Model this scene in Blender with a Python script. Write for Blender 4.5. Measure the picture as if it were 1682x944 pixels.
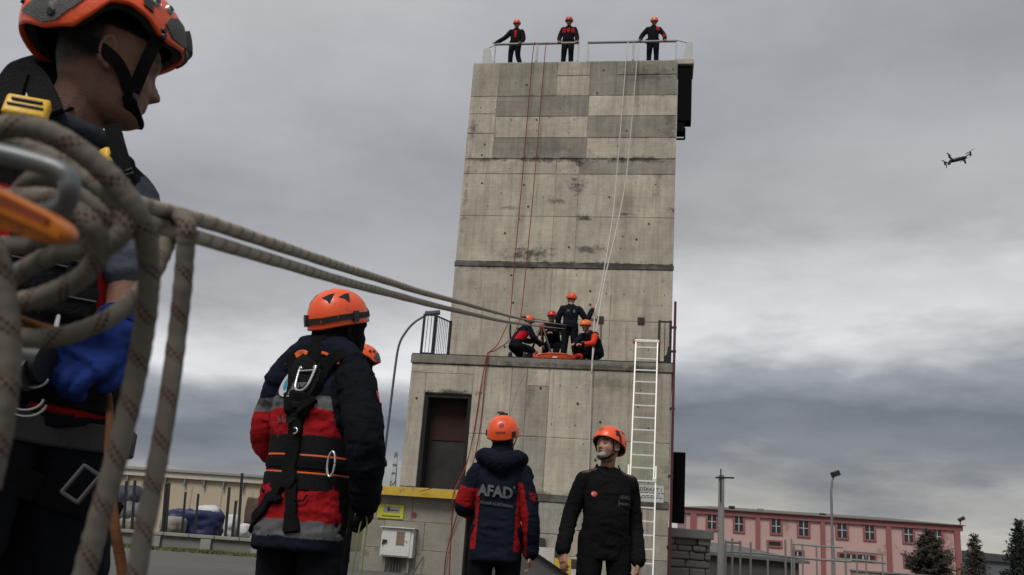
import bpy, bmesh, math, random
import numpy as np
from mathutils import Vector, Matrix
from mathutils.bvhtree import BVHTree

random.seed(7)
rng = np.random.default_rng(7)
S = bpy.context.scene
COL = S.collection
for o in list(bpy.data.objects):
    bpy.data.objects.remove(o)

# ------------------------------------------------------------------ camera
F_PX, PITCH, ROLL, CAMZ = 1515.9, 0.2798, 0.0734, 0.6
R0 = Vector((1, 0, 0)); U0 = Vector((0, -math.sin(PITCH), math.cos(PITCH)))
FWD = Vector((0, math.cos(PITCH), math.sin(PITCH)))
RIGHT = R0 * math.cos(ROLL) + U0 * math.sin(ROLL)
UP = U0 * math.cos(ROLL) - R0 * math.sin(ROLL)
CAM = Vector((0, 0, CAMZ))
cd = bpy.data.cameras.new('camera')
cam = bpy.data.objects.new('camera', cd)
COL.objects.link(cam)
cd.sensor_width = 36.0
cd.lens = 36.0 * F_PX / 1682.0
cd.clip_start = 0.02
cd.clip_end = 3000
cd.dof.use_dof = True
cd.dof.focus_distance = 6.0
cd.dof.aperture_fstop = 12.0
cam.matrix_world = Matrix(((RIGHT.x, UP.x, -FWD.x, CAM.x), (RIGHT.y, UP.y, -FWD.y, CAM.y),
                           (RIGHT.z, UP.z, -FWD.z, CAM.z), (0, 0, 0, 1)))
S.camera = cam

# ------------------------------------------------------------------ light
SUN_EL, SUN_AZ = math.radians(52), math.radians(205)     # azimuth clockwise from +Y
S.view_settings.view_transform = 'Standard'
S.view_settings.look = 'None'
S.view_settings.gamma = 1.0
S.view_settings.use_curve_mapping = False
S.view_settings.exposure = 0.9
EXPO = 2.0 ** 0.9


def lin(c):
    c = c / 255.0
    return c / 12.92 if c <= 0.04045 else ((c + 0.055) / 1.055) ** 2.4


def rgb(r, g, b, k=1.0):
    return (lin(r) * k, lin(g) * k, lin(b) * k, 1.0)


class NT:
    """tiny node-tree helper"""
    def __init__(s, tree):
        s.t = tree
        s.n = tree.nodes
        s.l = tree.links

    def node(s, typ, ins=None, **props):
        nd = s.n.new(typ)
        for k, v in props.items():
            setattr(nd, k, v)
        for k, v in (ins or {}).items():
            s.set(nd.inputs[k], v)
        return nd

    def set(s, sock, v):
        if hasattr(v, 'is_output'):
            s.l.new(v, sock)
        else:
            sock.default_value = v

    def math(s, op, a, b=None, c=None, clamp=False):
        nd = s.n.new('ShaderNodeMath')
        nd.operation = op
        nd.use_clamp = clamp
        for i, v in enumerate((a, b, c)):
            if v is not None:
                s.set(nd.inputs[i], v)
        return nd.outputs[0]

    def mix(s, fac, a, b, blend='MIX'):
        nd = s.n.new('ShaderNodeMix')
        nd.data_type = 'RGBA'
        nd.blend_type = blend
        s.set(nd.inputs[0], fac)
        s.set(nd.inputs[6], a)
        s.set(nd.inputs[7], b)
        return nd.outputs[2]

    def noise(s, vec, scale, detail=4, rough=0.55, out=0):
        nd = s.node('ShaderNodeTexNoise', {'Scale': scale, 'Detail': detail, 'Roughness': rough})
        if vec is not None:
            s.set(nd.inputs['Vector'], vec)
        return nd.outputs[out]

    def mapr(s, v, a, b, c=0.0, d=1.0, smooth=True):
        nd = s.node('ShaderNodeMapRange', {'Value': v, 'From Min': a, 'From Max': b, 'To Min': c, 'To Max': d})
        if smooth:
            nd.interpolation_type = 'SMOOTHSTEP'
        return nd.outputs[0]

    def ramp(s, fac, stops, interp='EASE'):
        nd = s.n.new('ShaderNodeValToRGB')
        nd.color_ramp.interpolation = interp
        el = nd.color_ramp.elements
        while len(el) > 1:
            el.remove(el[-1])
        el[0].position, el[0].color = stops[0]
        for p, c in stops[1:]:
            e = el.new(p)
            e.color = c
        s.set(nd.inputs[0], fac)
        return nd.outputs[0]

    def vscale(s, vec, xyz):
        nd = s.n.new('ShaderNodeVectorMath')
        nd.operation = 'MULTIPLY'
        s.set(nd.inputs[0], vec)
        nd.inputs[1].default_value = xyz
        return nd.outputs[0]


def make_world():
    w = bpy.data.worlds.new('World')
    S.world = w
    w.use_nodes = True
    t = NT(w.node_tree)
    t.n.clear()
    out = t.node('ShaderNodeOutputWorld')
    sky = t.node('ShaderNodeTexSky', sky_type='NISHITA', sun_disc=False)
    sky.sun_elevation = SUN_EL
    sky.sun_rotation = SUN_AZ
    bg1 = t.node('ShaderNodeBackground', {'Color': sky.outputs[0], 'Strength': 0.05})
    tc = t.node('ShaderNodeTexCoord')
    d = tc.outputs['Generated']
    sp = t.node('ShaderNodeSeparateXYZ', {0: d})
    x, y, z = sp.outputs
    el = t.math('MULTIPLY', t.math('ARCSINE', z), 180 / math.pi)
    # cloud decks: the horizontal sheets near the horizon climb towards the right
    saz = t.math('DIVIDE', x, t.math('MAXIMUM', t.math('SQRT', t.math('ADD', t.math('MULTIPLY', x, x), t.math('MULTIPLY', y, y))), 0.01))
    fac = t.math('MULTIPLY_ADD', t.math('TANH', t.math('MULTIPLY', saz, 4.0)), 0.27, 1.07)
    e2 = t.math('DIVIDE', el, fac)
    wv = t.vscale(d, (3.0, 3.0, 9.0))
    n1 = t.noise(wv, 1.1, 5, 0.55)
    e3 = t.math('MULTIPLY_ADD', t.math('SUBTRACT', n1, 0.5), 6.5, e2)
    e3 = t.math('MULTIPLY_ADD', t.math('SUBTRACT', t.noise(t.vscale(d, (6, 6, 20)), 2.0, 4, 0.5), 0.5), 1.6, e3)
    u = t.math('DIVIDE', e3, 40.0, clamp=True)
    stops = [(0.0, rgb(184, 181, 172)), (2.9 / 40, rgb(176, 174, 168)), (4.8 / 40, rgb(124, 128, 134)),
             (7.2 / 40, rgb(106, 112, 121)), (9.2 / 40, rgb(150, 154, 160)), (10.8 / 40, rgb(214, 216, 218)),
             (13.0 / 40, rgb(206, 207, 209)), (16.0 / 40, rgb(168, 169, 172)), (22.5 / 40, rgb(154, 156, 161)),
             (30 / 40, rgb(174, 175, 180)), (40 / 40, rgb(186, 187, 190))]
    base = t.ramp(u, stops, 'LINEAR')
    # cloud texture drawn on a flat cloud ceiling, so it foreshortens to the horizon
    zz = t.math('ADD', t.math('MAXIMUM', z, 0.0), 0.16)
    cv = t.node('ShaderNodeCombineXYZ', {0: t.math('DIVIDE', x, zz), 1: t.math('DIVIDE', y, zz), 2: 1.7})
    n2 = t.noise(cv.outputs[0], 1.5, 10, 0.60)
    n3 = t.noise(cv.outputs[0], 0.45, 3, 0.5)
    m = t.math('MULTIPLY_ADD', t.math('SUBTRACT', n2, 0.5), 0.80, 1.0)
    m = t.math('MULTIPLY', m, t.math('MULTIPLY_ADD', t.math('SUBTRACT', n3, 0.5), 0.75, 1.0))
    mc = t.node('ShaderNodeCombineXYZ', {0: m, 1: m, 2: m})
    colr = t.mix(1.0, base, mc.outputs[0], 'MULTIPLY')
    # below the horizon: earth
    colr = t.mix(t.math('LESS_THAN', z, -0.01), colr, (0.05, 0.05, 0.048, 1))
    bg2 = t.node('ShaderNodeBackground', {'Color': colr, 'Strength': 1.0 / EXPO * 1.03})
    mx = t.node('ShaderNodeMixShader', {0: 0.97, 1: bg1.outputs[0], 2: bg2.outputs[0]})
    t.l.new(mx.outputs[0], out.inputs[0])


make_world()
sl = bpy.data.lights.new('sun', 'SUN')
sl.energy = 1.2
sl.angle = math.radians(24)
sl.color = (1.0, 0.965, 0.91)
sun = bpy.data.objects.new('sun', sl)
COL.objects.link(sun)
sdir = Vector((math.sin(SUN_AZ) * math.cos(SUN_EL), math.cos(SUN_AZ) * math.cos(SUN_EL), math.sin(SUN_EL)))
sun.rotation_euler = sdir.to_track_quat('Z', 'Y').to_euler()
sun.location = sdir * 50


# ------------------------------------------------------------------ measuring helpers (photo 1682x944 pixel -> point in the yard)
def ray(px, py):
    return (RIGHT * ((px - 841) / F_PX) + UP * ((472 - py) / F_PX) + FWD)


def atY(px, py, Y):
    r = ray(px, py)
    return CAM + r * (Y / r.y)


def atZ(px, py, Z):
    r = ray(px, py)
    return CAM + r * ((Z - CAMZ) / r.z)


def atPlane(px, py, P, n):
    r = ray(px, py)
    return CAM + r * ((P - CAM).dot(n) / r.dot(n))


def atD(px, py, depth):
    return CAM + ray(px, py) * depth


# ------------------------------------------------------------------ materials
MATS = {}


def mat(name, col=(0.5, 0.5, 0.5), rough=0.6, metal=0.0, var=0.12, vscale=6.0, bump=0.0, bscale=60.0, coat=0.0,
        attr=False, emit=None, aniso=None, wear=None, spec=0.5, objcol=False):
    if name in MATS:
        return MATS[name]
    m = bpy.data.materials.new(name)
    MATS[name] = m
    m.use_nodes = True
    t = NT(m.node_tree)
    bs = t.n['Principled BSDF']
    tc = t.node('ShaderNodeTexCoord')
    v = tc.outputs['Object']
    if attr:
        base = t.node('ShaderNodeAttribute', attribute_name='Col').outputs['Color']
    elif objcol:
        base = t.node('ShaderNodeObjectInfo').outputs['Color']
    else:
        base = t.node('ShaderNodeRGB').outputs[0]
        base.default_value = (*col[:3], 1)
    if var > 0:
        n = t.noise(v, vscale, 5, 0.6)
        f = t.math('MULTIPLY_ADD', t.math('SUBTRACT', n, 0.5), var * 3.0, 1.0)
        fc = t.node('ShaderNodeCombineXYZ', {0: f, 1: f, 2: f})
        base = t.mix(1.0, base, fc.outputs[0], 'MULTIPLY')
    if wear:
        wcol, wamt, wsc = wear
        n = t.noise(v, wsc, 6, 0.65)
        base = t.mix(t.mapr(n, 0.62 - wamt, 0.68 - wamt * 0.7), base, (*wcol[:3], 1))
    t.set(bs.inputs['Base Color'], base)
    rn = t.noise(v, vscale * 2.3, 3)
    t.set(bs.inputs['Roughness'], t.math('MULTIPLY_ADD', t.math('SUBTRACT', rn, 0.5), 0.25, rough, clamp=True))
    bs.inputs['Metallic'].default_value = metal
    bs.inputs['Coat Weight'].default_value = coat
    bs.inputs['Specular IOR Level'].default_value = spec
    if bump > 0:
        bv = v
        if aniso:
            bv = t.vscale(v, aniso)
        n = t.noise(bv, bscale, 4, 0.6)
        b = t.node('ShaderNodeBump', {'Strength': bump, 'Distance': 0.02, 'Height': n})
        t.set(bs.inputs['Normal'], b.outputs[0])
    return m


def cloth_mat(name, rough=0.85, weave=900.0, fold=9.0, foldamt=0.55, spec=0.07):
    if name in MATS:
        return MATS[name]
    m = bpy.data.materials.new(name)
    MATS[name] = m
    m.use_nodes = True
    t = NT(m.node_tree)
    bs = t.n['Principled BSDF']
    v = t.node('ShaderNodeTexCoord').outputs['Object']
    base = t.node('ShaderNodeAttribute', attribute_name='Col').outputs['Color']
    n = t.noise(v, 14, 6, 0.65)
    f = t.math('MULTIPLY_ADD', t.math('SUBTRACT', n, 0.5), 0.5, 1.0)
    base = t.mix(1.0, base, t.node('ShaderNodeCombineXYZ', {0: f, 1: f, 2: f}).outputs[0], 'MULTIPLY')
    # dust
    dn = t.noise(v, 5, 6, 0.7)
    base = t.mix(t.mapr(dn, 0.56, 0.8, 0.0, 0.025), base, (0.25, 0.23, 0.2, 1))
    t.set(bs.inputs['Base Color'], base)
    bs.inputs['Roughness'].default_value = rough
    bs.inputs['Specular IOR Level'].default_value = spec
    wn = t.noise(v, fold, 3, 0.5)
    ws = t.noise(v, weave, 1, 0.5)
    h = t.math('ADD', t.math('MULTIPLY', wn, 1.0), t.math('MULTIPLY', ws, 0.03))
    b = t.node('ShaderNodeBump', {'Strength': foldamt, 'Distance': 0.03, 'Height': h})
    t.set(bs.inputs['Normal'], b.outputs[0])
    return m


# ------------------------------------------------------------------ object helpers
def link(o, parent=None):
    COL.objects.link(o)
    if parent is not None:
        o.parent = parent
    return o


def tag(o, label=None, cat=None, group=None, kind=None):
    if label:
        o['label'] = label
    if cat:
        o['category'] = cat
    if group:
        o['group'] = group
    if kind:
        o['kind'] = kind
    return o


def empty(name, label, cat, loc=(0, 0, 0), rz=0.0, group=None):
    o = bpy.data.objects.new(name, None)
    o.empty_display_size = 0.1
    COL.objects.link(o)
    o.location = loc
    o.rotation_euler = (0, 0, rz)
    return tag(o, label, cat, group)


def copy_tree(o, parent=None):
    c = o.copy()
    COL.objects.link(c)
    if parent is not None:
        c.parent = parent
    for ch in list(o.children):
        copy_tree(ch, c)
    return c


def catmull(pts, k=6):
    P = [Vector(p) for p in pts]
    if len(P) < 3:
        out = []
        for i in range(k + 1):
            out.append(P[0].lerp(P[-1], i / k))
        return out
    out = []
    for i in range(len(P) - 1):
        p0 = P[i - 1] if i > 0 else P[0] * 2 - P[1]
        p1, p2 = P[i], P[i + 1]
        p3 = P[i + 2] if i + 2 < len(P) else P[-1] * 2 - P[-2]
        for j in range(k):
            t = j / k
            out.append(0.5 * ((2 * p1) + (p2 - p0) * t + (2 * p0 - 5 * p1 + 4 * p2 - p3) * t * t + (3 * p1 - p0 - 3 * p2 + p3) * t ** 3))
    out.append(P[-1])
    return out


class MB:
    def __init__(s):
        s.v, s.f, s.uv = [], [], None

    def add(s, vs, fs):
        b = len(s.v)
        s.v += [tuple(v) for v in vs]
        s.f += [tuple(i + b for i in f) for f in fs]
        return b

    def box(s, c, h, M=None, bev=0.0):
        c = Vector(c)
        hx, hy, hz = h
        if bev > 0:
            vs = []
            bm = bmesh.new()
            bmesh.ops.create_cube(bm, size=1.0)
            for v in bm.verts:
                v.co = Vector((v.co.x * 2 * hx, v.co.y * 2 * hy, v.co.z * 2 * hz))
            bmesh.ops.bevel(bm, geom=list(bm.edges), offset=min(bev, hx * .9, hy * .9, hz * .9), segments=2, profile=0.5, affect='EDGES')
            bm.verts.index_update()
            vs = [(M @ v.co if M else v.co) + c for v in bm.verts]
            fs = [[v.index for v in f.verts] for f in bm.faces]
            bm.free()
            return s.add(vs, fs)
        vs = []
        for z in (-hz, hz):
            for y in (-hy, hy):
                for x in (-hx, hx):
                    p = Vector((x, y, z))
                    vs.append((M @ p if M else p) + c)
        return s.add(vs, [(0, 2, 3, 1), (4, 5, 7, 6), (0, 1, 5, 4), (2, 6, 7, 3), (0, 4, 6, 2), (1, 3, 7, 5)])

    def bar(s, a, b, w, h=None, up=(0, 0, 1)):
        a, b = Vector(a), Vector(b)
        h = h or w
        d = (b - a)
        L = d.length
        d.normalize()
        u = Vector(up)
        if abs(u.dot(d)) > 0.98:
            u = Vector((1, 0, 0))
        x = d.cross(u).normalized()
        z = x.cross(d).normalized()
        M = Matrix((x, d, z)).transposed()
        return s.box((a + b) / 2, (w / 2, L / 2, h / 2), M)

    def tube(s, pts, r, n=8, caps=True, up=None, flat=None):
        P = [Vector(p) for p in pts]
        m = len(P)
        rs = r if hasattr(r, '__len__') else [r] * m
        T = []
        for i in range(m):
            d = P[min(i + 1, m - 1)] - P[max(i - 1, 0)]
            T.append(d.normalized() if d.length > 1e-9 else Vector((0, 0, 1)))
        u = Vector(up) if up is not None else (Vector((0, 0, 1)) if abs(T[0].z) < 0.9 else Vector((1, 0, 0)))
        vs, fs = [], []
        for i in range(m):
            u = (u - T[i] * u.dot(T[i]))
            if u.length < 1e-6:
                u = T[i].orthogonal()
            u.normalize()
            w = T[i].cross(u)
            k = flat if flat else 1.0
            for j in range(n):
                a = 2 * math.pi * j / n
                vs.append(P[i] + (u * math.cos(a) * k + w * math.sin(a)) * rs[i])
        for i in range(m - 1):
            for j in range(n):
                k = (j + 1) % n
                fs.append((i * n + j, i * n + k, (i + 1) * n + k, (i + 1) * n + j))
        if caps:
            fs.append(tuple(range(n))[::-1])
            fs.append(tuple((m - 1) * n + j for j in range(n)))
        return s.add(vs, fs)

    def limb(s, pts, rads, n=14, k=6):
        """round-ended tapered tube through joints"""
        P = catmull(pts, k)
        R = []
        for i in range(len(pts) - 1):
            for j in range(k):
                t = j / k
                R.append(rads[i] * (1 - t) + rads[i + 1] * t)
        R.append(rads[-1])
        while len(R) < len(P):
            R.append(rads[-1])
        d0 = (P[0] - P[1]).normalized()
        d1 = (P[-1] - P[-2]).normalized()
        pre = [(P[0] + d0 * R[0] * math.sin(a), R[0] * math.cos(a)) for a in (1.5, 1.1, 0.6)]
        post = [(P[-1] + d1 * R[-1] * math.sin(a), R[-1] * math.cos(a)) for a in (0.6, 1.1, 1.5)]
        PP = [p for p, _ in pre] + P + [p for p, _ in post]
        RR = [max(r, 1e-4) for _, r in pre] + R + [max(r, 1e-4) for _, r in post]
        return s.tube(PP, RR, n)

    def loft(s, secs, n=28, e=2.0, caps=True):
        """secs: (centre, right vector*half width, fwd vector*half depth)"""
        vs, fs = [], []
        p = 2.0 / e
        for c, a, b in secs:
            c, a, b = Vector(c), Vector(a), Vector(b)
            for j in range(n):
                t = 2 * math.pi * j / n
                ca, sa = math.cos(t), math.sin(t)
                vs.append(c + a * math.copysign(abs(ca) ** p, ca) + b * math.copysign(abs(sa) ** p, sa))
        m = len(secs)
        for i in range(m - 1):
            for j in range(n):
                k = (j + 1) % n
                fs.append((i * n + j, i * n + k, (i + 1) * n + k, (i + 1) * n + j))
        if caps:
            fs.append(tuple(range(n))[::-1])
            fs.append(tuple((m - 1) * n + j for j in range(n)))
        return s.add(vs, fs)

    def ball(s, c, r, n=12, m=8, M=None):
        rr = r if hasattr(r, '__len__') else (r, r, r)
        c = Vector(c)
        vs, fs = [], []
        for i in range(m + 1):
            ph = math.pi * i / m
            for j in range(n):
                th = 2 * math.pi * j / n
                p = Vector((rr[0] * math.sin(ph) * math.cos(th), rr[1] * math.sin(ph) * math.sin(th), rr[2] * math.cos(ph)))
                vs.append((M @ p if M else p) + c)
        for i in range(m):
            for j in range(n):
                k = (j + 1) % n
                fs.append((i * n + j, (i + 1) * n + j, (i + 1) * n + k, i * n + k))
        return s.add(vs, fs)

    def disc(s, c, r, nrm, n=8):
        c, nrm = Vector(c), Vector(nrm).normalized()
        a = nrm.orthogonal().normalized()
        b = nrm.cross(a)
        return s.add([c + (a * math.cos(2 * math.pi * j / n) + b * math.sin(2 * math.pi * j / n)) * r for j in range(n)], [tuple(range(n))])

    def mesh(s, name, smooth=False):
        me = bpy.data.meshes.new(name)
        me.from_pydata(s.v, [], s.f)
        me.validate()
        bm = bmesh.new()
        bm.from_mesh(me)
        bmesh.ops.recalc_face_normals(bm, faces=list(bm.faces))
        bm.to_mesh(me)
        bm.free()
        if smooth:
            me.polygons.foreach_set('use_smooth', [True] * len(me.polygons))
        me.update()
        return me

    def build(s, name, m, parent=None, smooth=False, color=None):
        me = s.mesh(name, smooth)
        if m:
            me.materials.append(m)
        o = bpy.data.objects.new(name, me)
        if color:
            o.color = (*color[:3], 1)
        return link(o, parent)


def autosmooth(o, ang=40):
    me = o.data
    me.polygons.foreach_set('use_smooth', [True] * len(me.polygons))
    bm = bmesh.new()
    bm.from_mesh(me)
    th = math.radians(ang)
    for e in bm.edges:
        if len(e.link_faces) == 2 and e.calc_face_angle(0) > th:
            e.smooth = False
    bm.to_mesh(me)
    bm.free()
    return o


def fuse(mb, voxel, smooth=2, name='fused'):
    """union of closed pieces -> one continuous surface"""
    me = mb.mesh('tmp')
    ob = bpy.data.objects.new('tmp', me)
    COL.objects.link(ob)
    md = ob.modifiers.new('r', 'REMESH')
    md.mode = 'VOXEL'
    md.voxel_size = voxel
    md.adaptivity = 0.0
    if smooth:
        sm = ob.modifiers.new('s', 'SMOOTH')
        sm.factor = 0.5
        sm.iterations = smooth
    dg = bpy.context.evaluated_depsgraph_get()
    out = bpy.data.meshes.new_from_object(ob.evaluated_get(dg), depsgraph=dg)
    bpy.data.objects.remove(ob)
    bpy.data.meshes.remove(me)
    out.name = name
    out.materials.clear()
    out.polygons.foreach_set('use_smooth', [True] * len(out.polygons))
    return out


def mesh_np(me):
    n = len(me.vertices)
    V = np.empty(n * 3)
    me.vertices.foreach_get('co', V)
    N = np.empty(n * 3)
    me.vertices.foreach_get('normal', N)
    return V.reshape(-1, 3), N.reshape(-1, 3)


def set_np(me, V):
    me.vertices.foreach_set('co', np.ascontiguousarray(V, dtype=np.float64).ravel())
    me.update()


def vnoise(P, seed=0):
    P = np.asarray(P, float)
    i = np.floor(P).astype(np.int64)
    f = P - i
    f = f * f * (3 - 2 * f)

    def h(a, b, c):
        x = (a * 374761393 + b * 668265263 + c * 2147483647 + seed * 974634777) & 0xFFFFFFFF
        x = ((x ^ (x >> 13)) * 1274126177) & 0xFFFFFFFF
        return ((x ^ (x >> 16)) & 0xFFFF) / 65535.0
    r = 0
    for a in (0, 1):
        for b in (0, 1):
            for c in (0, 1):
                w = (f[:, 0] if a else 1 - f[:, 0]) * (f[:, 1] if b else 1 - f[:, 1]) * (f[:, 2] if c else 1 - f[:, 2])
                r = r + w * h(i[:, 0] + a, i[:, 1] + b, i[:, 2] + c)
    return r


def wrinkle(me, amp, freq, seed=0, ridge=True):
    V, N = mesh_np(me)
    fr = np.array(freq, float)
    w = V + 0.05 * (np.stack([vnoise(V * 7, seed + 11), vnoise(V * 7, seed + 12), vnoise(V * 7, seed + 13)], 1) - 0.5)
    n = vnoise(w * fr, seed) * 0.65 + vnoise(w * fr * 2.1, seed + 1) * 0.35
    if ridge:
        n = 1 - np.abs(n * 2 - 1) * 1.6
    else:
        n = n * 2 - 1
    set_np(me, V + N * (amp * n)[:, None])


def paint(me, fn):
    """own colour of the garment, per vertex"""
    V, N = mesh_np(me)
    C = np.ones((len(V), 4))
    C[:, :3] = fn(V, N)
    a = me.color_attributes.new('Col', 'FLOAT_COLOR', 'POINT')
    a.data.foreach_set('color', C.astype(np.float32).ravel())


def flat_paint(me, c):
    paint(me, lambda V, N: np.tile(np.array(c[:3]), (len(V), 1)))


def bvh_of(me):
    return BVHTree.FromPolygons([v.co.copy() for v in me.vertices], [tuple(p.vertices) for p in me.polygons])


def mesh_obj(name, me, m, parent):
    if m:
        me.materials.append(m)
    return link(bpy.data.objects.new(name, me), parent)


def strap(mb, pts, bvh, w, t, k=5, lift=0.0, wide=None, closed=False):
    """a webbing band laid on a surface through seed points"""
    P = catmull(pts, k)
    Q, NN = [], []
    for p in P:
        if bvh is not None:
            loc, nr, _, _ = bvh.find_nearest(p)
        else:
            loc, nr = p, Vector((0, -1, 0))
        Q.append(loc + nr * lift)
        NN.append(nr)
    m = len(Q)
    for it in range(2):
        Q = [Q[0]] + [(Q[i - 1] + Q[i] * 2 + Q[i + 1]) / 4 for i in range(1, m - 1)] + [Q[-1]]
        NN = [NN[0]] + [(NN[i - 1] + NN[i] * 2 + NN[i + 1]).normalized() for i in range(1, m - 1)] + [NN[-1]]
    vs, fs = [], []
    for i in range(m):
        d = (Q[min(i + 1, m - 1)] - Q[max(i - 1, 0)]).normalized()
        b = d.cross(NN[i]).normalized()
        ww = w / 2
        if wide:
            ww *= np.interp(i / (m - 1), [a for a, _ in wide], [c for _, c in wide])
        nn = NN[i]
        vs += [Q[i] - b * ww + nn * t * .6, Q[i] - b * ww * .8 + nn * t, Q[i] + b * ww * .8 + nn * t, Q[i] + b * ww + nn * t * .6, Q[i] + b * ww - nn * t * 1.5, Q[i] - b * ww - nn * t * 1.5]
    n = 6
    for i in range(m - 1):
        for j in range(n):
            q = (j + 1) % n
            fs.append((i * n + j, i * n + q, (i + 1) * n + q, (i + 1) * n + j))
    fs += [tuple(range(n))[::-1], tuple((m - 1) * n + j for j in range(n))]
    mb.add(vs, fs)


def belt(mb, bvh, c, up, w, t, n=48, fwd=(0, 1, 0), a0=0.0, a1=360.0):
    """a band round a body, found by casting rays inwards"""
    c, up = Vector(c), Vector(up).normalized()
    f = (Vector(fwd) - up * Vector(fwd).dot(up)).normalized()
    r = f.cross(up)
    full = abs(a1 - a0) >= 359
    m = n if full else n + 1
    ring = []
    for i in range(m):
        a = math.radians(a0 + (a1 - a0) * i / n)
        d = f * math.cos(a) + r * math.sin(a)
        loc, nr, _, _ = bvh.ray_cast(c + d * 0.6, -d)
        if loc is None:
            loc = c + d * 0.15
        ring.append((loc - c).length)
    ring = np.array(ring)
    if full:
        for _ in range(2):
            ring = np.maximum(ring, (np.roll(ring, 1) + np.roll(ring, -1)) / 2)
    vs, fs = [], []
    for i in range(m):
        a = math.radians(a0 + (a1 - a0) * i / n)
        d = f * math.cos(a) + r * math.sin(a)
        R = ring[i]
        for (dr, dz) in ((t * .7, -w / 2), (t, -w * .42), (t, w * .42), (t * .7, w / 2), (-t * 1.5, w / 2), (-t * 1.5, -w / 2)):
            vs.append(c + d * (R + dr) + up * dz)
    q = 6
    for i in range(m if full else m - 1):
        k = (i + 1) % m
        for j in range(q):
            jj = (j + 1) % q
            fs.append((i * q + j, i * q + jj, k * q + jj, k * q + j))
    if not full:
        fs += [tuple(range(q))[::-1], tuple((m - 1) * q + j for j in range(q))]
    mb.add(vs, fs)


def text_mesh(txt, size, bold=0.0, align='CENTER', sx=1.0):
    cu = bpy.data.curves.new('t', 'FONT')
    cu.body = txt
    cu.size = size
    cu.align_x = align
    cu.align_y = 'CENTER'
    cu.offset = bold
    cu.resolution_u = 3
    ob = bpy.data.objects.new('t', cu)
    COL.objects.link(ob)
    dg = bpy.context.evaluated_depsgraph_get()
    me = bpy.data.meshes.new_from_object(ob.evaluated_get(dg), depsgraph=dg)
    bpy.data.objects.remove(ob)
    for v in me.vertices:
        v.co.x *= sx
    return me


def decal(me, o, xd, yd, bvh=None, off=0.002, cast=0.4, fit=False):
    """lay flat print (mesh in xy) on a surface at o, along xd / yd"""
    o, xd, yd = Vector(o), Vector(xd).normalized(), Vector(yd).normalized()
    nz = xd.cross(yd).normalized()
    bm = bmesh.new()
    bm.from_mesh(me)
    bmesh.ops.triangulate(bm, faces=list(bm.faces))
    if fit:      # lay print on a smooth sheet just proud of the creases
        A, B = [], []
        P = [(v.co.x, v.co.y) for v in bm.verts]
        x0, x1 = min(p[0] for p in P), max(p[0] for p in P)
        y0, y1 = min(p[1] for p in P), max(p[1] for p in P)
        for i in range(25):
            for j in range(9):
                x, y = x0 + (x1 - x0) * i / 24, y0 + (y1 - y0) * j / 8
                q = o + xd * x + yd * y
                loc, nr, _, _ = bvh.ray_cast(q + nz * cast, -nz)
                if loc is not None:
                    A.append((1, x, y, x * x, x * y, y * y))
                    B.append((loc - q).dot(nz))
        A, B = np.array(A), np.array(B)
        k = np.linalg.lstsq(A, B, rcond=None)[0]
        lift = float((B - A @ k).max()) + off
        for v in bm.verts:
            x, y = v.co.x, v.co.y
            h = float(np.dot(k, (1, x, y, x * x, x * y, y * y))) + lift
            v.co = o + xd * x + yd * y + nz * h
        bvh = None
    for v in bm.verts:
        if fit:
            break
        p = o + xd * v.co.x + yd * v.co.y
        if bvh is not None:
            loc, nr, _, _ = bvh.ray_cast(p + nz * cast, -nz)
            if loc is not None:
                p = loc + nz * off
        v.co = p
    bm.to_mesh(me)
    bm.free()
    me.materials.clear()
    return me


def poly_mesh(pts, sub=0):
    me = bpy.data.meshes.new('poly')
    bm = bmesh.new()
    vs = [bm.verts.new((p[0], p[1], 0)) for p in pts]
    bm.faces.new(vs)
    bmesh.ops.triangulate(bm, faces=list(bm.faces))
    for _ in range(sub):
        bmesh.ops.subdivide_edges(bm, edges=list(bm.edges), cuts=1, use_grid_fill=True)
        bmesh.ops.triangulate(bm, faces=list(bm.faces))
    bm.to_mesh(me)
    bm.free()
    return me


def circle_pts(r, n=20, cx=0, cy=0):
    return [(cx + r * math.cos(2 * math.pi * i / n), cy + r * math.sin(2 * math.pi * i / n)) for i in range(n)]

# ================================================================== tower frame
PHI = 0.1726
TO = Vector((4.019, 22.0, 0.0))
TX = Vector((math.cos(PHI), -math.sin(PHI), 0))
TN = Vector((math.sin(PHI), math.cos(PHI), 0))
D2 = 3.776                     # setback of the upper block
ZT, ZTOP = 5.29, 15.78
TW = 6.51


def tw(px, py, d=0.0):
    P = atPlane(px, py, TO + TN * d, TN) - TO
    return Vector((P.dot(TX), d, P.z))


def t2w(p):
    return TO + TX * p[0] + TN * p[1] + Vector((0, 0, p[2]))


# ------------------------------------------------------------------ ground
def ground_material():
    m = bpy.data.materials.new('yard_ground')
    m.use_nodes = True
    t = NT(m.node_tree)
    bs = t.n['Principled BSDF']
    v = t.node('ShaderNodeTexCoord').outputs['Object']
    n1 = t.noise(v, 0.15, 6, 0.6)
    n2 = t.noise(v, 3.0, 6, 0.7)
    n3 = t.noise(v, 60.0, 3, 0.7)
    c = t.mix(t.mapr(n1, 0.35, 0.65), (0.062, 0.058, 0.052, 1), (0.100, 0.094, 0.085, 1))
    c = t.mix(t.mapr(n2, 0.5, 0.75, 0, 0.5), c, (0.045, 0.042, 0.038, 1))
    c = t.mix(t.mapr(n3, 0.4, 0.7, 0, 0.45), c, (0.135, 0.128, 0.115, 1))
    t.set(bs.inputs['Base Color'], c)
    bs.inputs['Roughness'].default_value = 0.85
    b = t.node('ShaderNodeBump', {'Strength': 0.5, 'Distance': 0.03, 'Height': t.math('ADD', n2, t.math('MULTIPLY', n3, 0.4))})
    t.set(bs.inputs['Normal'], b.outputs[0])
    return m


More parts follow.
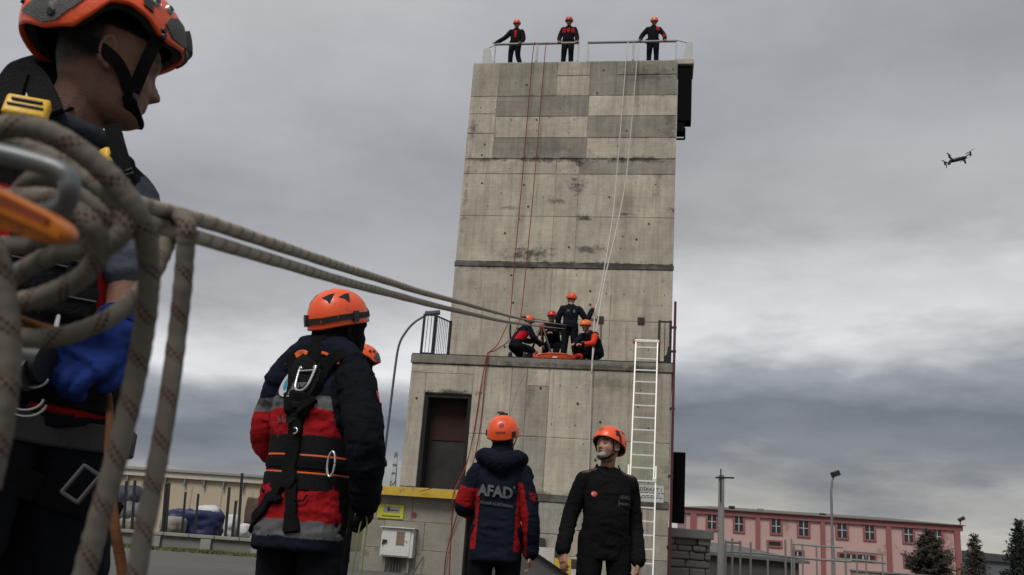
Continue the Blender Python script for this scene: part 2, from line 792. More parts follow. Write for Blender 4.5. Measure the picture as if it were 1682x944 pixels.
g = MB()
GZ = -.17           # the yard falls a hand's width towards the photographer
for y_, z_ in ((-300, GZ), (9.3, GZ), (11, GZ * .8), (14, GZ * .2), (16, 0), (1500, 0)):
    g.v += [(-900, y_, z_), (900, y_, z_)]
g.f = [(2 * i, 2 * i + 1, 2 * i + 3, 2 * i + 2) for i in range(5)]
go = g.build('ground', ground_material())
tag(go, 'grey weathered concrete yard spreading round the tower', kind='structure')


# ------------------------------------------------------------------ concrete
def concrete_material(name, tower, dirt=1.0, spots=()):
    m = bpy.data.materials.new(name)
    m.use_nodes = True
    t = NT(m.node_tree)
    bs = t.n['Principled BSDF']
    tc = t.node('ShaderNodeTexCoord', object=tower)
    v = tc.outputs['Object']
    base = t.node('ShaderNodeObjectInfo').outputs['Color']
    sp = t.node('ShaderNodeSeparateXYZ', {0: v})
    x, y, z = sp.outputs
    n1 = t.noise(v, 1.1, 6, 0.62)
    n2 = t.noise(v, 7.0, 6, 0.68)
    n3 = t.noise(v, 45.0, 4, 0.7)
    st = t.noise(t.vscale(v, (5.5, 5.5, 0.35)), 1.0, 5, 0.6)
    sf = t.noise(t.vscale(v, (26, 26, 0.9)), 1.0, 3, 0.6)
    f = t.math('MULTIPLY_ADD', t.math('SUBTRACT', n1, 0.5), 0.95, 1.0)
    f = t.math('MULTIPLY', f, t.math('MULTIPLY_ADD', t.math('SUBTRACT', n2, 0.5), 0.42, 1.0))
    f = t.math('MULTIPLY', f, t.math('MULTIPLY_ADD', t.math('SUBTRACT', n3, 0.5), 0.28, 1.0))
    f = t.math('MULTIPLY', f, t.math('MULTIPLY_ADD', t.math('SUBTRACT', st, 0.5), 1.0 * dirt, 1.0))
    f = t.math('MULTIPLY', f, t.math('MULTIPLY_ADD', t.math('SUBTRACT', sf, 0.5), 0.3 * dirt, 1.0))
    c = t.mix(1.0, base, t.node('ShaderNodeCombineXYZ', {0: f, 1: f, 2: f}).outputs[0], 'MULTIPLY')
    bl = t.noise(t.vscale(v, (0.5, 0.5, 14)), 1.0, 4, 0.6)
    bf = t.math('MULTIPLY_ADD', t.math('SUBTRACT', bl, 0.5), 0.34, 1.0)
    c = t.mix(1.0, c, t.node('ShaderNodeCombineXYZ', {0: bf, 1: bf, 2: bf}).outputs[0], 'MULTIPLY')
    big = t.noise(t.vscale(v, (1, 1, .7)), 0.55, 6, 0.7)
    c = t.mix(t.mapr(big, 0.52, 0.72, 0, 0.5), c, (0.155, 0.138, 0.112, 1))
    # run-off: dark streaks and brownish leaks
    c = t.mix(t.mapr(st, 0.54, 0.72, 0, 0.5 * dirt), c, (0.115, 0.098, 0.075, 1))
    c = t.mix(t.mapr(t.noise(t.vscale(v, (3.5, 3.5, 0.8)), 1.3, 6, 0.7), 0.62, 0.74, 0, 0.5 * dirt), c, (0.40, 0.375, 0.33, 1))
    # fine cracks and honeycombing
    dk = t.mapr(n2, 0.67, 0.76, 0, 0.65)
    c = t.mix(dk, c, (0.10, 0.093, 0.082, 1))
    # weathered dark patches with their own outline
    for (px, pz, sx, sz, amt) in spots:
        dx = t.math('DIVIDE', t.math('SUBTRACT', x, px), sx)
        dz = t.math('DIVIDE', t.math('SUBTRACT', z, pz), sz)
        r = t.math('SQRT', t.math('ADD', t.math('MULTIPLY', dx, dx), t.math('MULTIPLY', dz, dz)))
        r = t.math('ADD', r, t.math('MULTIPLY', t.math('SUBTRACT', t.noise(t.vscale(v, (1.6, 1.6, 2.2)), 2.0, 9, 0.72), 0.5), 4.4))
        c = t.mix(t.mapr(r, 0.0, 1.0, amt, 0.0), c, (0.060, 0.056, 0.050, 1))
    t.set(bs.inputs['Base Color'], c)
    bs.inputs['Roughness'].default_value = 0.9
    bs.inputs['Specular IOR Level'].default_value = 0.25
    h = t.math('ADD', t.math('MULTIPLY', n2, 1.0), t.math('MULTIPLY', n3, 0.5))
    b = t.node('ShaderNodeBump', {'Strength': 0.45, 'Distance': 0.02, 'Height': h})
    t.set(bs.inputs['Normal'], b.outputs[0])
    return m


tower = empty('training_tower', 'tall grey concrete training tower with a terrace halfway up', 'tower', TO, -PHI)
SP = []
for (px, py, d, sx, sz, amt) in ((868, 418, D2, 0.95, 0.28, .9), (965, 408, D2, 0.55, 0.20, .75), (958, 358, D2, 0.40, 0.12, .95),
                                 (948, 305, D2, 0.35, 0.30, .8), (953, 270, D2, 0.25, 0.22, .8), (917, 330, D2, .3, .12, .7), (1108, 345, D2, 0.22, 0.14, .9),
                                 (1060, 120, D2, 0.9, 0.35, .5), (900, 245, D2, 1.2, 0.30, .35), (777, 213, D2, 0.18, 0.3, .7),
                                 (1030, 352, D2, .35, .07, .8), (828, 341, D2, .45, .07, .55), (1040, 436, D2, 2.4, .10, .9), (840, 434, D2, 1.8, .12, .9),
                                 (1030, 262, D2, 1.6, .13, .95), (900, 262, D2, 1.5, .12, .9), (800, 262, D2, 1.0, .09, .8), (1000, 437, D2, 3.2, .16, .8), (830, 437, D2, 2.0, .16, .8), (1080, 300, D2, .15, .5, .5), (1100, 210, D2, .25, .8, .5), (765, 320, D2, .10, 1.6, .45), (1105, 775, 0, .22, .7, .55), (900, 815, 0, .7, .16, .7), (740, 645, 0, 1.0, .10, .9),
                                 (790, 600, 0, 2.0, .05, .8), (980, 603, 0, 3.0, .09, .8), (1000, 630, 0, 1.2, .22, .35), (870, 650, 0, .15, .8, .4), (1058, 828, 0, 1.2, .13, .75)):
    p = tw(px, py, d)
    SP.append((p.x, p.z, sx, sz, amt))
CONC = concrete_material('concrete', tower, 1.0, SP)
PANEL_LIGHT = (0.430, 0.388, 0.315)
PANEL_MID = (0.375, 0.340, 0.278)
PANEL_DARK = (0.258, 0.236, 0.200)
SOOT = mat('soot_black', (0.012, 0.0115, 0.011), 0.95, var=0.3, vscale=3)

# cores sit 14 mm behind the panel faces
dx0, dx1, dz0, dz1 = -6.10, -4.89, 1.99, 4.315       # door opening
core = MB()
for (x0, x1, z0, z1) in ((-TW, dx0, 0, ZT - .22), (dx1, 0, 0, ZT - .22), (dx0, dx1, dz1, ZT - .22), (dx0, dx1, 0, dz0 - .02)):
    core.box(((x0 + x1) / 2, .014 + .45, (z0 + z1) / 2), ((x1 - x0) / 2, .45, (z1 - z0) / 2))
core.box((-TW / 2, 5.4, (ZT - .22) / 2), (TW / 2, 4.486, (ZT - .22) / 2))
core.build('lower_core', CONC, tower, color=PANEL_DARK)
u = MB()
u.box((-TW / 2 - .03, D2 + .014 + 3.05, (ZT + ZTOP) / 2 - .003), (TW / 2, 3.05, (ZTOP - ZT) / 2 - .006))
u.build('upper_core', CONC, tower, color=PANEL_DARK)
sl_ = MB()
sl_.box((-TW / 2, 4.94, ZT - .11), (TW / 2 + .03, 4.98, .11), bev=.012)
sl_.build('terrace_slab', CONC, tower, color=(0.205, 0.188, 0.158))


def panel(x0, x1, z0, z1, d, color, proud=0.0, gap=0.006, name='concrete_panel'):
    x0 += gap; x1 -= gap; z0 += gap; z1 -= gap
    b = 0.012
    f = d - proud
    bk = d + .05
    # slightly wavy front face: 4x3 grid
    nx, nz = max(5, int((x1 - x0) / .22)), max(4, int((z1 - z0) / .22))
    vs, fs = [], []
    for j in range(nz + 1):
        for i in range(nx + 1):
            tx, tz = i / nx, j / nz
            px = x0 + b + (x1 - x0 - 2 * b) * tx
            pz = z0 + b + (z1 - z0 - 2 * b) * tz
            vs.append((px, f + random.uniform(-.003, .003), pz))
    for j in range(nz):
        for i in range(nx):
            a = j * (nx + 1) + i
            fs.append((a, a + 1, a + nx + 2, a + nx + 1))
    # rim
    loop = [j for j in range(nx + 1)] + [(nx + 1) * j + nx for j in range(1, nz + 1)] + [(nx + 1) * nz + i for i in range(nx - 1, -1, -1)] + [(nx + 1) * j for j in range(nz - 1, 0, -1)]
    n0 = len(vs)
    for q in loop:
        x, y, z = vs[q]
        xx = x + (-b if x <= x0 + b + 1e-6 else (b if x >= x1 - b - 1e-6 else 0))
        zz = z + (-b if z <= z0 + b + 1e-6 else (b if z >= z1 - b - 1e-6 else 0))
        jx, jz = random.uniform(-.5, .5) * gap * 1.3, random.uniform(-.5, .5) * gap * 1.3
        vs[q] = (x + jx + (random.uniform(-.02, .02) if random.random() < .12 else 0), y, z + jz + (random.uniform(-.02, .02) if random.random() < .12 else 0))
        vs.append((xx + jx, f + b, zz + jz))
    n1 = len(vs)
    for q in range(len(loop)):
        x, y, z = vs[n0 + q]
        vs.append((x, bk, z))
    L = len(loop)
    for q in range(L):
        k = (q + 1) % L
        fs.append((loop[k], loop[q], n0 + q, n0 + k))
        fs.append((n0 + k, n0 + q, n1 + q, n1 + k))
    mb = MB()
    mb.add(vs, fs)
    j = random.uniform(.93, 1.07)
    return mb.build(name, CONC, tower, color=tuple(c * j for c in color))


def zat(py, px, d):
    return tw(px, py, d).z


# upper block: rows and columns of formwork as cast
XL, XR = -TW - .035, -.002
xa, xb = -5.66, -2.73
z_j = zat(260.5, 940, D2)
zr = [ZTOP, zat(156.7, 1000, D2), zat(190.4, 1000, D2), zat(226, 1000, D2), z_j]
mid = [PANEL_MID, PANEL_DARK, PANEL_LIGHT, PANEL_DARK]
rgt = [PANEL_DARK, PANEL_LIGHT, PANEL_DARK, PANEL_LIGHT]
zmid = zat(124, 940, D2)
for i in range(4):
    pr = random.uniform(0, .008)
    if i == 0:
        panel(xa, xb - 1.05, zr[1], zr[0], D2, (0.27, 0.25, 0.205), .004)
        panel(xb - 1.05, xb, zmid, zr[0], D2, PANEL_MID, .006)
        panel(xb - 1.05, xb, zr[1], zmid, D2, PANEL_LIGHT, .002)
        panel(xb, XR - 1.9, zr[1], zr[0], D2, (.225, .21, .175), .004)
        panel(XR - 1.9, XR, zmid, zr[0], D2, (0.24, 0.22, 0.18), .006)
        panel(XR - 1.9, XR, zr[1], zmid, D2, (0.22, 0.205, 0.175), .002)
    else:
        panel(xa, xb, zr[i + 1], zr[i], D2, mid[i], pr)
        panel(xb, XR, zr[i + 1], zr[i], D2, rgt[i], .008 - pr)
zl = [ZTOP, zat(158.5, 790, D2), zat(187, 790, D2), zat(219, 790, D2), z_j]
for i in range(4):
    panel(XL, xa, zl[i + 1], zl[i], D2, PANEL_LIGHT if i != 0 else PANEL_MID, random.uniform(0, .006))
# second storey band
z_b = zat(286, 940, D2)
xm = tw(914, 275, D2).x
x2 = tw(949, 330, D2).x
panel(XL, xm, z_b, z_j - .03, D2, PANEL_MID, .004)
panel(xm, x2, z_b, z_j - .03, D2, PANEL_LIGHT, .001)
panel(x2, XR, z_b, z_j - .03, D2, PANEL_DARK, .006)
z_h = zat(356, 940, D2)
z_s = zat(432, 940, D2)
z_s2 = zat(441, 940, D2)
cols = [XL, xm + .01, x2, XR]
for a, b_ in zip(cols[:-1], cols[1:]):
    panel(a, b_, z_h, z_b, D2, PANEL_LIGHT if random.random() < .75 else PANEL_MID, random.uniform(0, .004), gap=.003)
    panel(a, b_, z_s, z_h, D2, PANEL_LIGHT if random.random() < .8 else PANEL_MID, random.uniform(0, .004), gap=.003)
# floor slab edge between storeys, rough and stained
sb = MB()
sb.box(((XL + XR) / 2, D2 + .02, (z_s + z_s2) / 2), ((XR - XL) / 2 + .02, .045, (z_s - z_s2) / 2 - .012), bev=.012)
sb.build('floor_edge', CONC, tower, color=(0.15, 0.138, 0.118))
z_m = zat(527, 1000, D2)
cols = [XL, tw(904, 500, D2).x, tw(1003, 500, D2).x, XR]
for i, (a, b_) in enumerate(zip(cols[:-1], cols[1:])):
    if i < 1:
        panel(a, b_, ZT + .01, z_s2, D2, PANEL_LIGHT if i else PANEL_MID, random.uniform(0, .004), gap=.003)
    else:
        panel(a, b_, z_m, z_s2, D2, PANEL_LIGHT, random.uniform(0, .004), gap=.003)
        panel(a, b_, ZT + .01, z_m, D2, PANEL_LIGHT, random.uniform(0, .004), gap=.003)
# lower block
z_c = zat(604, 900, 0)
z_d0, z_d1 = 1.83, 1.99
pb = zat(616, 800, 0)
zp = z_c - .012


def lower(x0, x1, z0, z1, color, pr=None, gap=.003):
    panel(x0, x1, z0, z1, 0.0, color, random.uniform(0, .006) if pr is None else pr, gap)


lower(-TW, dx0, z_d1, pb, PANEL_MID)
lower(dx0, dx1, dz1 + .01, pb, PANEL_MID)
lower(-TW, -5.3, pb, zp, PANEL_LIGHT)
lower(-5.3, dx1, pb, zp, PANEL_MID)
xs = [dx1, tw(835, 700).x, tw(861, 700).x, tw(898, 700).x, tw(972, 700).x, 0]
zq = zat(721, 950, 0)
for i, (a, b_) in enumerate(zip(xs[:-1], xs[1:])):
    c = [PANEL_LIGHT, (.33, .30, .245), (0.31, 0.28, 0.23), PANEL_LIGHT, (.37, .335, .275)][i]
    zz = zat(634, 880, 0) if i == 2 else zp
    if i == 2:
        lower(a, b_, zz, zp, PANEL_LIGHT)
    lower(a, b_, zq, zz, c)
    lower(a, b_, z_d1, zq, tuple(k * random.uniform(.95, 1.05) for k in c))
fe = MB()
fe.box((-TW / 2 + .0, .02, (z_d0 + z_d1) / 2), (TW / 2 + .006, .05, (z_d1 - z_d0) / 2 - .006), bev=.012)
fe.build('floor_edge', CONC, tower, color=(0.15, 0.138, 0.118))
xs = [-TW, -5.9, -5.2, -4.5, -3.75, -3.05, -2.45, -1.85, -1.2, -.6, 0]
for i, (a, b_) in enumerate(zip(xs[:-1], xs[1:])):
    zc = [0, .62 + (i % 2) * .05, 1.22 - (i % 3) * .06, z_d0]
    for k in range(3):
        lower(a + (.02 if k % 2 else 0), b_, zc[k], zc[k + 1], random.choice([PANEL_LIGHT, PANEL_MID, (0.31, 0.295, 0.255)]), gap=.004)

# tie holes left by the formwork
th = MB()
for d, x0, x1, z0, z1 in ((D2, XL + .15, XR - .1, ZT + .3, ZTOP - .15), (0, -TW + .2, -.1, .3, ZT - .4)):
    z = z0
    while z < z1:
        x = x0 + random.uniform(0, .3)
        while x < x1:
            if not (d == 0 and dx0 - .1 < x < dx1 + .1 and z > dz0 - .1):
                if random.random() < .52:
                    r = random.choice((.010, .012, .014, .016, .020, .034))
                    th.disc((x, d - .014, z + random.uniform(-.08, .08)), r, (0, -1, 0), 7)
            x += random.uniform(.35, .62)
        z += .43
tag(th.build('tie_hole', mat('hole_dark', (.05, .046, .04), .95, var=.3), tower), kind='stuff')

# square vents in the upper wall
for px, py in ((986, 525), (1053, 527)):
    p = tw(px, py, D2)
    m_ = MB()
    m_.box((p.x, D2 - .012, p.z), (.10, .03, .10), bev=.01)
    m_.build('wall_box', mat('box_brown', (.035, .024, .018), .8), tower)
# conduit
cu = MB()
a, b_ = tw(958, 523, D2), tw(984, 525, D2)
cu.tube([(a.x, D2 - .03, a.z), (b_.x, D2 - .03, b_.z)], .014, 6)
c_ = tw(987, 575, D2)
cu.tube([(b_.x + .06, D2 - .03, b_.z - .08), (c_.x, D2 - .03, c_.z)], .014, 6)
cu.build('conduit', mat('dark_steel', (.03, .03, .032), .5, .6), tower)
# door leaf deep in the sooty opening
dm = MB()
dm.box(((dx0 + dx1) / 2, .50, (dz0 + dz1) / 2), ((dx1 - dx0) / 2 - .002, .02, (dz1 - dz0) / 2))
dl = dm.build('door', mat('door_soot', (.021, .020, .019), .85, var=.5, vscale=2.5, bump=.4, bscale=8), tower)
dm = MB()
dm.box((-5.47, .468, 3.72), (.46, .012, .52), bev=.008)
dm.build('rusty_panel', mat('rust_red', (.030, .010, .008), .9, var=.4, vscale=3), dl)
for s_ in (-1, 1):
    dm = MB()
    x = dx0 + .05 if s_ < 0 else dx1 - .05
    dm.box((x, .26, (dz0 + dz1) / 2), (.045, .22, (dz1 - dz0) / 2 - .004))
    dm.build('door_jamb', SOOT, dl)
dm = MB()
dm.box(((dx0 + dx1) / 2, .26, dz1 - .05), ((dx1 - dx0) / 2 - .1, .22, .045))
dm.build('door_head', SOOT, dl)

# ------------------------------------------------------------------ landing and outside stair
YEL = mat('yellow_paint', (.50, .33, .028), .6, var=.18, vscale=5, bump=.15, bscale=30, wear=((.22, .19, .13), .04, 4))
WHP = mat('white_paint_worn', (.46, .44, .40), .7, var=.15, vscale=4, wear=((.3, .28, .25), .06, 5))
CDK = mat('concrete_dark', (.12, .112, .10), .9, var=.2, vscale=3, bump=.4, bscale=25)
stair = empty('outside_stair', 'concrete landing and stair with yellow and white painted edge', 'stair', TO, -PHI)
xl0, xl1 = -6.85, tw(754, 807, -1.4).x
ld = MB()
ld.box(((xl0 + xl1) / 2, -.68, 1.80), ((xl1 - xl0) / 2, .66, .075), bev=.01)
ld.build('landing_slab', CDK, stair)
le = MB()
le.box(((xl0 + xl1) / 2, -1.365, 1.785), ((xl1 - xl0) / 2 + .003, .025, .10), bev=.006)
le.build('landing_edge', YEL, stair)
nst = 9
rise = 1.87 / nst
run = .375
for k in range(nst):
    zt = 1.87 - rise * (k + .0) - .02
    x0 = xl1 + run * k
    s_ = MB()
    # the step: sawtooth above, sloping soffit below
    def soff(x):
        return max(-0.0, 1.66 - (x - xl1) * (rise / run) + .02)
    pts = [(x0, zt - rise * .15), (x0 + run, zt - rise * .15), (x0 + run, soff(x0 + run)), (x0, soff(x0))]
    for y0, y1, m_, nm in ((-1.37, -.03, CDK, 'step'), (-1.40, -1.374, (YEL, WHP)[k % 2 if k else 0] if k else YEL, 'painted_edge')):
        q = MB()
        vs = [(p[0] + (.002 if i in (0, 3) else -.002), y0, p[1]) for i, p in enumerate(pts)] + [(p[0] + (.002 if i in (0, 3) else -.002), y1, p[1]) for i, p in enumerate(pts)]
        q.add(vs, [(0, 1, 2, 3), (7, 6, 5, 4), (0, 4, 5, 1), (1, 5, 6, 2), (2, 6, 7, 3), (3, 7, 4, 0)])
        q.build(nm, m_, stair)
# dark infill wall under the flight
q = MB()
xe = xl1 + run * nst
q.add([(xl1 + .35, -1.25, 0), (xe - .1, -1.25, 0), (xl1 + .35, -1.25, 1.38), (xl1 + .35, -.05, 0), (xe - .1, -.05, 0), (xl1 + .35, -.05, 1.38)],
      [(0, 1, 2), (3, 5, 4), (0, 2, 5, 3), (1, 4, 5, 2), (0, 3, 4, 1)])
q.build('stair_wall', mat('wall_dark_grey', (.075, .072, .07), .9, var=.15, vscale=2, bump=.3), stair)
# wall under the landing, in big blocks
blk = mat('block_grey', (.235, .215, .18), .9, var=.22, vscale=2.4, bump=.45, bscale=22, wear=((.15, .14, .125), .03, 3))
zc = [-.17, .52, 1.14, 1.70]
for r in range(3):
    x = -6.95
    k = 0
    while x < xl1 - .18:
        w = (1.30, .95, 1.12)[r] if not (k == 0 and r % 2) else .5
        w = min(w, xl1 - .14 - x)
        q = MB()
        q.box((x + w / 2, -1.02 + random.uniform(-.004, .004), (zc[r] + zc[r + 1]) / 2), (w / 2 - .003, .10, (zc[r + 1] - zc[r]) / 2 - .003), bev=.008)
        q.build('block', blk, stair)
        x += w
        k += 1
q = MB()
q.box(((-6.95 + xl1 - .14) / 2, -.98, .85), ((xl1 - .14 + 6.95) / 2 - .01, .10, .848))
q.build('mortar', mat('mortar', (.17, .155, .13), .95), stair)
q = MB()
q.box((xl1 + .02, -1.05, .84), (.15, .14, .83), bev=.015)
q.build('corner_pillar', mat('concrete_pale', (.25, .235, .20), .9, var=.2, vscale=3, bump=.3), stair)

# ------------------------------------------------------------------ railings of the terrace
IRON = mat('black_iron', (.016, .016, .018), .55, .3, var=.2)


def bar_railing(name, label, runs, h=1.0, pitch=.11, group=None):
    """runs: list of (x0,y0,x1,y1) in tower frame"""
    r_ = empty(name, label, 'railing', TO, -PHI, group)
    for (x0, y0, x1, y1) in runs:
        a, b = Vector((x0, y0, ZT)), Vector((x1, y1, ZT))
        for nm, z, w in (('top_rail', h, .04), ('bottom_rail', .06, .035)):
            m_ = MB()
            m_.bar(a + Vector((0, 0, z)), b + Vector((0, 0, z)), w, .03)
            m_.build(nm, IRON, r_)
        for p in (a, b):
            m_ = MB()
            m_.box(p + Vector((0, 0, h / 2 + .01)), (.028, .028, h / 2 + .02))
            m_.build('post', IRON, r_)
        L = (b - a).length
        n = max(2, int(L / pitch))
        for k in range(1, n):
            p = a.lerp(b, k / n)
            m_ = MB()
            m_.tube([p + Vector((0, 0, .075)), p + Vector((0, 0, h - .015))], .0085, 6, False)
            m_.build('bar', IRON, r_)
    return r_


xq = tw(690, 577).x
railC = atZ(741, 529, ZT + 1.06) - TO
railC = Vector((railC.dot(TX), railC.dot(TN), 0))
bar_railing('terrace_railing', 'black barred railing on the left end of the terrace', [(xq, .10, xq + .29, .10), (xq + .30, .14, railC.x, railC.y)], 1.06, .075)
bar_railing('terrace_railing', 'black narrow railing frame on the right end of the terrace', [(-.33, .10, -.06, .10), (-.05, .14, -.05, D2 - .08)], 1.08, .13)
# thin dark kerb strip along the terrace edge
q = MB()
q.box((-TW / 2, .03, ZT + .018), (TW / 2 + .02, .022, .017))
o = q.build('edge_strip', IRON, tower)

# dark equipment panel hung inside the right railing
q = MB()
prof = [(-.20, 0.05), (-.08, .05), (-.08, .95), (-.11, .9), (-.13, .72), (-.20, .66)]
vs = [(x, 2.2, ZT + z) for x, z in prof] + [(x, 2.9, ZT + z) for x, z in prof]
n_ = len(prof)
q.add(vs, [tuple(range(n_)), tuple(range(2 * n_ - 1, n_ - 1, -1))] + [(i, n_ + i, n_ + (i + 1) % n_, (i + 1) % n_) for i in range(n_)])
o = q.build('equipment_box', mat('rubber_black', (.012, .013, .014), .8))
o.location = TO
o.rotation_euler = (0, 0, -PHI)
tag(o, 'black stepped equipment box behind the right terrace railing', 'box')

# red pipe up the right edge
pa, pb_ = tw(1107, 496), tw(1096, 944)
q = MB()
q.tube([(.045, -.04, -.17), (.045, -.04, pa.z)], .032, 10)
pipe = q.build('red_pipe', mat('red_pipe_paint', (.085, .010, .018), .45, var=.15))
pipe.location = TO
pipe.rotation_euler = (0, 0, -PHI)
tag(pipe, 'dark red pipe running up the right edge of the tower', 'pipe')
q = MB()
for z in (1.0, 2.6, 4.2, 5.6, 6.2):
    q.box((.03, -.005, z), (.06, .03, .025))
q.build('bracket', IRON, pipe)

# black boards on the right flank
BLK = mat('black_board', (.0035, .0035, .004), .95, var=.2, spec=.1)
lo0 = tw(1100, 742, 1.0); lo1 = tw(1125, 742, 1.0); lo2 = tw(1124, 860, 1.0)
q = MB()
q.box((.21, 1.0, (lo0.z + lo2.z) / 2), (.175, .05, (lo0.z - lo2.z) / 2), bev=.01)
o = q.build('black_board', BLK)
o.location = TO; o.rotation_euler = (0, 0, -PHI)
tag(o, 'tall black board beside the foot of the tower', 'board')
up = tower
zc0 = zat(98, 1128, D2); zc1 = zat(105, 1128, D2); zc2 = zat(195, 1125, D2); zc3 = zat(222, 1120, D2)
q = MB()
q.box((.235, D2 + .5, (zc0 + zc1) / 2 + .03), (.255, .5, .09), bev=.015)
q.build('roof_overhang', CONC, tower, color=PANEL_MID)
q = MB()
q.box((.225, D2 + .30, (zc1 + zc2) / 2 - .02), (.215, .22, (zc1 - zc2) / 2 + .0), bev=.01)
hp_ = q.build('overhang_shaft', BLK, tower)
q = MB()
q.box((.13, D2 + .30, (zc2 + zc3) / 2 + .06), (.12, .20, (zc2 - zc3) / 2 - .12), bev=.01)
q.build('shaft_step', BLK, tower)
q = MB()
zz = zc3 + .03
q.bar((.0, D2 + .2, zz - .06), (.26, D2 + .2, zz - .06), .05)
q.bar((.25, D2 + .2, zz - .06), (.25, D2 + .2, zz + .3), .05)
q.build('shaft_bracket', BLK, tower)

# ------------------------------------------------------------------ roof guard rail
STEEL = mat('grey_steel', (.20, .205, .21), .5, .5, var=.15)
GALV = mat('pale_steel', (.26, .265, .27), .5, .4, var=.1)
dr = D2 + .12


def roof_rail(label, xa_, xb_, mids, group='roof guard rails'):
    r_ = empty('roof_railing', label, 'railing', TO, -PHI, group)
    za = 16.53
    q = MB()
    q.tube([(xa_, dr, za), (xb_, dr, za)], .042, 10)
    q.build('top_rail', STEEL, r_)
    q = MB()
    q.box(((xa_ + xb_) / 2, dr, ZTOP + .03), ((xb_ - xa_) / 2, .03, .028))
    q.build('bottom_rail', STEEL, r_)
    for x, w in [(xa_ + .02, .022), (xb_ - .02, .02)] + mids:
        q = MB()
        q.box((x, dr + .005, (ZTOP + za) / 2 + .03), (w, .022, (za - ZTOP) / 2 - .065))
        q.build('post', GALV, r_)


x_0, x_1 = tw(812, 68, D2).x, tw(951, 68, D2).x
roof_rail('steel guard rail at the left half of the tower roof', x_0, x_1, [(tw(881, 85, D2).x, .035)])
x_2, x_3 = tw(965, 67, D2).x, tw(1112, 67, D2).x
roof_rail('steel guard rail at the right half of the tower roof', x_2, x_3, [(tw(1040, 85, D2).x, .045)])
FIN = mat('fin_paint', (.42, .43, .42), .6, var=.1, bump=.1)


def fin(label, xs_, flip, cable):
    r_ = empty('roof_fin', label, 'fin', TO, -PHI, 'roof corner fins')
    q = MB()
    a0, a1 = xs_
    pr = [(a0, 0), (a1, 0), (a1 - flip * .10, .62), (a1 - flip * .16, .68), (a1 - flip * .24, .66), (a0, .62)] if flip > 0 else None
    base, top = sorted(xs_)
    if flip > 0:      # left fin: vertical outer side on the left
        pr = [(base, 0), (top, 0), (base + .24, .52), (base + .20, .62), (base + .10, .60), (base, .52)]
    else:
        pr = [(base, 0), (top, 0), (top - .0, .64), (top - .06, .70), (top - .16, .68), (top - .22, .60)]
    vs = [(x, dr - .04, ZTOP + .002 + z) for x, z in pr] + [(x, dr + .04, ZTOP + .002 + z) for x, z in pr]
    n_ = len(pr)
    q.add(vs, [tuple(range(n_)), tuple(range(2 * n_ - 1, n_ - 1, -1))] + [(i, n_ + i, n_ + (i + 1) % n_, (i + 1) % n_) for i in range(n_)])
    q.build('plate', FIN, r_)
    q = MB()
    q.tube([Vector(c) for c in cable], .012, 6)
    q.build('cable', IRON, r_)


xf0, xf1 = tw(791, 101, D2).x, tw(803, 101, D2).x
fin('pale triangular fin on the left corner of the tower roof', (xf0, xf1 + .1), 1, [(xf0 + .14, dr, ZTOP + .60), (x_0, dr, 16.5)])
xf0, xf1 = tw(1122, 97, D2).x, tw(1138, 97, D2).x
fin('pale triangular fin on the right corner of the tower roof', (xf0, xf1), -1, [(xf1 - .12, dr, ZTOP + .66), (x_3, dr, 16.55)])

# ------------------------------------------------------------------ ladder
ALU = mat('aluminium', (.74, .73, .69), .42, .25, var=.1, vscale=20)
lad = empty('ladder', 'aluminium extension ladder leaning on the terrace edge', 'ladder', TO, -PHI)
LT, LB = Vector((0, -.10, tw(1062, 562).z)), Vector((0, -1.5, 0.0))
xl_, xr_ = -.885, -.36
ov = .42


def lp(z, dy=0.0):
    t_ = (LT.z - z) / (LT.z - LB.z)
    return Vector((0, LT.y + (LB.y - LT.y) * t_ + dy, z))


for nm, z0, z1, dx, dy in (('upper_rail', 2.35, LT.z, 0, 0), ('lower_rail', 0.0, 2.72, .045, -.035)):
    for s_, x in ((-1, xl_), (1, xr_)):
        q = MB()
        a, b = lp(z0, dy), lp(z1, dy)
        a.x = b.x = x + s_ * dx
        q.bar(a, b, .03, .06, up=(0, -1, .3))
        o = q.build(nm, ALU, lad)
        if z0 == 0:
            q = MB()
            q.box((a.x, a.y, .02), (.03, .05, .02), bev=.008)
            q.build('rubber_foot', mat('rubber_black', (.012, .013, .014), .8), o)
for k in range(20):
    z = .3 + .297 * k
    if z > LT.z - .08:
        break
    w = .045 if z < 2.4 else 0
    p = lp(z, -.035 if z < 2.4 else 0)
    q = MB()
    q.bar((xl_ - w + .012, p.y, z), (xr_ + w - .012, p.y, z), .034, .03)
    q.build('rung', ALU, lad)
q = MB()
q.box(((xl_ + xr_) / 2, LT.y, LT.z), (.30, .045, .035), bev=.01)
q.build('top_bar', ALU, lad)
REDP = mat('red_plastic', (.45, .02, .02), .5)
for x in (xl_ - .05, xr_ + .05):
    q = MB()
    q.box((x, LT.y, LT.z - .01), (.022, .05, .05), bev=.008)
    q.build('end_cap', REDP, lad)
for x in (xl_ - .02, xr_ + .02):
    q = MB()
    q.box((x, lp(2.4).y - .03, 2.4), (.045, .06, .05), bev=.01)
    q.build('guide_bracket', ALU, lad)

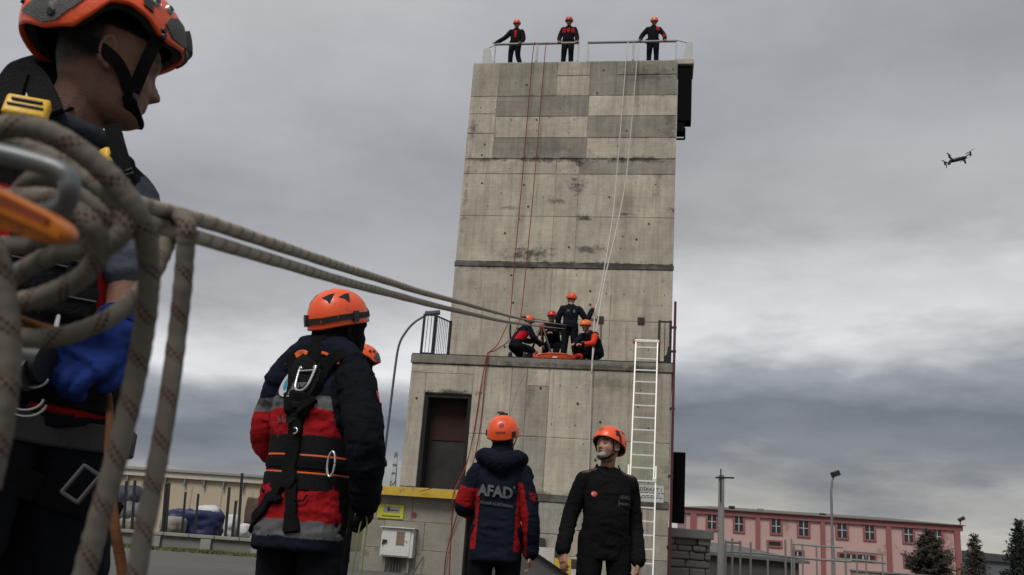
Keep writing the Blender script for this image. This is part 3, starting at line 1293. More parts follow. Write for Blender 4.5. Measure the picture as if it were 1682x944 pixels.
# ------------------------------------------------------------------ notice on the wall
a, b_ = tw(1048, 796), tw(1090, 826)
PAPER = mat('notice_white', (.50, .51, .48), .6, var=.08)
GREYINK = mat('ink_grey', (.12, .12, .125), .7, var=.1)
sg = empty('notice_sign', 'white printed notice fixed to the tower behind the ladder', 'sign', t2w(((a.x + b_.x) / 2, -.02, (a.z + b_.z) / 2)), -PHI)
hw_, hh_ = (b_.x - a.x) / 2, (a.z - b_.z) / 2
q = MB()
q.box((0, 0, 0), (hw_, .008, hh_), bev=.004)
q.build('board', PAPER, sg)
me = text_mesh('DİKKAT !', .105, .004, sx=1.15)
o = mesh_obj('lettering', decal(me, (0, -.011, .095), (1, 0, 0), (0, 0, 1)), GREYINK, sg)
q = MB()
for k, (w, z) in enumerate(((.24, .02), (.20, -.04), (.23, -.09))):
    x = -w
    while x < w:
        l_ = random.uniform(.03, .09)
        q.box((x + l_ / 2, -.0105, z), (l_ / 2, .001, .012))
        x += l_ + .02
q.build('text_line', GREYINK, sg)
q = MB()
for k in range(13):
    x = -hw_ + .03 + k * (2 * hw_ - .06) / 12
    q.box((x, 0, -hh_ - .035), (.008, .004, .03), Matrix.Rotation(.4, 3, 'Y'))
    q.box((x, 0, hh_ + .02), (.006, .004, .018), Matrix.Rotation(.4, 3, 'Y'))
q.build('tie', PAPER, sg)

# ------------------------------------------------------------------ yellow sign and electrical cabinet under the landing
yd = -1.14


def facing(px0, py0, px1, py1, d):
    a, b = tw(px0, py0, d), tw(px1, py1, d)
    return t2w(((a.x + b.x) / 2, d, (a.z + b.z) / 2)), abs(b.x - a.x) / 2, abs(a.z - b.z) / 2


c, hw_, hh_ = facing(622, 827, 662, 853, yd)
sg = empty('warning_sign', 'yellow green sign with a grey plate above the electrical cabinet', 'sign', c, -PHI)
q = MB()
q.box((0, 0, 0), (hw_, .01, hh_), bev=.004)
q.build('board', mat('sign_yellow', (.42, .42, .03), .55, var=.12), sg)
q = MB()
q.box((.02, -.013, .05), (hw_ * .62, .003, hh_ * .42))
pl = q.build('plate', mat('sign_grey', (.24, .22, .24), .6, var=.2), sg)
q = MB()
q.box((-.05, -.0165, .05), (.03, .0015, .05))
q.box((.08, -.0165, .03), (.1, .0015, .012))
q.build('pictogram', mat('ink_dark', (.03, .02, .04), .6), pl)
q = MB()
q.box((.02, -.012, -.105), (hw_ * .7, .0015, .012))
q.build('text_line', mat('ink_dark', (.03, .02, .04), .6), sg)

c, hw_, hh_ = facing(629, 866, 677, 917, yd - .16)
CAB = mat('cabinet_white', (.55, .55, .51), .5, var=.12, vscale=4, wear=((.26, .2, .13), .015, 6), bump=.05)
cb = empty('electrical_cabinet', 'white metal electrical cabinet fixed under the yellow landing', 'cabinet', c, -PHI)
q = MB()
q.box((0, .07, 0), (hw_, .12, hh_), bev=.012)
q.build('case', CAB, cb)
q = MB()
q.box((-.02, -.062, -.01), (hw_ - .05, .010, hh_ - .04), bev=.006)
dr_ = q.build('door', CAB, cb)
q = MB()
q.box((.08, -.076, .10), (.085, .005, .15), bev=.003)
q.build('window', mat('meter_window', (.20, .13, .09), .25, var=.2), dr_)
for sx_ in (-1, 1):
    q = MB()
    q.box((.08 + sx_ * .085, -.079, .10), (.008, .005, .158))
    q.build('window_frame', STEEL, dr_)
q = MB()
q.box((-hw_ + .10, -.09, .02), (.05, .02, .035), bev=.008)
q.tube([(-hw_ + .08, -.10, .0), (-hw_ + .05, -.10, -.05)], .018, 8)
q.build('handle', mat('dark_steel', (.03, .03, .032), .5, .6), dr_)
q = MB()
q.box((0, .04, hh_ + .014), (hw_ + .03, .17, .012), bev=.005)
q.build('rain_cap', CAB, cb)
zb = c.z - hh_
for sx_ in (-1, 1):
    q = MB()
    q.box((sx_ * (hw_ - .1), .07, -hh_ - zb / 2), (.025, .025, zb / 2 - .002))
    q.build('leg', STEEL, cb)
q = MB()
for k in range(4):
    q.tube([(-.14 + k * .07, .09, -hh_), (-.15 + k * .07, .10, -hh_ - zb + .005)], .022, 7)
q.build('cable', mat('cable_grey', (.06, .055, .05), .8), cb)
q = MB()
p0 = tw(694, 914, yd - .1); p1 = tw(680, 944, yd - .1)
q.tube([t2w((p0.x, yd - .02, p0.z)), t2w((p1.x, yd - .25, p1.z)), t2w((p1.x - .12, yd - .4, 0.0))], .014, 7)
tag(q.build('iron_rod', mat('dark_steel', (.03, .03, .032), .5, .6)), 'thin dark iron rod leaning on blocks right of the cabinet', 'rod')
q = MB()
p0 = tw(680, 846, yd)
q.disc((0, 0, 0), .07, (0, -1, 0), 12)
o = q.build('red_mark', mat('red_faded', (.16, .035, .035), .8, var=.4, vscale=20), stair)
o.location = (p0.x, -1.131, p0.z)

# ================================================================== people toolkit
SKIN = mat('skin', attr=True, rough=0.55, var=0.16, vscale=38, bump=0.25, bscale=260, spec=0.35)
CLOTH = cloth_mat('cloth')
CLOTHF = cloth_mat('cloth_fine', fold=22, foldamt=.4, weave=1600)
WEB = mat('webbing_black', (.0085, .0085, .0095), .85, var=.25, vscale=20, bump=.5, bscale=900, spec=.08)
PADB = mat('pad_black', (.0105, .011, .0125), .9, var=.3, vscale=12, bump=.4, bscale=120, spec=.08)
ORA = mat('helmet_orange', (.80, .085, .012), .38, var=.05, vscale=9, coat=.2, bump=.10, bscale=90, wear=((.40, .085, .035), .035, 26))
REDH = mat('helmet_red', (.55, .025, .03), .4, var=.06, coat=.2)
YORA = mat('helmet_amber', (.82, .17, .015), .4, var=.06, coat=.2)
HIN = mat('helmet_lining', (.010, .010, .011), .9, var=.2, vscale=30)
PATCH = mat('patch_grey', (.085, .088, .082), .75, var=.35, vscale=22, bump=.3, bscale=260, wear=((.22, .22, .21), .03, 14))
BLKP = mat('black_plastic', (.013, .013, .014), .42, var=.15, vscale=40)
SILV = mat('polished_steel', (.60, .60, .61), .25, .9, var=.08, vscale=30)
YELB = mat('buckle_yellow', (.72, .42, .015), .45, var=.1, vscale=30, bump=.1)
GREYT = mat('print_grey', (.095, .10, .11), .7, var=.2, vscale=40)
GREYTD = mat('print_dark_grey', (.038, .042, .05), .75, var=.3, vscale=60)
WHITEP = mat('print_white', (.55, .55, .55), .7, var=.1)
FLAGR = mat('flag_red', (.55, .012, .02), .65, var=.1)
ORST = mat('orange_trim', (.75, .13, .02), .6, var=.15, vscale=40)
HAIR = mat('hair_dark', (.014, .011, .009), .7, var=.4, vscale=60, bump=.9, bscale=380, aniso=(1, 1, .35))

NAVY = (.0085, .0110, .0205)
BLACK = (.0075, .0075, .0085)
RED = (.30, .010, .014)
REFL = (.105, .105, .11)


def frame(fwd, up):
    f = Vector(fwd).normalized()
    u = Vector(up)
    u = (u - f * u.dot(f)).normalized()
    r = f.cross(u)
    return Matrix((r, f, u)).transposed()


def tf(M, c, p):
    return M @ Vector(p) + Vector(c)


def head_shape(mb, c, M, s=1.0, nose=1.0, nth=72, nz=64, beard=0.0):
    zs = np.array([-.118, -.112, -.100, -.085, -.070, -.055, -.040, -.025, .0, .020, .035, .060, .085, .104, .114])
    fy = np.array([.055, .074, .087, .089, .086, .089, .090, .090, .086, .092, .097, .092, .072, .040, .006])
    by = np.array([.000, -.020, -.045, -.060, -.070, -.078, -.085, -.090, -.098, -.101, -.102, -.097, -.078, -.045, -.006])
    wx = np.array([.018, .034, .049, .057, .062, .066, .069, .072, .075, .076, .076, .071, .055, .032, .005])
    vs, fs = [], []
    Z = np.interp(np.linspace(0, 1, nz), np.linspace(0, 1, len(zs)), zs)
    for z in Z:
        f, b, w = np.interp(z, zs, fy), np.interp(z, zs, by), np.interp(z, zs, wx)
        for j in range(nth):
            t = 2 * math.pi * j / nth
            ct, st = math.cos(t), math.sin(t)          # t=0 front
            e = .88
            x = w * math.copysign(abs(st) ** e, st)
            cy = (f + b) / 2 if False else 0.0
            y = (f if ct > 0 else -b) * math.copysign(abs(ct) ** (.82 if ct > 0 else .95), ct)
            if ct > 0:
                g = lambda px, pz, sx, sz: math.exp(-((abs(x) - px) / sx) ** 2 - ((z - pz) / sz) ** 2)
                # nose: bridge then tip
                nb = np.interp(z, [-.046, -.040, -.033, -.024, -.010, .008, .022], [0, .012, .026, .025, .016, .007, 0])
                nw = np.interp(z, [-.04, -.03, .01], [.015, .014, .009])
                y += nose * nb * math.exp(-(x / nw) ** 2)
                y += .004 * g(.014, -.034, .007, .007)
                y += .006 * g(.030, .029, .022, .008)
                y -= .011 * g(.032, .008, .014, .011)
                y += .005 * g(.048, -.022, .016, .014)
                y += .0055 * g(0, -.0545, .022, .0045) + .0060 * g(0, -.0655, .020, .0048) - .004 * g(0, -.0598, .024, .0022)
                y -= .004 * g(0, -.076, .02, .005)
                y += .006 * g(0, -.096, .018, .010)
                y += beard * (.017 * g(0, -.104, .028, .018) + .006 * g(.03, -.085, .02, .02))
            vs.append(tf(M, c, (x * s, y * s, z * s)))
    for i in range(nz - 1):
        for j in range(nth):
            k = (j + 1) % nth
            fs.append((i * nth + j, i * nth + k, (i + 1) * nth + k, (i + 1) * nth + j))
    fs.append(tuple(range(nth))[::-1])
    fs.append(tuple((nz - 1) * nth + j for j in range(nth)))
    mb.add(vs, fs)
    for sd in (-1, 1):
        # ear: plate, helix rim, lobe
        R = M @ Matrix.Rotation(sd * .35, 3, 'Z')
        ctr = tf(M, c, (sd * .076 * s, -.012 * s, .0))
        mb.ball(ctr, (.007 * s, .017 * s, .030 * s), 12, 10, R)
        rim = []
        for k in range(11):
            a = math.radians(-60 + 26 * k)
            rim.append(ctr + R @ Vector((sd * .009 * s, -.017 * s * math.cos(a) * (1 if math.cos(a) > 0 else .7), .031 * s * math.sin(a) + .002)))
        mb.limb(rim, [.0048 * s] * len(rim), 8, 3)
        mb.ball(ctr + R @ Vector((sd * .006, .006 * s, -.028 * s)), (.006 * s, .008 * s, .010 * s), 10, 8, R)


def hand_shape(mb, w, d, pn, side, curl=.5, s=1.0, spread=.12, thumb=.6, fat=1.0):
    """w wrist, d towards the fingers, pn palm normal, side +1: thumb on d x pn side"""
    w, d, pn = Vector(w), Vector(d).normalized(), Vector(pn)
    pn = (pn - d * pn.dot(d)).normalized()
    t = d.cross(pn) * side
    secs = [(w - d * .015 * s, t * .026 * s * fat, pn * .019 * s * fat), (w + d * .02 * s, t * .034 * s * fat, pn * .019 * s * fat), (w + d * .055 * s, t * .041 * s * fat, pn * .016 * s * fat), (w + d * .092 * s, t * .040 * s * fat, pn * .013 * s * fat)]
    mb.loft(secs, 16, 2.4)
    curls = curl if hasattr(curl, '__len__') else [curl * .9, curl, curl * 1.05, curl * 1.15]
    for i, (off, L) in enumerate(((.030, .072), (.010, .080), (-.010, .075), (-.030, .058))):
        b = w + d * (.088 - abs(off - .005) * .15) * s + t * off * s
        a = 0.0
        dd = (d + t * off * spread / .03 * .5).normalized()
        pts = [b - dd * .012 * s]
        p = b
        for k, fr in enumerate((.45, .30, .25)):
            a += curls[i] * (.8 if k == 0 else 1.05)
            q = dd * math.cos(a) + pn * math.sin(a)
            p = p + q * L * fr * s
            pts.append(p)
        mb.limb(pts, [.0098 * s * fat, .0095 * s * fat, .0085 * s * fat, .0072 * s * fat], 8, 3)
    b = w + d * .025 * s + t * .030 * s + pn * .006 * s
    dd = (d * .72 + t * .62 + pn * .3 * thumb).normalized()
    d2 = (d * .95 + t * .12 + pn * .55 * thumb).normalized()
    mb.limb([b - dd * .012 * s, b + dd * .034 * s, b + dd * .034 * s + d2 * .028 * s], [.0135 * s * fat, .0115 * s * fat, .0085 * s * fat], 8, 3)


def pose(**ov):
    J = dict(pelvis=(0, 0, .96), waist=(0, .01, 1.10), chest=(0, 0, 1.28), neck=(0, -.01, 1.47), head=(0, .03, 1.625),
             shR=(.18, -.01, 1.375), elR=(.245, -.04, 1.09), wrR=(.255, .04, .835), shL=(-.18, -.01, 1.375), elL=(-.245, -.04, 1.09), wrL=(-.255, .04, .835),
             hipR=(.09, 0, .93), knR=(.11, .015, .50), anR=(.12, -.02, .09), hipL=(-.09, 0, .93), knL=(-.11, .015, .50), anL=(-.12, -.02, .09),
             toeR=(.15, .15, .035), toeL=(-.15, .15, .035), hf=(0, 1, -.05), hu=(0, 0, 1),
             hdR=None, hdL=None, pnR=(-1, .1, 0), pnL=(1, .1, 0))
    J.update(ov)
    return {k: (Vector(v) if v is not None else None) for k, v in J.items()}


def spine(J):
    P = [J['pelvis'], J['waist'], J['chest'], J['neck']]
    rh = (J['hipR'] - J['hipL']).normalized()
    rs = (J['shR'] - J['shL']).normalized()

    def at(t):
        x = t * 3
        i = int(max(0, min(2, math.floor(x))))
        f = x - i
        p0 = P[i - 1] if i > 0 else P[0] * 2 - P[1]
        p3 = P[i + 2] if i + 2 < 4 else P[3] * 2 - P[2]
        if 0 <= x <= 3:
            p1, p2 = P[i], P[i + 1]
            c = 0.5 * ((2 * p1) + (p2 - p0) * f + (2 * p0 - 5 * p1 + 4 * p2 - p3) * f * f + (3 * p1 - p0 - 3 * p2 + p3) * f ** 3)
            d = (P[min(i + 1, 3)] - P[max(i, 0)]).normalized()
        elif x < 0:
            d = (P[1] - P[0]).normalized()
            c = P[0] + (P[1] - P[0]) * x
        else:
            d = (P[3] - P[2]).normalized()
            c = P[3] + (P[3] - P[2]) * (x - 3)
        tt = max(0, min(1, t * 1.2))
        r = (rh * (1 - tt) + rs * tt).normalized()
        r = (r - d * r.dot(d)).normalized()
        return c, r, d.cross(r)
    return at


JACKET = [(-.16, .175, .125), (0, .178, .13), (.2, .168, .125), (.36, .165, .122), (.55, .178, .128), (.68, .183, .128), (.80, .165, .115), (.90, .118, .09), (1.0, .075, .072)]
BODYW = [(-.05, .145, .10), (0.1, .15, .105), (.34, .135, .095), (.65, .155, .105), (.82, .15, .09), (.92, .09, .065), (1.0, .058, .058)]


def torso(mb, J, W, k=1.0, kd=None, e=2.35, off=0.0):
    at = spine(J)
    secs = []
    ts = [w[0] for w in W]
    for t in np.linspace(ts[0], ts[-1], 26):
        hw = np.interp(t, ts, [w[1] for w in W]) * k
        hd = np.interp(t, ts, [w[2] for w in W]) * (kd or k)
        c, r, f = at(t)
        secs.append((c + f * off, r * hw, f * hd))
    mb.loft(secs, 36, e)


def torso_bvh(J, W, k=1.0):
    mb = MB()
    torso(mb, J, W, k)
    me = mb.mesh('t')
    return bvh_of(me)


def seg(V, a, b):
    a, b = np.array(a), np.array(b)
    d = b - a
    L = (d * d).sum()
    t = np.clip(((V - a) @ d) / L, 0, 1)
    q = a + t[:, None] * d
    return t, np.linalg.norm(V - q, axis=1), V - q


def arm_info(V, J, s):
    """0..2 along the sleeve, distance and offset from its axis"""
    t1, d1, o1 = seg(V, J['sh' + s], J['el' + s])
    t2, d2, o2 = seg(V, J['el' + s], J['wr' + s])
    near2 = d2 < d1
    return np.where(near2, 1 + t2, t1), np.where(near2, d2, d1), np.where(near2[:, None], o2, o1)


def body(root, J, vox, skin=(.36, .20, .14), head=True, nose=1.0, curlR=.5, curlL=.5, beard=0.0, hs=1.0, handfat=1.0, smooth=2, hands='RL', thumbR=-1, thumbL=1, name='body', paintfn=None):
    mb = MB()
    torso(mb, J, BODYW, hs)
    for s in 'RL':
        mb.limb([J['sh' + s], J['el' + s], J['wr' + s]], [.050 * hs, .040 * hs, .026 * hs])
        mb.limb([J['neck'] + (J['chest'] - J['neck']) * .25, J['sh' + s]], [.055 * hs, .05 * hs])
        mb.limb([J['hip' + s], J['kn' + s], J['an' + s]], [.078 * hs, .052 * hs, .036 * hs])
        ft = (J['toe' + s] - J['an' + s])
        mb.limb([J['an' + s] + Vector((0, 0, -.03)) * 1, J['toe' + s]], [.036 * hs, .028 * hs])
        d = J['hd' + s] or (J['wr' + s] - J['el' + s])
        if s in hands:
            hand_shape(mb, J['wr' + s] + d.normalized() * .012, d, J['pn' + s], thumbR if s == 'R' else thumbL, curlR if s == 'R' else curlL, hs, fat=handfat)
    M = frame(J['hf'], J['hu'])
    c = J['head']
    mb.limb([J['neck'] + (J['chest'] - J['neck']) * .2, J['neck'], c + M @ Vector((0, -.022, -.04)) * hs], [.066 * hs, .058 * hs, .056 * hs])
    if head:
        head_shape(mb, c, M, hs, nose, beard=beard)
    me = fuse(mb, vox, smooth, name)
    if paintfn:
        paint(me, paintfn)
    else:
        def fn(V, N):
            C = np.tile(np.array(skin), (len(V), 1))
            L = (V - np.array(c)) @ np.array(M)      # head-local
            n = vnoise(V * 18, 3)[:, None]
            C = C * (.88 + .24 * n)
            inh = np.linalg.norm(L, axis=1) < .16
            hair = inh & ((L[:, 2] > .055) | ((L[:, 1] < -.012) & (L[:, 2] > -.035 - .25 * (L[:, 1] + .012) * 0)))
            sm = lambda x: np.clip(x, 0, 1) ** 2 * (3 - 2 * np.clip(x, 0, 1))
            nz_ = .014 * (vnoise(V * 60, 9) - .5)
            ha = sm((L[:, 2] - .048 + nz_) / .012)
            hb = sm((-.012 - L[:, 1] + nz_) / .016) * sm((L[:, 2] + .040 + nz_) / .030)
            hw = np.maximum(ha, hb) * inh
            hw *= ~((np.abs(L[:, 0]) > .072) & (L[:, 1] > -.040) & (L[:, 2] < .045))
            hw = (hw * (.75 + .5 * vnoise(V * 240, 4))).clip(0, .96)[:, None]
            C = C * (1 - hw) + np.array([.014, .011, .009]) * hw
            stub = (inh & (L[:, 2] < -.03) & (L[:, 1] > -.02))[:, None] * (.35 * vnoise(V * 260, 6)[:, None])
            C = C * (1 - stub) + np.array([.035, .028, .026]) * stub
            lips = inh & (L[:, 1] > .075) & (np.abs(L[:, 0]) < .024) & (np.abs(L[:, 2] + .060) < .010)
            C[lips] = C[lips] * np.array([.95, .68, .68])
            brow = inh & (L[:, 1] > .06) & (np.abs(np.abs(L[:, 0]) - .034) < .022) & (np.abs(L[:, 2] - .031) < .006)
            C[brow] = np.array([.03, .022, .018])
            if beard:
                nb = .018 * (vnoise(V * 80, 21) - .5)
                bd = inh & (L[:, 1] > .05) & (L[:, 2] < -.074 + nb) & (np.abs(L[:, 0]) < .042 + nb)
                bd2 = inh & (L[:, 1] > .07) & (np.abs(L[:, 2] + .049) < .006) & (np.abs(L[:, 0]) < .03)
                C[bd] = np.array([.25, .235, .22]) * (.6 + .8 * vnoise(V[bd] * 90, 5)[:, None])
                C[bd2] = np.array([.15, .125, .11])
                jaw = inh & (L[:, 2] < -.04) & (L[:, 1] > -.01) & ~bd & (np.abs(L[:, 0]) > .035)
                C[jaw] *= .62
            return C
        paint(me, fn)
    return mesh_obj(name, me, SKIN, root)


def jacket(root, J, vox, colorfn, W=JACKET, k=1.0, sl=(.068, .060, .049), amp=.007, seed=1, collar=.0, hood=False, freq=(9, 9, 16), m=None, name='jacket', arms='RL', extra=None, smooth=3, e=2.4):
    mb = MB()
    torso(mb, J, W, k, e=e)
    for s in arms:
        mb.limb([J['sh' + s], J['el' + s], J['wr' + s]], [r * k for r in sl], 16, 8)
    for s in 'RL':
        mb.limb([J['neck'] + (J['chest'] - J['neck']) * .16, J['sh' + s]], [.058 * k, .058 * k])
    if collar:
        at = spine(J)
        c, r, f = at(1.0)
        d = (J['head'] - J['neck']).normalized()
        mb.limb([c - d * .03, c + d * collar], [.082 * k, .074 * k])
    if extra:
        extra(mb)
    me = fuse(mb, vox, smooth, name)
    wrinkle(me, amp, freq, seed)
    wrinkle(me, amp * .45, (24, 24, 30), seed + 5)
    paint(me, colorfn)
    o = mesh_obj(name, me, m or CLOTH, root)
    return o, bvh_of(me)


def trousers(root, J, vox, col, k=1.0, amp=.006, seed=4, kr=(.108, .080, .066), W=((-.14, .15, .115), (0, .172, .125), (.2, .165, .12))):
    mb = MB()
    torso(mb, J, W, k)
    for s in 'RL':
        mb.limb([J['hip' + s], J['kn' + s], J['an' + s]], [r * k for r in kr], 14, 8)
    me = fuse(mb, vox, 3, 'trousers')
    wrinkle(me, amp, (8, 8, 14), seed)
    if callable(col):
        paint(me, col)
    else:
        flat_paint(me, col)
    return mesh_obj('trousers', me, CLOTH, root), bvh_of(me)


def boots(root, J, k=1.0):
    for s in 'RL':
        a, t = J['an' + s], J['toe' + s]
        f = Vector((t.x - a.x, t.y - a.y, 0))
        f = f.normalized() if f.length > 1e-3 else Vector((0, 1, 0))
        r = f.cross(Vector((0, 0, 1)))
        z = Vector((0, 0, 1))
        base = Vector((a.x, a.y, a.z - .09))
        secs = []
        for y, w, h in ((-.085, .030, .05), (-.07, .042, .085), (-.02, .046, .11), (.05, .046, .10), (.11, .050, .075), (.16, .046, .058), (.185, .028, .04)):
            secs.append((base + f * y * k + z * h / 2 * k, r * w * k, z * h / 2 * k))
        mb = MB()
        mb.loft(secs, 16, 3.0)
        mb.limb([base + z * .07 * k - f * .02, base + z * .20 * k - f * .02], [.05 * k, .052 * k], 12, 3)
        o = mb.build('boot', mat('boot_leather', (.012, .011, .010), .6, var=.2, vscale=20), root, True)


# ------------------------------------------------------------------ helmets
def rim_z(style):
    if style == 'ops':
        return ([0, 20, 42, 54, 66, 80, 93, 104, 116, 140, 160, 180], [.034, .032, .022, .024, .050, .064, .058, .022, -.006, -.010, .006, .016])
    return ([0, 30, 60, 90, 120, 150, 180], [.040, .036, .022, .010, -.006, -.022, -.026])


class Helmet:
    def __init__(s, c, M, style='climb', sc=1.0, a=.150, b=.124, cc=.118):
        s.c, s.M, s.style, s.sc = Vector(c), M, style, sc
        s.a, s.b, s.cc, s.zc = a * sc, b * sc, cc * sc, .040 * sc
        s.T, s.R = rim_z(style)

    def pt(s, th, fr, off=0.0):
        """th degrees from the front (+ to the right), fr 0 crown .. 1 rim"""
        at = abs(((th + 180) % 360) - 180)
        zr = np.interp(at, s.T, s.R) * s.sc
        er = math.acos(max(-.98, min(.98, (zr - s.zc) / s.cc)))
        e = er * fr
        t = math.radians(th)
        k = 1 + .020 * math.exp(-((at - 0) / 14) ** 2) * fr
        # shoulders of the shell: squarer than an ellipsoid
        se = math.sin(min(e, math.pi / 2)) ** .86 if e < math.pi / 2 else 1 - .35 * (e - math.pi / 2) ** 2
        p = Vector(((s.b + off) * se * math.sin(t), (s.a * k + off) * se * math.cos(t) - .006 * s.sc, s.zc + (s.cc + off) * math.cos(e)))
        if s.style == 'climb' and fr > .85:      # flared brim
            q = (fr - .85) / .15
            p.x *= 1 + .035 * q * q
            p.y *= 1 + .035 * q * q
        return s.c + s.M @ p

    def loc(s, p):
        return s.c + s.M @ (Vector(p) * s.sc)

    def shell(s, root, m, nth=72, ne=22, lining=True, th=.012):
        mb = MB()
        vs, fs = [], []
        for i in range(ne + 1):
            for j in range(nth):
                vs.append(s.pt(360 * j / nth, max(i / ne, .004)))
        for i in range(ne):
            for j in range(nth):
                k = (j + 1) % nth
                fs.append((i * nth + j, (i + 1) * nth + j, (i + 1) * nth + k, i * nth + k))
        fs.append(tuple(range(nth)))
        b = len(vs)
        for i in range(3):
            for j in range(nth):
                vs.append(s.pt(360 * j / nth, 1.0 - .0 * i, -(.5, 1.0, 1.0)[i] * .009 * s.sc) if i < 2 else s.pt(360 * j / nth, .9, -.010 * s.sc))
        for q in range(3):
            r0 = ne * nth if q == 0 else b + (q - 1) * nth
            for j in range(nth):
                k = (j + 1) % nth
                fs.append((r0 + j, b + q * nth + j, b + q * nth + k, r0 + k))
        mb.add(vs, fs)
        o = mb.build('helmet', m, root, True)
        if lining:
            ml = MB()
            vs, fs = [], []
            n2 = nth // 2
            for i in range(9):
                for j in range(n2):
                    vs.append(s.pt(360 * j / n2, max(.02, i / 8 * 1.0), -.014 * s.sc))
            for i in range(8):
                for j in range(n2):
                    k = (j + 1) % n2
                    fs.append((i * n2 + j, (i + 1) * n2 + j, (i + 1) * n2 + k, i * n2 + k))
            for j in range(n2):
                vs.append(s.pt(360 * j / n2, 1.0, -.028 * s.sc))
            for j in range(n2):
                k = (j + 1) % n2
                fs.append((8 * n2 + j, 9 * n2 + j, 9 * n2 + k, 8 * n2 + k))
            ml.add(vs, fs)
            ml.build('lining', HIN, o, True)
        return o

    def patch(s, name, poly, m, parent, off=.0025, sub=3, thick=.004):
        me = poly_mesh([(p[0] / 60.0, p[1]) for p in poly], sub)
        bm = bmesh.new()
        bm.from_mesh(me)
        ret = bmesh.ops.extrude_face_region(bm, geom=list(bm.faces))
        top = set(v for v in ret['geom'] if isinstance(v, bmesh.types.BMVert))
        for v in bm.verts:
            v.co = s.pt(v.co.x * 60.0, v.co.y, off if v in top else -thick)
        bmesh.ops.recalc_face_normals(bm, faces=list(bm.faces))
        bm.to_mesh(me)
        bm.free()
        return autosmooth(mesh_obj(name, me, m, parent), 50)

    def stud(s, name, th, fr, r, m, parent, h=.005):
        p = s.pt(th, fr)
        n = (s.pt(th, fr, .02) - p).normalized()
        mb = MB()
        mb.tube([p - n * .006, p + n * h * .6, p + n * h], [r, r, r * .75], 10)
        o = autosmooth(mb.build(name, m, parent))
        return o

    def chin(s, root, w=.018, bvh=None):
        """V straps from the shell to the chin"""
        for sd in (-1, 1):
            mb = MB()
            ear = s.loc((sd * .079, .018, -.058))
            for a in ((sd * 55, .98), (sd * 118, .98)):
                p0 = s.pt(a[0], a[1], -.012)
                strap(mb, [p0, p0.lerp(ear, .5) + s.M @ Vector((sd * .010, 0, 0)), ear], None, w, .0022, 4)
            ch = s.loc((0, .070, -.128))
            strap(mb, [ear, s.loc((sd * .060, .045, -.105)), ch], None, w, .0025, 5)
            mb.build('chin_strap', WEB, root)


def ribbon(mb, pts, nrm, w, t, k=5, closed=False):
    P = catmull(pts, k)
    m = len(P)
    vs, fs = [], []
    nrm = [Vector(nrm)] * m if not isinstance(nrm, list) else nrm
    for i in range(m):
        d = (P[min(i + 1, m - 1)] - P[max(i - 1, 0)]).normalized()
        n = (nrm[i] - d * nrm[i].dot(d)).normalized()
        b = d.cross(n)
        vs += [P[i] - b * w / 2 - n * t / 2, P[i] + b * w / 2 - n * t / 2, P[i] + b * w / 2 + n * t / 2, P[i] - b * w / 2 + n * t / 2]
    for i in range(m - 1):
        for j in range(4):
            q = (j + 1) % 4
            fs.append((i * 4 + j, i * 4 + q, (i + 1) * 4 + q, (i + 1) * 4 + j))
    fs += [(0, 1, 2, 3), tuple(4 * (m - 1) + j for j in (3, 2, 1, 0))]
    mb.add(vs, fs)


def chin_straps(root, H, w=.017, t=.002, join=(.073, .022, -.062)):
    for sd in (-1, 1):
        mb = MB()
        n = H.M @ Vector((sd, 0, 0))
        ear = H.loc((sd * join[0], join[1], join[2]))
        p0 = H.pt(sd * 52, .985, -.012)
        p1 = H.pt(sd * 128, .985, -.012)
        ribbon(mb, [p0, H.loc((sd * .083, .050 * .5 + join[1] * .5 + .014, -.022)), ear], n, w, t)
        ribbon(mb, [p1, H.loc((sd * .084, join[1] - .045, join[2] * .55 + .014)), ear], n, w, t)
        ribbon(mb, [ear, H.loc((sd * .060, .048, -.100)), H.loc((sd * .020, .072, -.124)), H.loc((0, .075, -.126))], n * .6 - H.M @ Vector((0, 0, 1)) * .6, w, t)
        mb.build('chin_strap', WEB, root)
        mb = MB()
        mb.box(ear, (.004, .012, .012), H.M, bev=.002)
        mb.build('strap_buckle', BLKP, root)


def crescent(r=1.0, d=.28, r2=.78, n=18):
    """crescent outline"""
    a0 = math.acos((r * r + d * d - r2 * r2) / (2 * r * d))
    out = [(r * math.cos(a), r * math.sin(a)) for a in np.linspace(a0, 2 * math.pi - a0, n)]
    b0 = math.atan2(r * math.sin(a0), r * math.cos(a0) - d)
    inn = [(d + r2 * math.cos(a), r2 * math.sin(a)) for a in np.linspace(2 * math.pi - b0, b0, n)]
    return out + inn[1:-1]


def star(r, cx, cy, rot=0):
    return [(cx + (r if k % 2 == 0 else r * .4) * math.cos(rot + math.pi * k / 5), cy + (r if k % 2 == 0 else r * .4) * math.sin(rot + math.pi * k / 5)) for k in range(10)]


def flag_patch(root, bvh, o, xd, yd, w, h, round_=False):
    me = poly_mesh(circle_pts(w / 2, 20) if round_ else [(-w / 2, -h / 2), (w / 2, -h / 2), (w / 2, h / 2), (-w / 2, h / 2)], 2)
    f = mesh_obj('flag_patch', decal(me, o, xd, yd, bvh, .003), FLAGR, root)
    r = h * .27
    mb = []
    cr = [(x * r - w * .12, y * r) for x, y in crescent()]
    st = star(r * .45, w * .12, 0, math.pi)
    me2 = bpy.data.meshes.new('c')
    bm = bmesh.new()
    for poly in (cr, st):
        bm.faces.new([bm.verts.new((x, y, 0)) for x, y in poly])
    bm.to_mesh(me2)
    bm.free()
    mesh_obj('crescent_and_star', decal(me2, o, xd, yd, bvh, .005), WHITEP, f)
    return f


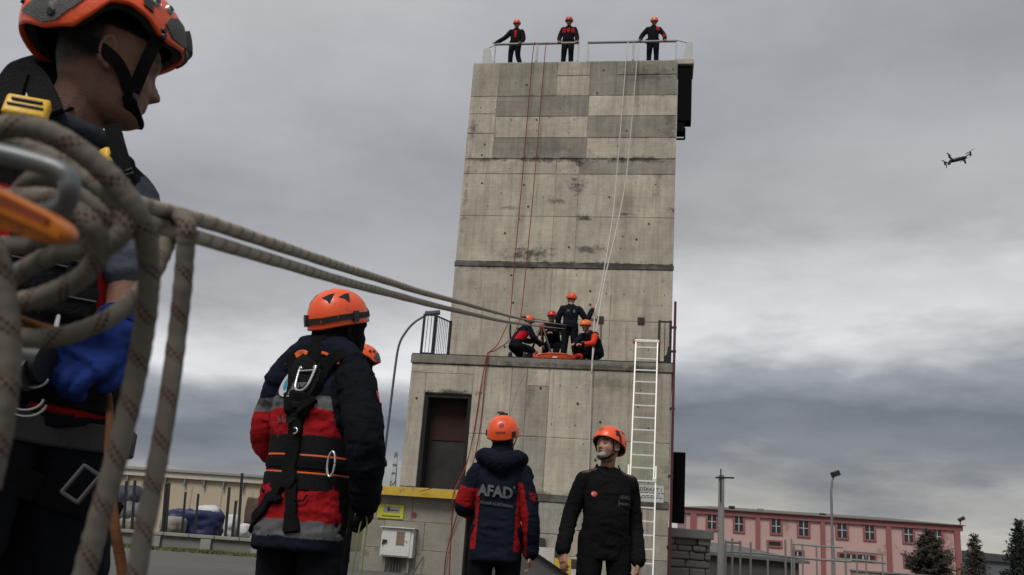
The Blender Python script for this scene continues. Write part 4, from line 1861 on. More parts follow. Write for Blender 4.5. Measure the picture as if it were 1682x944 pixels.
def small_helmet(root, J, m, style='climb', lamp=False, sc=1.0, seedn=0):
    M = frame(J['hf'], J['hu'])
    H = Helmet(J['head'], M, style, sc)
    o = H.shell(root, m, 36, 10)
    for sd in (-1, 1):
        H.patch('vent', [(sd * 30, .45), (sd * 55, .42), (sd * 50, .56), (sd * 32, .56)], HIN, o, sub=1)
        H.patch('clip', [(sd * 84, .80), (sd * 96, .80), (sd * 96, .93), (sd * 84, .93)], BLKP, o, off=.008, sub=1)
    if lamp:
        mb = MB()
        p = H.pt(0, .78)
        n = (H.pt(0, .78, .02) - p).normalized()
        mb.tube([p - n * .01, p + n * .05], [.026, .022], 10)
        lm = mb.build('headlamp', BLKP, o, True)
    chin_straps(root, H)
    return H, o

# ================================================================== people
def arm_mask(V, J):
    out = {}
    for s in 'RL':
        t, d, o = arm_info(V, J, s)
        out[s] = (t, d, o)
    return out


# ---------------------------------------------------------- 1. rescuer in the left foreground
def man_one():
    P0 = Vector((-.80, 1.55, GZ))
    root = empty('person', 'rescuer in scratched orange helmet looking right behind the big rope coil', 'person', P0)
    A = lambda px, py, Y: atY(px, py, Y) - P0
    neck = A(112, 212, 1.57)
    lft = Vector((.45, .89, 0))
    J = pose(neck=neck, chest=A(38, 400, 1.57), waist=A(34, 560, 1.56), pelvis=A(34, 670, 1.56),
             shL=neck + lft * .150 + Vector((.012, -.02, -.105)), shR=neck - lft * .185 + Vector((-.03, 0, -.09)),
             elL=A(206, 488, 1.62), wrL=A(190, 562, 1.50),
             elR=neck - lft * .26 + Vector((-.02, 0, -.34)), wrR=neck - lft * .34 + Vector((-.08, .0, -.58)),
             hipL=A(36, 680, 1.55) + lft * .085, hipR=A(36, 680, 1.55) - lft * .085,
             knL=Vector((.06, .12, .50)), knR=Vector((-.05, -.10, .50)), anL=Vector((.06, .14, .09)), anR=Vector((-.07, -.12, .09)),
             toeL=Vector((.23, .05, .035)), toeR=Vector((.08, -.22, .035)),
             head=A(176, 112, 1.57), hf=(math.cos(.52), math.sin(.52), -.06), hu=(.16, .05, 1),
             hdL=A(124, 592, 1.42) - A(190, 562, 1.50), pnL=(-.3, -.55, -.6), pnR=(.4, 0, -.7))
    k = .92
    bd = body(root, J, .0042, skin=(.175, .088, .058), hs=k, curlL=.75, curlR=.9, smooth=2, hands='R')
    # vest: black with red panels
    at_ = spine(J)

    def vestcol(V, N):
        C = np.tile(np.array((.0095, .010, .0115)), (len(V), 1))
        r = np.array((J['shR'] - J['shL']).normalized())
        L = (V - np.array(J['chest'])) @ r
        h = V[:, 2] - J['chest'].z
        redm = (np.abs(L) > .068) & (h < .06) & (h > -.34)
        redm |= (L < -.115) & (h < .07) & (h > -.5)
        redm |= (h < -.17) & (h > -.30) & (np.abs(L) < .11)
        C[redm] = np.array((.27, .009, .011))
        return C
    W = [(-.10, .165, .13), (0, .165, .13), (.2, .155, .125), (.36, .155, .122), (.55, .168, .125), (.68, .172, .122), (.80, .165, .108), (.90, .125, .085), (.97, .085, .072)]
    mb = MB()
    torso(mb, J, W, .93)
    for s in 'RL':
        mb.limb([neck + (J['chest'] - neck) * .30, J['sh' + s] + (neck - J['sh' + s]) * .18], [.066, .062])
    me = fuse(mb, .005, 3, 'vest')
    wrinkle(me, .005, (9, 9, 16), 3)
    wrinkle(me, .0025, (26, 26, 34), 9)
    paint(me, vestcol)
    vest = mesh_obj('vest', me, CLOTH, root)
    vb = bvh_of(me)
    # grey t-shirt sleeves and collar
    mb = MB()
    for s in 'RL':
        sh, el = J['sh' + s], J['el' + s]
        mb.limb([sh + (neck - sh) * .15, sh, sh.lerp(el, .40), sh.lerp(el, .70)], [.066, .066, .062, .060], 18)
    me = fuse(mb, .0045, 3, 'shirt_sleeve')
    wrinkle(me, .0035, (14, 14, 22), 6)
    paint(me, lambda V, N: np.tile(np.array((.085, .098, .125)), (len(V), 1)) * (.8 + .4 * vnoise(V * 60, 4)[:, None]))
    mesh_obj('shirt_sleeve', me, CLOTHF, root)
    up = (J['head'] - neck).normalized()
    mb = MB()
    ring = []
    n0 = neck + Vector((0, 0, -.012))
    rx_ = (J['shR'] - J['shL']).normalized()
    fx_ = Vector((0, 0, 1)).cross(rx_)
    for k_ in range(25):
        a = 2 * math.pi * k_ / 24
        ring.append(n0 + rx_ * .082 * math.cos(a) + fx_ * .078 * math.sin(a) + Vector((0, 0, -.028 * math.sin(a) + .012)))
    mb.tube(ring, [.020] * 25, 10)
    me = mb.mesh('collar', True)
    paint(me, lambda V, N: np.tile(np.array((.030, .034, .045)), (len(V), 1)))
    mesh_obj('collar', me, CLOTHF, root)
    tr, tb = trousers(root, J, .006, (.0075, .0085, .0115), .98)
    boots(root, J)
    # hair
    M = frame(J['hf'], J['hu'])
    # helmet
    H = Helmet(J['head'] + M @ Vector((0, -.008, .022)), frame(M @ Vector((0, 1, .10)), M @ Vector((0, -.10, 1))), 'ops', .97, a=.150, b=.126, cc=.120)
    sh_ = H.shell(root, ORA, 96, 30)
    # grey loop patches
    H.patch('loop_patch', [(78, .58), (100, .56), (128, .66), (150, .80), (166, .90), (140, .955), (128, .95), (118, .86), (106, .80), (90, .72), (72, .74), (66, .68)], PATCH, sh_)
    H.patch('loop_patch', [(20, .72), (36, .70), (47, .76), (52, .86), (44, .94), (30, .965), (17, .95), (23, .85)], PATCH, sh_)
    H.patch('loop_patch', [(-78, .58), (-100, .56), (-128, .66), (-150, .80), (-166, .90), (-140, .955), (-128, .95), (-118, .86), (-106, .80), (-90, .72), (-72, .74), (-66, .68)], PATCH, sh_)
    H.patch('loop_patch', [(48, .30), (66, .30), (72, .42), (52, .44)], mat('patch_green', (.10, .13, .075), .7, var=.3, vscale=20), sh_)
    H.patch('name_plate', [(86, .36), (112, .36), (112, .47), (86, .47)], mat('plate_red', (.24, .014, .02), .6, var=.3, vscale=30), sh_)
    H.patch('raised_panel', [(62, .50), (86, .50), (86, .70), (70, .74), (60, .70)], ORA, sh_, off=.0035)
    for th_, fr, r in ((132, .885, .0085), (58, .80, .0), (53, .93, .006), (52, .985, .006), (168, .80, .005)):
        if r:
            H.stud('bolt', th_, fr, r, BLKP, sh_)
    for th_, fr in ((60, .72), (46, .66)):
        H.stud('bolt', th_, fr, .0095, SILV, sh_, .007)
        p = H.pt(th_, fr)
        n = (H.pt(th_, fr, .02) - p).normalized()
        mb = MB()
        mb.tube([p + n * .003, p + n * .0085], .0055, 8)
        mb.build('bolt_socket', BLKP, sh_)
    H.patch('strap_anchor', [(64, .70), (71, .70), (71, .92), (64, .92)], BLKP, sh_, off=.004, sub=2)
    # lamp shoe at the front
    H.patch('lamp_shoe', [(-11, .72), (11, .72), (11, .93), (-11, .93)], BLKP, sh_, off=.010, sub=2, thick=.002)
    H.patch('visor_edge', [(-20, .95), (20, .95), (20, 1.0), (-20, 1.0)], BLKP, sh_, off=.003, sub=2)
    chin_straps(root, H, .023, .0025, (.054, .052, -.088))
    # chin cup strap end and hook
    mb = MB()
    # eyes
    for sd in (-1, 1):
        e = J['head'] + M @ Vector((sd * .030, .061, .006)) * k
        mb = MB()
        mb.ball(e, .0125, 14, 10)
        ob = mb.build('eye', mat('eye_white', (.15, .135, .125), .4, var=0), root, True)
        mb = MB()
        mb.ball(e + M @ Vector((0, .0068, 0)), .0068, 10, 8)
        mb.build('iris', mat('eye_dark', (.02, .012, .008), .15, var=0), ob, True)
    # harness: shoulder straps, buckles, chest gear
    fwd = fx_
    cp = J['chest']
    for s, sg in (('L', -1), ('R', 1)):
        mb = MB()
        base = neck + rx_ * sg * .095
        strap(mb, [base - fwd * .12 + Vector((0, 0, -.16)), base - fwd * .04 + Vector((0, 0, .02)), base + fwd * .06 + Vector((0, 0, .0)), cp + rx_ * sg * .065 + fwd * .14 + Vector((0, 0, .03)), cp + rx_ * sg * .045 + fwd * .14 + Vector((0, 0, -.12))], vb, .052, .008, 7, lift=.003)
        mb.build('shoulder_strap', WEB, root)

    def buckle(px, py, Y, w, h, R=None, m=YELB, nm='buckle'):
        c = A(px, py, Y)
        Mr = frame((.55, -.8, .25) if R is None else R, (0, 0, 1))
        mb = MB()
        mb.box(c, (w, .012, h), Mr, bev=.006)
        ob = mb.build(nm, m, root)
        autosmooth(ob, 45)
        mb = MB()
        mb.box(c + Mr @ Vector((0, .013, h * .35)), (w * .7, .003, h * .12), Mr, bev=.002)
        mb.box(c + Mr @ Vector((0, .013, -h * .2)), (w * .8, .003, h * .06), Mr)
        mb.build('slot', BLKP, ob)
        return ob
    buckle(44, 180, 1.40, .034, .022, R=(.25, -.9, .35))
    buckle(181, 270, 1.47, .018, .026, R=(.8, -.4, .2))
    # collar flap behind the neck
    mb = MB()
    strap(mb, [A(8, 150, 1.52), A(40, 108, 1.56), A(75, 125, 1.60), A(100, 190, 1.52)], None, .052, .006, 8)
    mb.build('strap_loop', WEB, root)
    mb = MB()
    ribbon(mb, [A(10, 180, 1.46), A(30, 122, 1.50), A(58, 132, 1.50), A(84, 190, 1.46)], (0, -1, .2), .045, .012, 8)
    mb.build('shoulder_pad', PADB, root)
    # hanging strap end with wire loop
    mb = MB()
    ribbon(mb, [A(184, 205, 1.42), A(193, 240, 1.41), A(206, 284, 1.40)], (0.3, -1, .1), .026, .006, 6)
    st = mb.build('strap_end', WEB, root)
    mb = MB()
    lp_ = [A(201, 283, 1.40), A(217, 277, 1.40), A(218, 284, 1.40), A(203, 289, 1.40), A(201, 283, 1.40)]
    mb.tube(lp_, .0022, 8)
    mb.build('wire_loop', BLKP, st)
    # chest pouches
    for (px, py, Y, w, h) in ((62, 445, 1.40, .045, .042), (112, 500, 1.40, .040, .028), (128, 448, 1.42, .020, .055)):
        c = A(px, py, Y)
        Mr = frame((.5, -.85, .05), (0, 0, 1))
        mb = MB()
        mb.box(c, (w, .022, h), Mr, bev=.012)
        ob = autosmooth(mb.build('chest_pouch', PADB, root), 50)
        mb = MB()
        mb.box(c + Mr @ Vector((0, .023, h * .55)), (w * .96, .004, h * .35), Mr, bev=.003)
        mb.build('flap', WEB, ob)
        mb = MB()
        mb.tube([c + Mr @ Vector((-w * .9, .026, h * .2)), c + Mr @ Vector((w * .9, .026, h * .2))], .0012, 6)
        mb.build('piping', GREYT, ob)
    # waist belt and leg gear
    mb = MB()
    belt(mb, vb, A(34, 640, 1.56), (0, 0, 1), .065, .016, 48, fwd=fwd)
    mb.build('waist_belt', WEB, root)
    mb = MB()
    belt(mb, tb, A(36, 690, 1.56) + Vector((0, 0, -.02)), (.0, .0, 1), .045, .012, 48, fwd=fwd)
    mb.build('hip_belt', mat('belt_grey', (.035, .034, .035), .8, var=.3, bump=.3, bscale=300), root)
    for (px, py, Y, r, m_) in ((44, 592, 1.40, .030, BLKP), (18, 610, 1.39, .026, BLKP)):
        c = A(px, py, Y)
        mb = MB()
        mb.tube([c + Vector((-.045, 0, .004)), c + Vector((.035, -.01, -.004))], [r, r], 14)
        ob = autosmooth(mb.build('descender_body', m_, root))
        mb = MB()
        mb.tube([c + Vector((-.012, -.003, 0)), c + Vector((.006, -.005, -.001))], [r * 1.04, r * 1.04], 14)
        mb.build('yellow_band', YELB, ob)
    for (px, py, Y, rr) in ((58, 622, 1.38, .024), (44, 655, 1.38, .030), (46, 664, 1.385, .032)):
        c = A(px, py, Y)
        mb = MB()
        mb.tube([c + Vector((rr * math.cos(a), -.01 * math.cos(a), rr * .55 * math.sin(a))) for a in np.linspace(math.pi * 1.02, math.pi * 2.0, 12)], .0019, 8)
        mb.build('steel_ring', SILV, root)
    mb = MB()
    p = A(92, 538, 1.36)
    mb.limb([p, p + Vector((0, 0, .018))], [.004, .003], 8)
    mb.build('buckle_pin', SILV, root)
    # leg loop with buckle on the thigh
    kh = J['hipL'].lerp(J['knL'], .55)
    mb = MB()
    belt(mb, tb, A(56, 800, 1.56), (.25, .1, 1), .045, .008, 40, fwd=fwd)
    mb.build('leg_loop', WEB, root)
    c = A(133, 795, 1.43)
    Mr = frame((.3, -1, .1), (.55, .1, 1))
    mb = MB()
    for s_ in (-1, 1):
        mb.box(c + Mr @ Vector((s_ * .014, 0, 0)), (.003, .004, .026), Mr, bev=.002)
        mb.box(c + Mr @ Vector((0, 0, s_ * .024)), (.014, .004, .003), Mr, bev=.002)
    mb.build('leg_buckle', mat('buckle_dark', (.05, .05, .052), .4, .5, var=.2), root)
    # blue knitted work glove closed on the rope
    mb = MB()
    wr = J['wrL']
    d = J['hdL'].normalized()
    hand_shape(mb, wr + d * .006, d, J['pnL'], 1, [.95, 1.0, 1.05, 1.1], .98, fat=1.30)
    back = (J['elL'] - wr).normalized()
    mb.limb([wr + back * .055, wr + back * .02, wr + d * .02], [.042, .040, .038], 16)
    me = fuse(mb, .004, 3, 'glove')
    wrinkle(me, .0025, (30, 30, 30), 8)
    paint(me, lambda V, N: np.tile(np.array((.011, .026, .125)), (len(V), 1)) * (.65 + .7 * vnoise(V * 45, 4)[:, None]))
    gl = mesh_obj('glove', me, CLOTHF, root)
    mb = MB()
    for q in range(7):
        c = wr + back * (.016 + q * .0075)
        u_ = back.orthogonal().normalized()
        w_ = back.cross(u_)
        r = .0415
        mb.tube([c + (u_ * math.cos(a) + w_ * math.sin(a)) * r for a in np.linspace(0, 2 * math.pi, 25)], .0035, 6, False)
    me = mb.mesh('rib_cuff', True)
    flat_paint(me, (.013, .030, .125))
    mesh_obj('rib_cuff', me, CLOTHF, gl)
    # red leather patch at the hip
    return root, J


MAN1, J1 = man_one()


# ---------------------------------------------------------- 2. harnessed rescuer seen from behind
def man_two():
    x0 = atY(530, 600, 4.1).x
    root = empty('person', 'rescuer seen from behind in a red and navy jacket and full body harness', 'person', (x0, 4.1, 0), -.38)
    LEG = GZ
    J = pose(pelvis=(0, 0, .79), waist=(0, .01, .95), chest=(-.01, .01, 1.15), neck=(0.0, .0, 1.365), head=(.035, .045, 1.525),
             shR=(.185, -.01, 1.285), elR=(.315, -.09, 1.00), wrR=(.270, .04, .775), shL=(-.185, .0, 1.285), elL=(-.275, .08, 1.00), wrL=(-.10, .27, .98),
             hipR=(.09, 0, .75), hipL=(-.09, 0, .75), knR=(.11, .02, .33), knL=(-.11, .02, .33), anR=(.13, -.02, GZ + .09), anL=(-.13, -.02, GZ + .09), toeR=(.15, .15, GZ + .035), toeL=(-.15, .15, GZ + .035),
             hf=(.42, 1, .18), hu=(.05, -.1, 1), hdL=(.6, .6, .1), hdR=(-.1, .5, -.8), pnR=(-1, 0, 0), pnL=(0, -.4, -1))
    body(root, J, .007, hs=.95, hands='L', skin=(.009, .009, .010))

    def col(V, N):
        C = np.tile(np.array(NAVY), (len(V), 1))
        z = V[:, 2]
        tR, dR, oR = arm_info(V, J, 'R')
        tL, dL, oL = arm_info(V, J, 'L')
        q = np.sqrt((V[:, 0] / .185) ** 2 + (V[:, 1] / .135) ** 2)
        armR = (dR < .115) & (q > .90) & (V[:, 0] > .10) & ((V[:, 0] > .19) | (V[:, 2] > 1.02 + .0))
        armR |= (V[:, 0] > .197) & (dR < .12)
        armL = (dL < .084) & ((tL > .25) | (V[:, 0] < -.20))
        tor = ~(armR)
        wob = (vnoise(V * 9, 4) - .5) * .012
        zz = z + wob
        red = tor & (zz < 1.135) & (zz > .665)
        C[red] = np.array((.25, .009, .012)) * (.8 + .4 * vnoise(V[red] * 11, 8)[:, None])
        band = tor & (zz >= 1.135) & (zz < 1.192) & ~(armL & (tL > .9))
        C[band] = np.array(REFL) * (.6 + .8 * vnoise(V[band] * np.array([40, 40, 26]), 6)[:, None])
        hem = (~armR) & (zz <= .665) & (zz > .60)
        C[hem] = np.array(REFL) * (.75 + .4 * vnoise(V[hem] * 25, 6)[:, None])
        C[(~armR) & (zz <= .60)] = np.array(NAVY) * .9
        C[armR] = np.array((.006, .0068, .0105))
        # red scarf edge at the collar
        return C
    W = [(-.5, .185, .145), (-.2, .188, .145), (0, .182, .14), (.2, .172, .13), (.36, .175, .13), (.55, .190, .138), (.68, .195, .138), (.80, .178, .122), (.90, .135, .095), (1.0, .092, .090)]
    tbv = torso_bvh(J, W)
    jk, jb = jacket(root, J, .0065, col, W, 1.0, (.082, .070, .056), amp=.012, seed=2, collar=.045, freq=(8, 8, 15), extra=lambda mb: [mb.limb([(s_ * .05, -.005, 1.405), (s_ * .12, -.005, 1.365), (s_ * .18, -.005, 1.305)], [.080, .074, .066]) for s_ in (-1, 1)])
    trousers(root, J, .009, (.0065, .007, .0095), 1.02)
    boots(root, J)
    # balaclava
    M = frame(J['hf'], J['hu'])
    mb = MB()
    head_shape(mb, J['head'] + M @ Vector((0, 0, -.012)), M, 1.30, .35, 48, 44)
    mb.limb([J['neck'] - Vector((0, 0, .03)), J['neck'] + Vector((.01, .01, .03)), J['head'] + M @ Vector((0, -.02, -.03))], [.112, .106, .102])
    me = fuse(mb, .006, 3, 'balaclava')
    wrinkle(me, .003, (16, 16, 24), 5)
    flat_paint(me, (.0065, .0065, .007))
    mesh_obj('balaclava', me, CLOTHF, root)
    H = Helmet(J['head'] + M @ Vector((0, -.004, .012)), M, 'climb', 1.0, a=.146, b=.126, cc=.136)
    sh_ = H.shell(root, ORA, 96, 30)
    # vents: arrow shaped
    for sg in (-1, 1):
        for c in (148, 108):
            b_ = c * sg
            H.patch('vent', [(b_ - 15, .34), (b_ + 0, .37), (b_ + 15, .45), (b_ + 0, .50), (b_ - 9, .58), (b_ - 2, .46)], HIN, sh_, off=.0012, sub=2)
    H.patch('top_sticker', [(170, .10), (196, .10), (200, .20), (166, .20)], WHITEP, sh_, off=.001, sub=2)
    # headlamp strap round the back, with its clip
    mb = MB()
    ring, nr = [], []
    for k_ in range(49):
        t_ = 360 * k_ / 48
        p = H.pt(t_, .845, .004)
        ring.append(p)
        nr.append((H.pt(t_, .845, .02) - p).normalized())
    ribbon(mb, ring, nr, .026, .004, 1)
    t = mat('strap_pattern', (.012, .011, .011), .8, var=.5, vscale=70, wear=((.42, .06, .02), .02, 55))
    lampstrap = mb.build('headlamp_strap', t, sh_)
    H.patch('strap_clip', [(-168, .74), (-150, .74), (-150, .92), (-168, .92)], BLKP, sh_, off=.014, sub=2)
    H.patch('strap_clip', [(84, .76), (94, .76), (94, .95), (84, .95)], BLKP, sh_, off=.012, sub=2)
    H.patch('strap_clip', [(-112, .76), (-104, .76), (-104, .95), (-112, .95)], BLKP, sh_, off=.012, sub=2)
    H.patch('emblem', [(-122, .50), (-116, .50), (-114, .56), (-116, .62), (-122, .62), (-124, .56)], WHITEP, sh_, off=.0015, sub=2)
    mb = MB()
    p = H.pt(0, .80)
    n = (H.pt(0, .8, .02) - p).normalized()
    mb.tube([p - n * .01, p + n * .018], [.022, .018], 12)
    mb.build('headlamp', BLKP, sh_, True)
    # orange lining at the collar
    mb = MB()
    strap(mb, [(-.125, -.10, 1.33), (-.085, -.12, 1.375), (-.02, -.14, 1.385)], jb, .028, .005, 6, .002)
    strap(mb, [(.05, -.14, 1.385), (.10, -.11, 1.37), (.14, -.06, 1.34)], jb, .012, .006, 6, .004)
    mb.build('orange_collar_strap', ORST, root)
    # harness
    y = -.3
    mb = MB()
    strap(mb, [(-.135, .10, 1.36), (-.115, -.10, 1.37), (-.06, -.2, 1.28), (0.0, y, 1.18), (.02, y, 1.12)], jb, .058, .010, 7, .003)
    strap(mb, [(.14, .10, 1.36), (.125, -.10, 1.37), (.07, -.2, 1.28), (0.0, y, 1.18), (-.02, y, 1.12)], jb, .058, .010, 7, .003)
    mb.build('shoulder_strap', WEB, root)
    mb = MB()
    strap(mb, [(0, y, 1.375), (0, y, 1.30), (0, y, 1.22), (0, y, 1.15), (0, y, 1.085)], jb, .15, .016, 7, .006, wide=[(0, .95), (.25, 1.0), (.55, .62), (.8, .85), (1, .55)])
    pad = mb.build('back_pad', PADB, root)
    mb = MB()
    strap(mb, [(-.06, y, 1.162), (0, y, 1.162), (.06, y, 1.162)], jb, .10, .02, 6, .010)
    mb.build('pad_pocket', WEB, pad)
    mb = MB()
    strap(mb, [(0, y, 1.12), (0, y, 1.0), (0, y, .88), (0, y, .80)], jb, .064, .012, 7, .008)
    mb.build('spine_strap', WEB, root)
    # label on the pad
    me = poly_mesh([(-.042, -.026), (.042, -.026), (.048, .022), (.036, .032), (-.042, .032), (-.046, .0)], 2)
    lb = mesh_obj('label', decal(me, (-.005, y, 1.235), (1, 0, 0), (0, .15, 1), jb, .030), GREYT, pad)
    me = poly_mesh([(-.003, -.020), (.003, -.020), (.003, .024), (-.003, .024)], 0)
    mesh_obj('label_mark', decal(me, (-.005, y, 1.235), (1, 0, 0), (0, .15, 1), jb, .032), PADB, lb)
    me = text_mesh('SAFETY', .027, .0012, sx=1.15)
    mesh_obj('lettering', decal(me, (-.005, y, 1.196), (1, .0, .05), (0, .15, 1), jb, .028), WHITEP, pad)
    # dorsal D ring
    loc, nr, _, _ = jb.find_nearest(Vector((0, y, 1.305)))
    c = loc + nr * .034
    mb = MB()
    pts = [(1.3 * a, 1.35 * b) for a, b in ((-.030, .040), (-.036, .044), (-.037, .030), (-.034, .0), (-.028, -.026), (-.012, -.040), (.012, -.040), (.028, -.026), (.034, .0), (.037, .030), (.036, .044), (.030, .040))]
    up_ = (Vector((0, 0, 1)) - nr * nr.z).normalized()
    rt = up_.cross(nr) * -1
    mb.limb([c + rt * a - up_ * -b for a, b in pts], [.0066] * len(pts), 10, 4)
    mb.limb([c - rt * .045 + up_ * .040, c + rt * .045 + up_ * .040], [.0048, .0048], 10)
    mb.build('dorsal_ring', SILV, root, True)
    # waist belt with two orange edges
    wc = Vector((0, 0, .895))
    for nm, z, w, t_, m_ in (('waist_belt', .985, .088, .018, PADB), ('waist_belt', .905, .070, .022, PADB), ('waist_belt', .83, .072, .018, PADB), ('orange_edge', .941, .010, .0195, ORST), ('orange_edge', .8675, .010, .018, ORST)):
        mb = MB()
        belt(mb, tbv, (0, .01, z), (0.02, -.03, 1), w, t_, 56, a0=52, a1=308)
        mb.build(nm, m_, root)
    mb = MB()
    belt(mb, tbv, (0, .01, .905), (0.02, -.03, 1), .040, .027, 40, a0=52, a1=308)
    mb.build('belt_webbing', WEB, root)
    # leg straps
    for s in (-1, 1):
        mb = MB()
        if s < 0:
            strap(mb, [(-.05, y, .84), (-.10, y, .77), (-.17, y, .70), (-.22, -.1, .64), (-.23, .05, .60)], jb, .05, .010, 7, .006)
        else:
            strap(mb, [(.03, y, .84), (.05, y, .76), (.075, y, .69), (.085, y, .64)], jb, .05, .010, 7, .006, wide=[(0, 1), (.75, 1), (.92, 1.5), (1, .9)])
        mb.build('leg_strap', WEB, root)
    mb = MB()
    strap(mb, [(-.03, y, .80), (-.03, y, .745)], jb, .055, .016, 5, .006)
    mb.build('tail_pocket', WEB, root)
    # gear loops
    for a, b, zz in ((-.20, -.12, .78), (.07, .16, .775)):
        mb = MB()
        pts = []
        for q in np.linspace(0, 1, 9):
            x = a + (b - a) * q
            loc, nr, _, _ = jb.find_nearest(Vector((x, y, zz + .025 - .04 * math.sin(math.pi * q))))
            pts.append(loc + nr * .016)
        mb.tube(pts, .0042, 8)
        mb.build('gear_loop', WEB, root, True)
    # carabiner at the right hip
    c = Vector((.178, -.115, .905))
    mb = MB()
    mb.limb([c + Vector((.0 + .018 * math.cos(a) + .02 * q_, .01 * q_, .052 * math.sin(a))) for a, q_ in [(x_, 0) for x_ in np.linspace(0, 2 * math.pi, 15)]], [.0052] * 15, 8, 2)
    mb.build('hip_carabiner', SILV, root, True)
    mb = MB()
    loc, nr, _, _ = jb.find_nearest(Vector((.012, y, 1.015)))
    mb.limb([loc + nr * .03 + Vector((.014 * math.cos(a), 0, .012 * math.sin(a))) for a in np.linspace(-1.6, 1.6, 8)], [.0042] * 8, 8, 2)
    mb.build('steel_ring', SILV, root, True)
    # prints
    me = poly_mesh(circle_pts(.062, 26), 2)
    b1 = mesh_obj('round_badge', decal(me, (-.140, y, 1.245), (1, -.35, 0), (0, 0, 1), jb, .002, fit=True), mat('badge_white', (.42, .42, .42), .7, var=.2, vscale=40), root)
    me = poly_mesh(circle_pts(.040, 22), 2)
    b2 = mesh_obj('badge_centre', decal(me, (-.136, y, 1.245), (1, -.35, 0), (0, 0, 1), jb, .0045, fit=True), mat('badge_blue', (.02, .20, .36), .7, var=.1), b1)
    me = poly_mesh([(-.014, -.003), (.012, -.010), (.014, -.004), (.004, .003), (.012, .010), (-.010, .008)], 1)
    mesh_obj('badge_mark', decal(me, (-.134, y, 1.245), (1, -.35, 0), (0, 0, 1), jb, .0075, fit=True), mat('badge_white', (.4, .4, .4)), b1)
    me = text_mesh('SAK', .042, .0012)
    mesh_obj('lettering', decal(me, (-.115, y, 1.085), (1, -.25, .04), (0, 0, 1), jb, .003), mat('print_faded', (.15, .035, .03), .8, var=.4, vscale=60), root)
    flag_patch(root, jb, (.6, -.10, 1.20), (.25, 1, -.05), (-.0, .0, 1), .052, .055)
    # gloves
    mb = MB()
    hand_shape(mb, J['wrR'] + J['hdR'].normalized() * .012, J['hdR'], J['pnR'], -1, .9, 1.08, fat=1.2)
    me = fuse(mb, .0055, 2, 'glove')
    flat_paint(me, (.008, .008, .009))
    mesh_obj('glove', me, CLOTHF, root)
    return root, J, jb


MAN2, J2, JB2 = man_two()


# ---------------------------------------------------------- 3. rescuer hidden behind number two
def man_three():
    P = atY(578, 600, 5.5)
    root = empty('person', 'rescuer mostly hidden behind the harnessed one, only his orange helmet showing', 'person', (P.x, 5.5, GZ), -1.25)
    s = 1.085
    J = pose()
    J = {k: (v * s if v is not None and k not in ('hf', 'hu', 'pnR', 'pnL') else v) for k, v in J.items()}
    J['hf'] = Vector((.0, 1, .15))
    for q_, sg in (('R', 1), ('L', -1)):
        J['el' + q_] = Vector((sg * .22, -.06, 1.16))
        J['wr' + q_] = Vector((sg * .05, .16, 1.22))
    body(root, J, .009, skin=(.009, .009, .010))
    mb = MB()
    M = frame(J['hf'], J['hu'])
    head_shape(mb, J['head'], M, 1.05, .6, 40, 36)
    mb.limb([J['neck'], J['head'] + M @ Vector((0, -.02, -.04))], [.085, .075])
    me = fuse(mb, .007, 2, 'balaclava')
    flat_paint(me, (.0065, .0065, .007))
    mesh_obj('balaclava', me, CLOTHF, root)
    jacket(root, J, .010, lambda V, N: np.where((V[:, 2] < 1.15)[:, None], np.array((.34, .01, .013)), np.array(NAVY)), JACKET, .93)
    trousers(root, J, .012, (.0065, .007, .0095), .92)
    boots(root, J)
    H = Helmet(J['head'] + Vector((0, 0, .01)), M, 'ops', 1.0)
    sh_ = H.shell(root, ORA, 64, 20)
    H.patch('loop_patch', [(78, .58), (100, .56), (128, .66), (150, .80), (140, .955), (128, .95), (118, .86), (106, .80), (90, .72), (72, .74)], PATCH, sh_)
    H.patch('loop_patch', [(20, .72), (36, .70), (47, .76), (52, .86), (44, .94), (30, .965), (17, .95), (23, .85)], PATCH, sh_)
    for th_, fr in ((60, .72), (46, .66)):
        H.stud('bolt', th_, fr, .0095, BLKP, sh_, .007)
    chin_straps(root, H)


man_three()


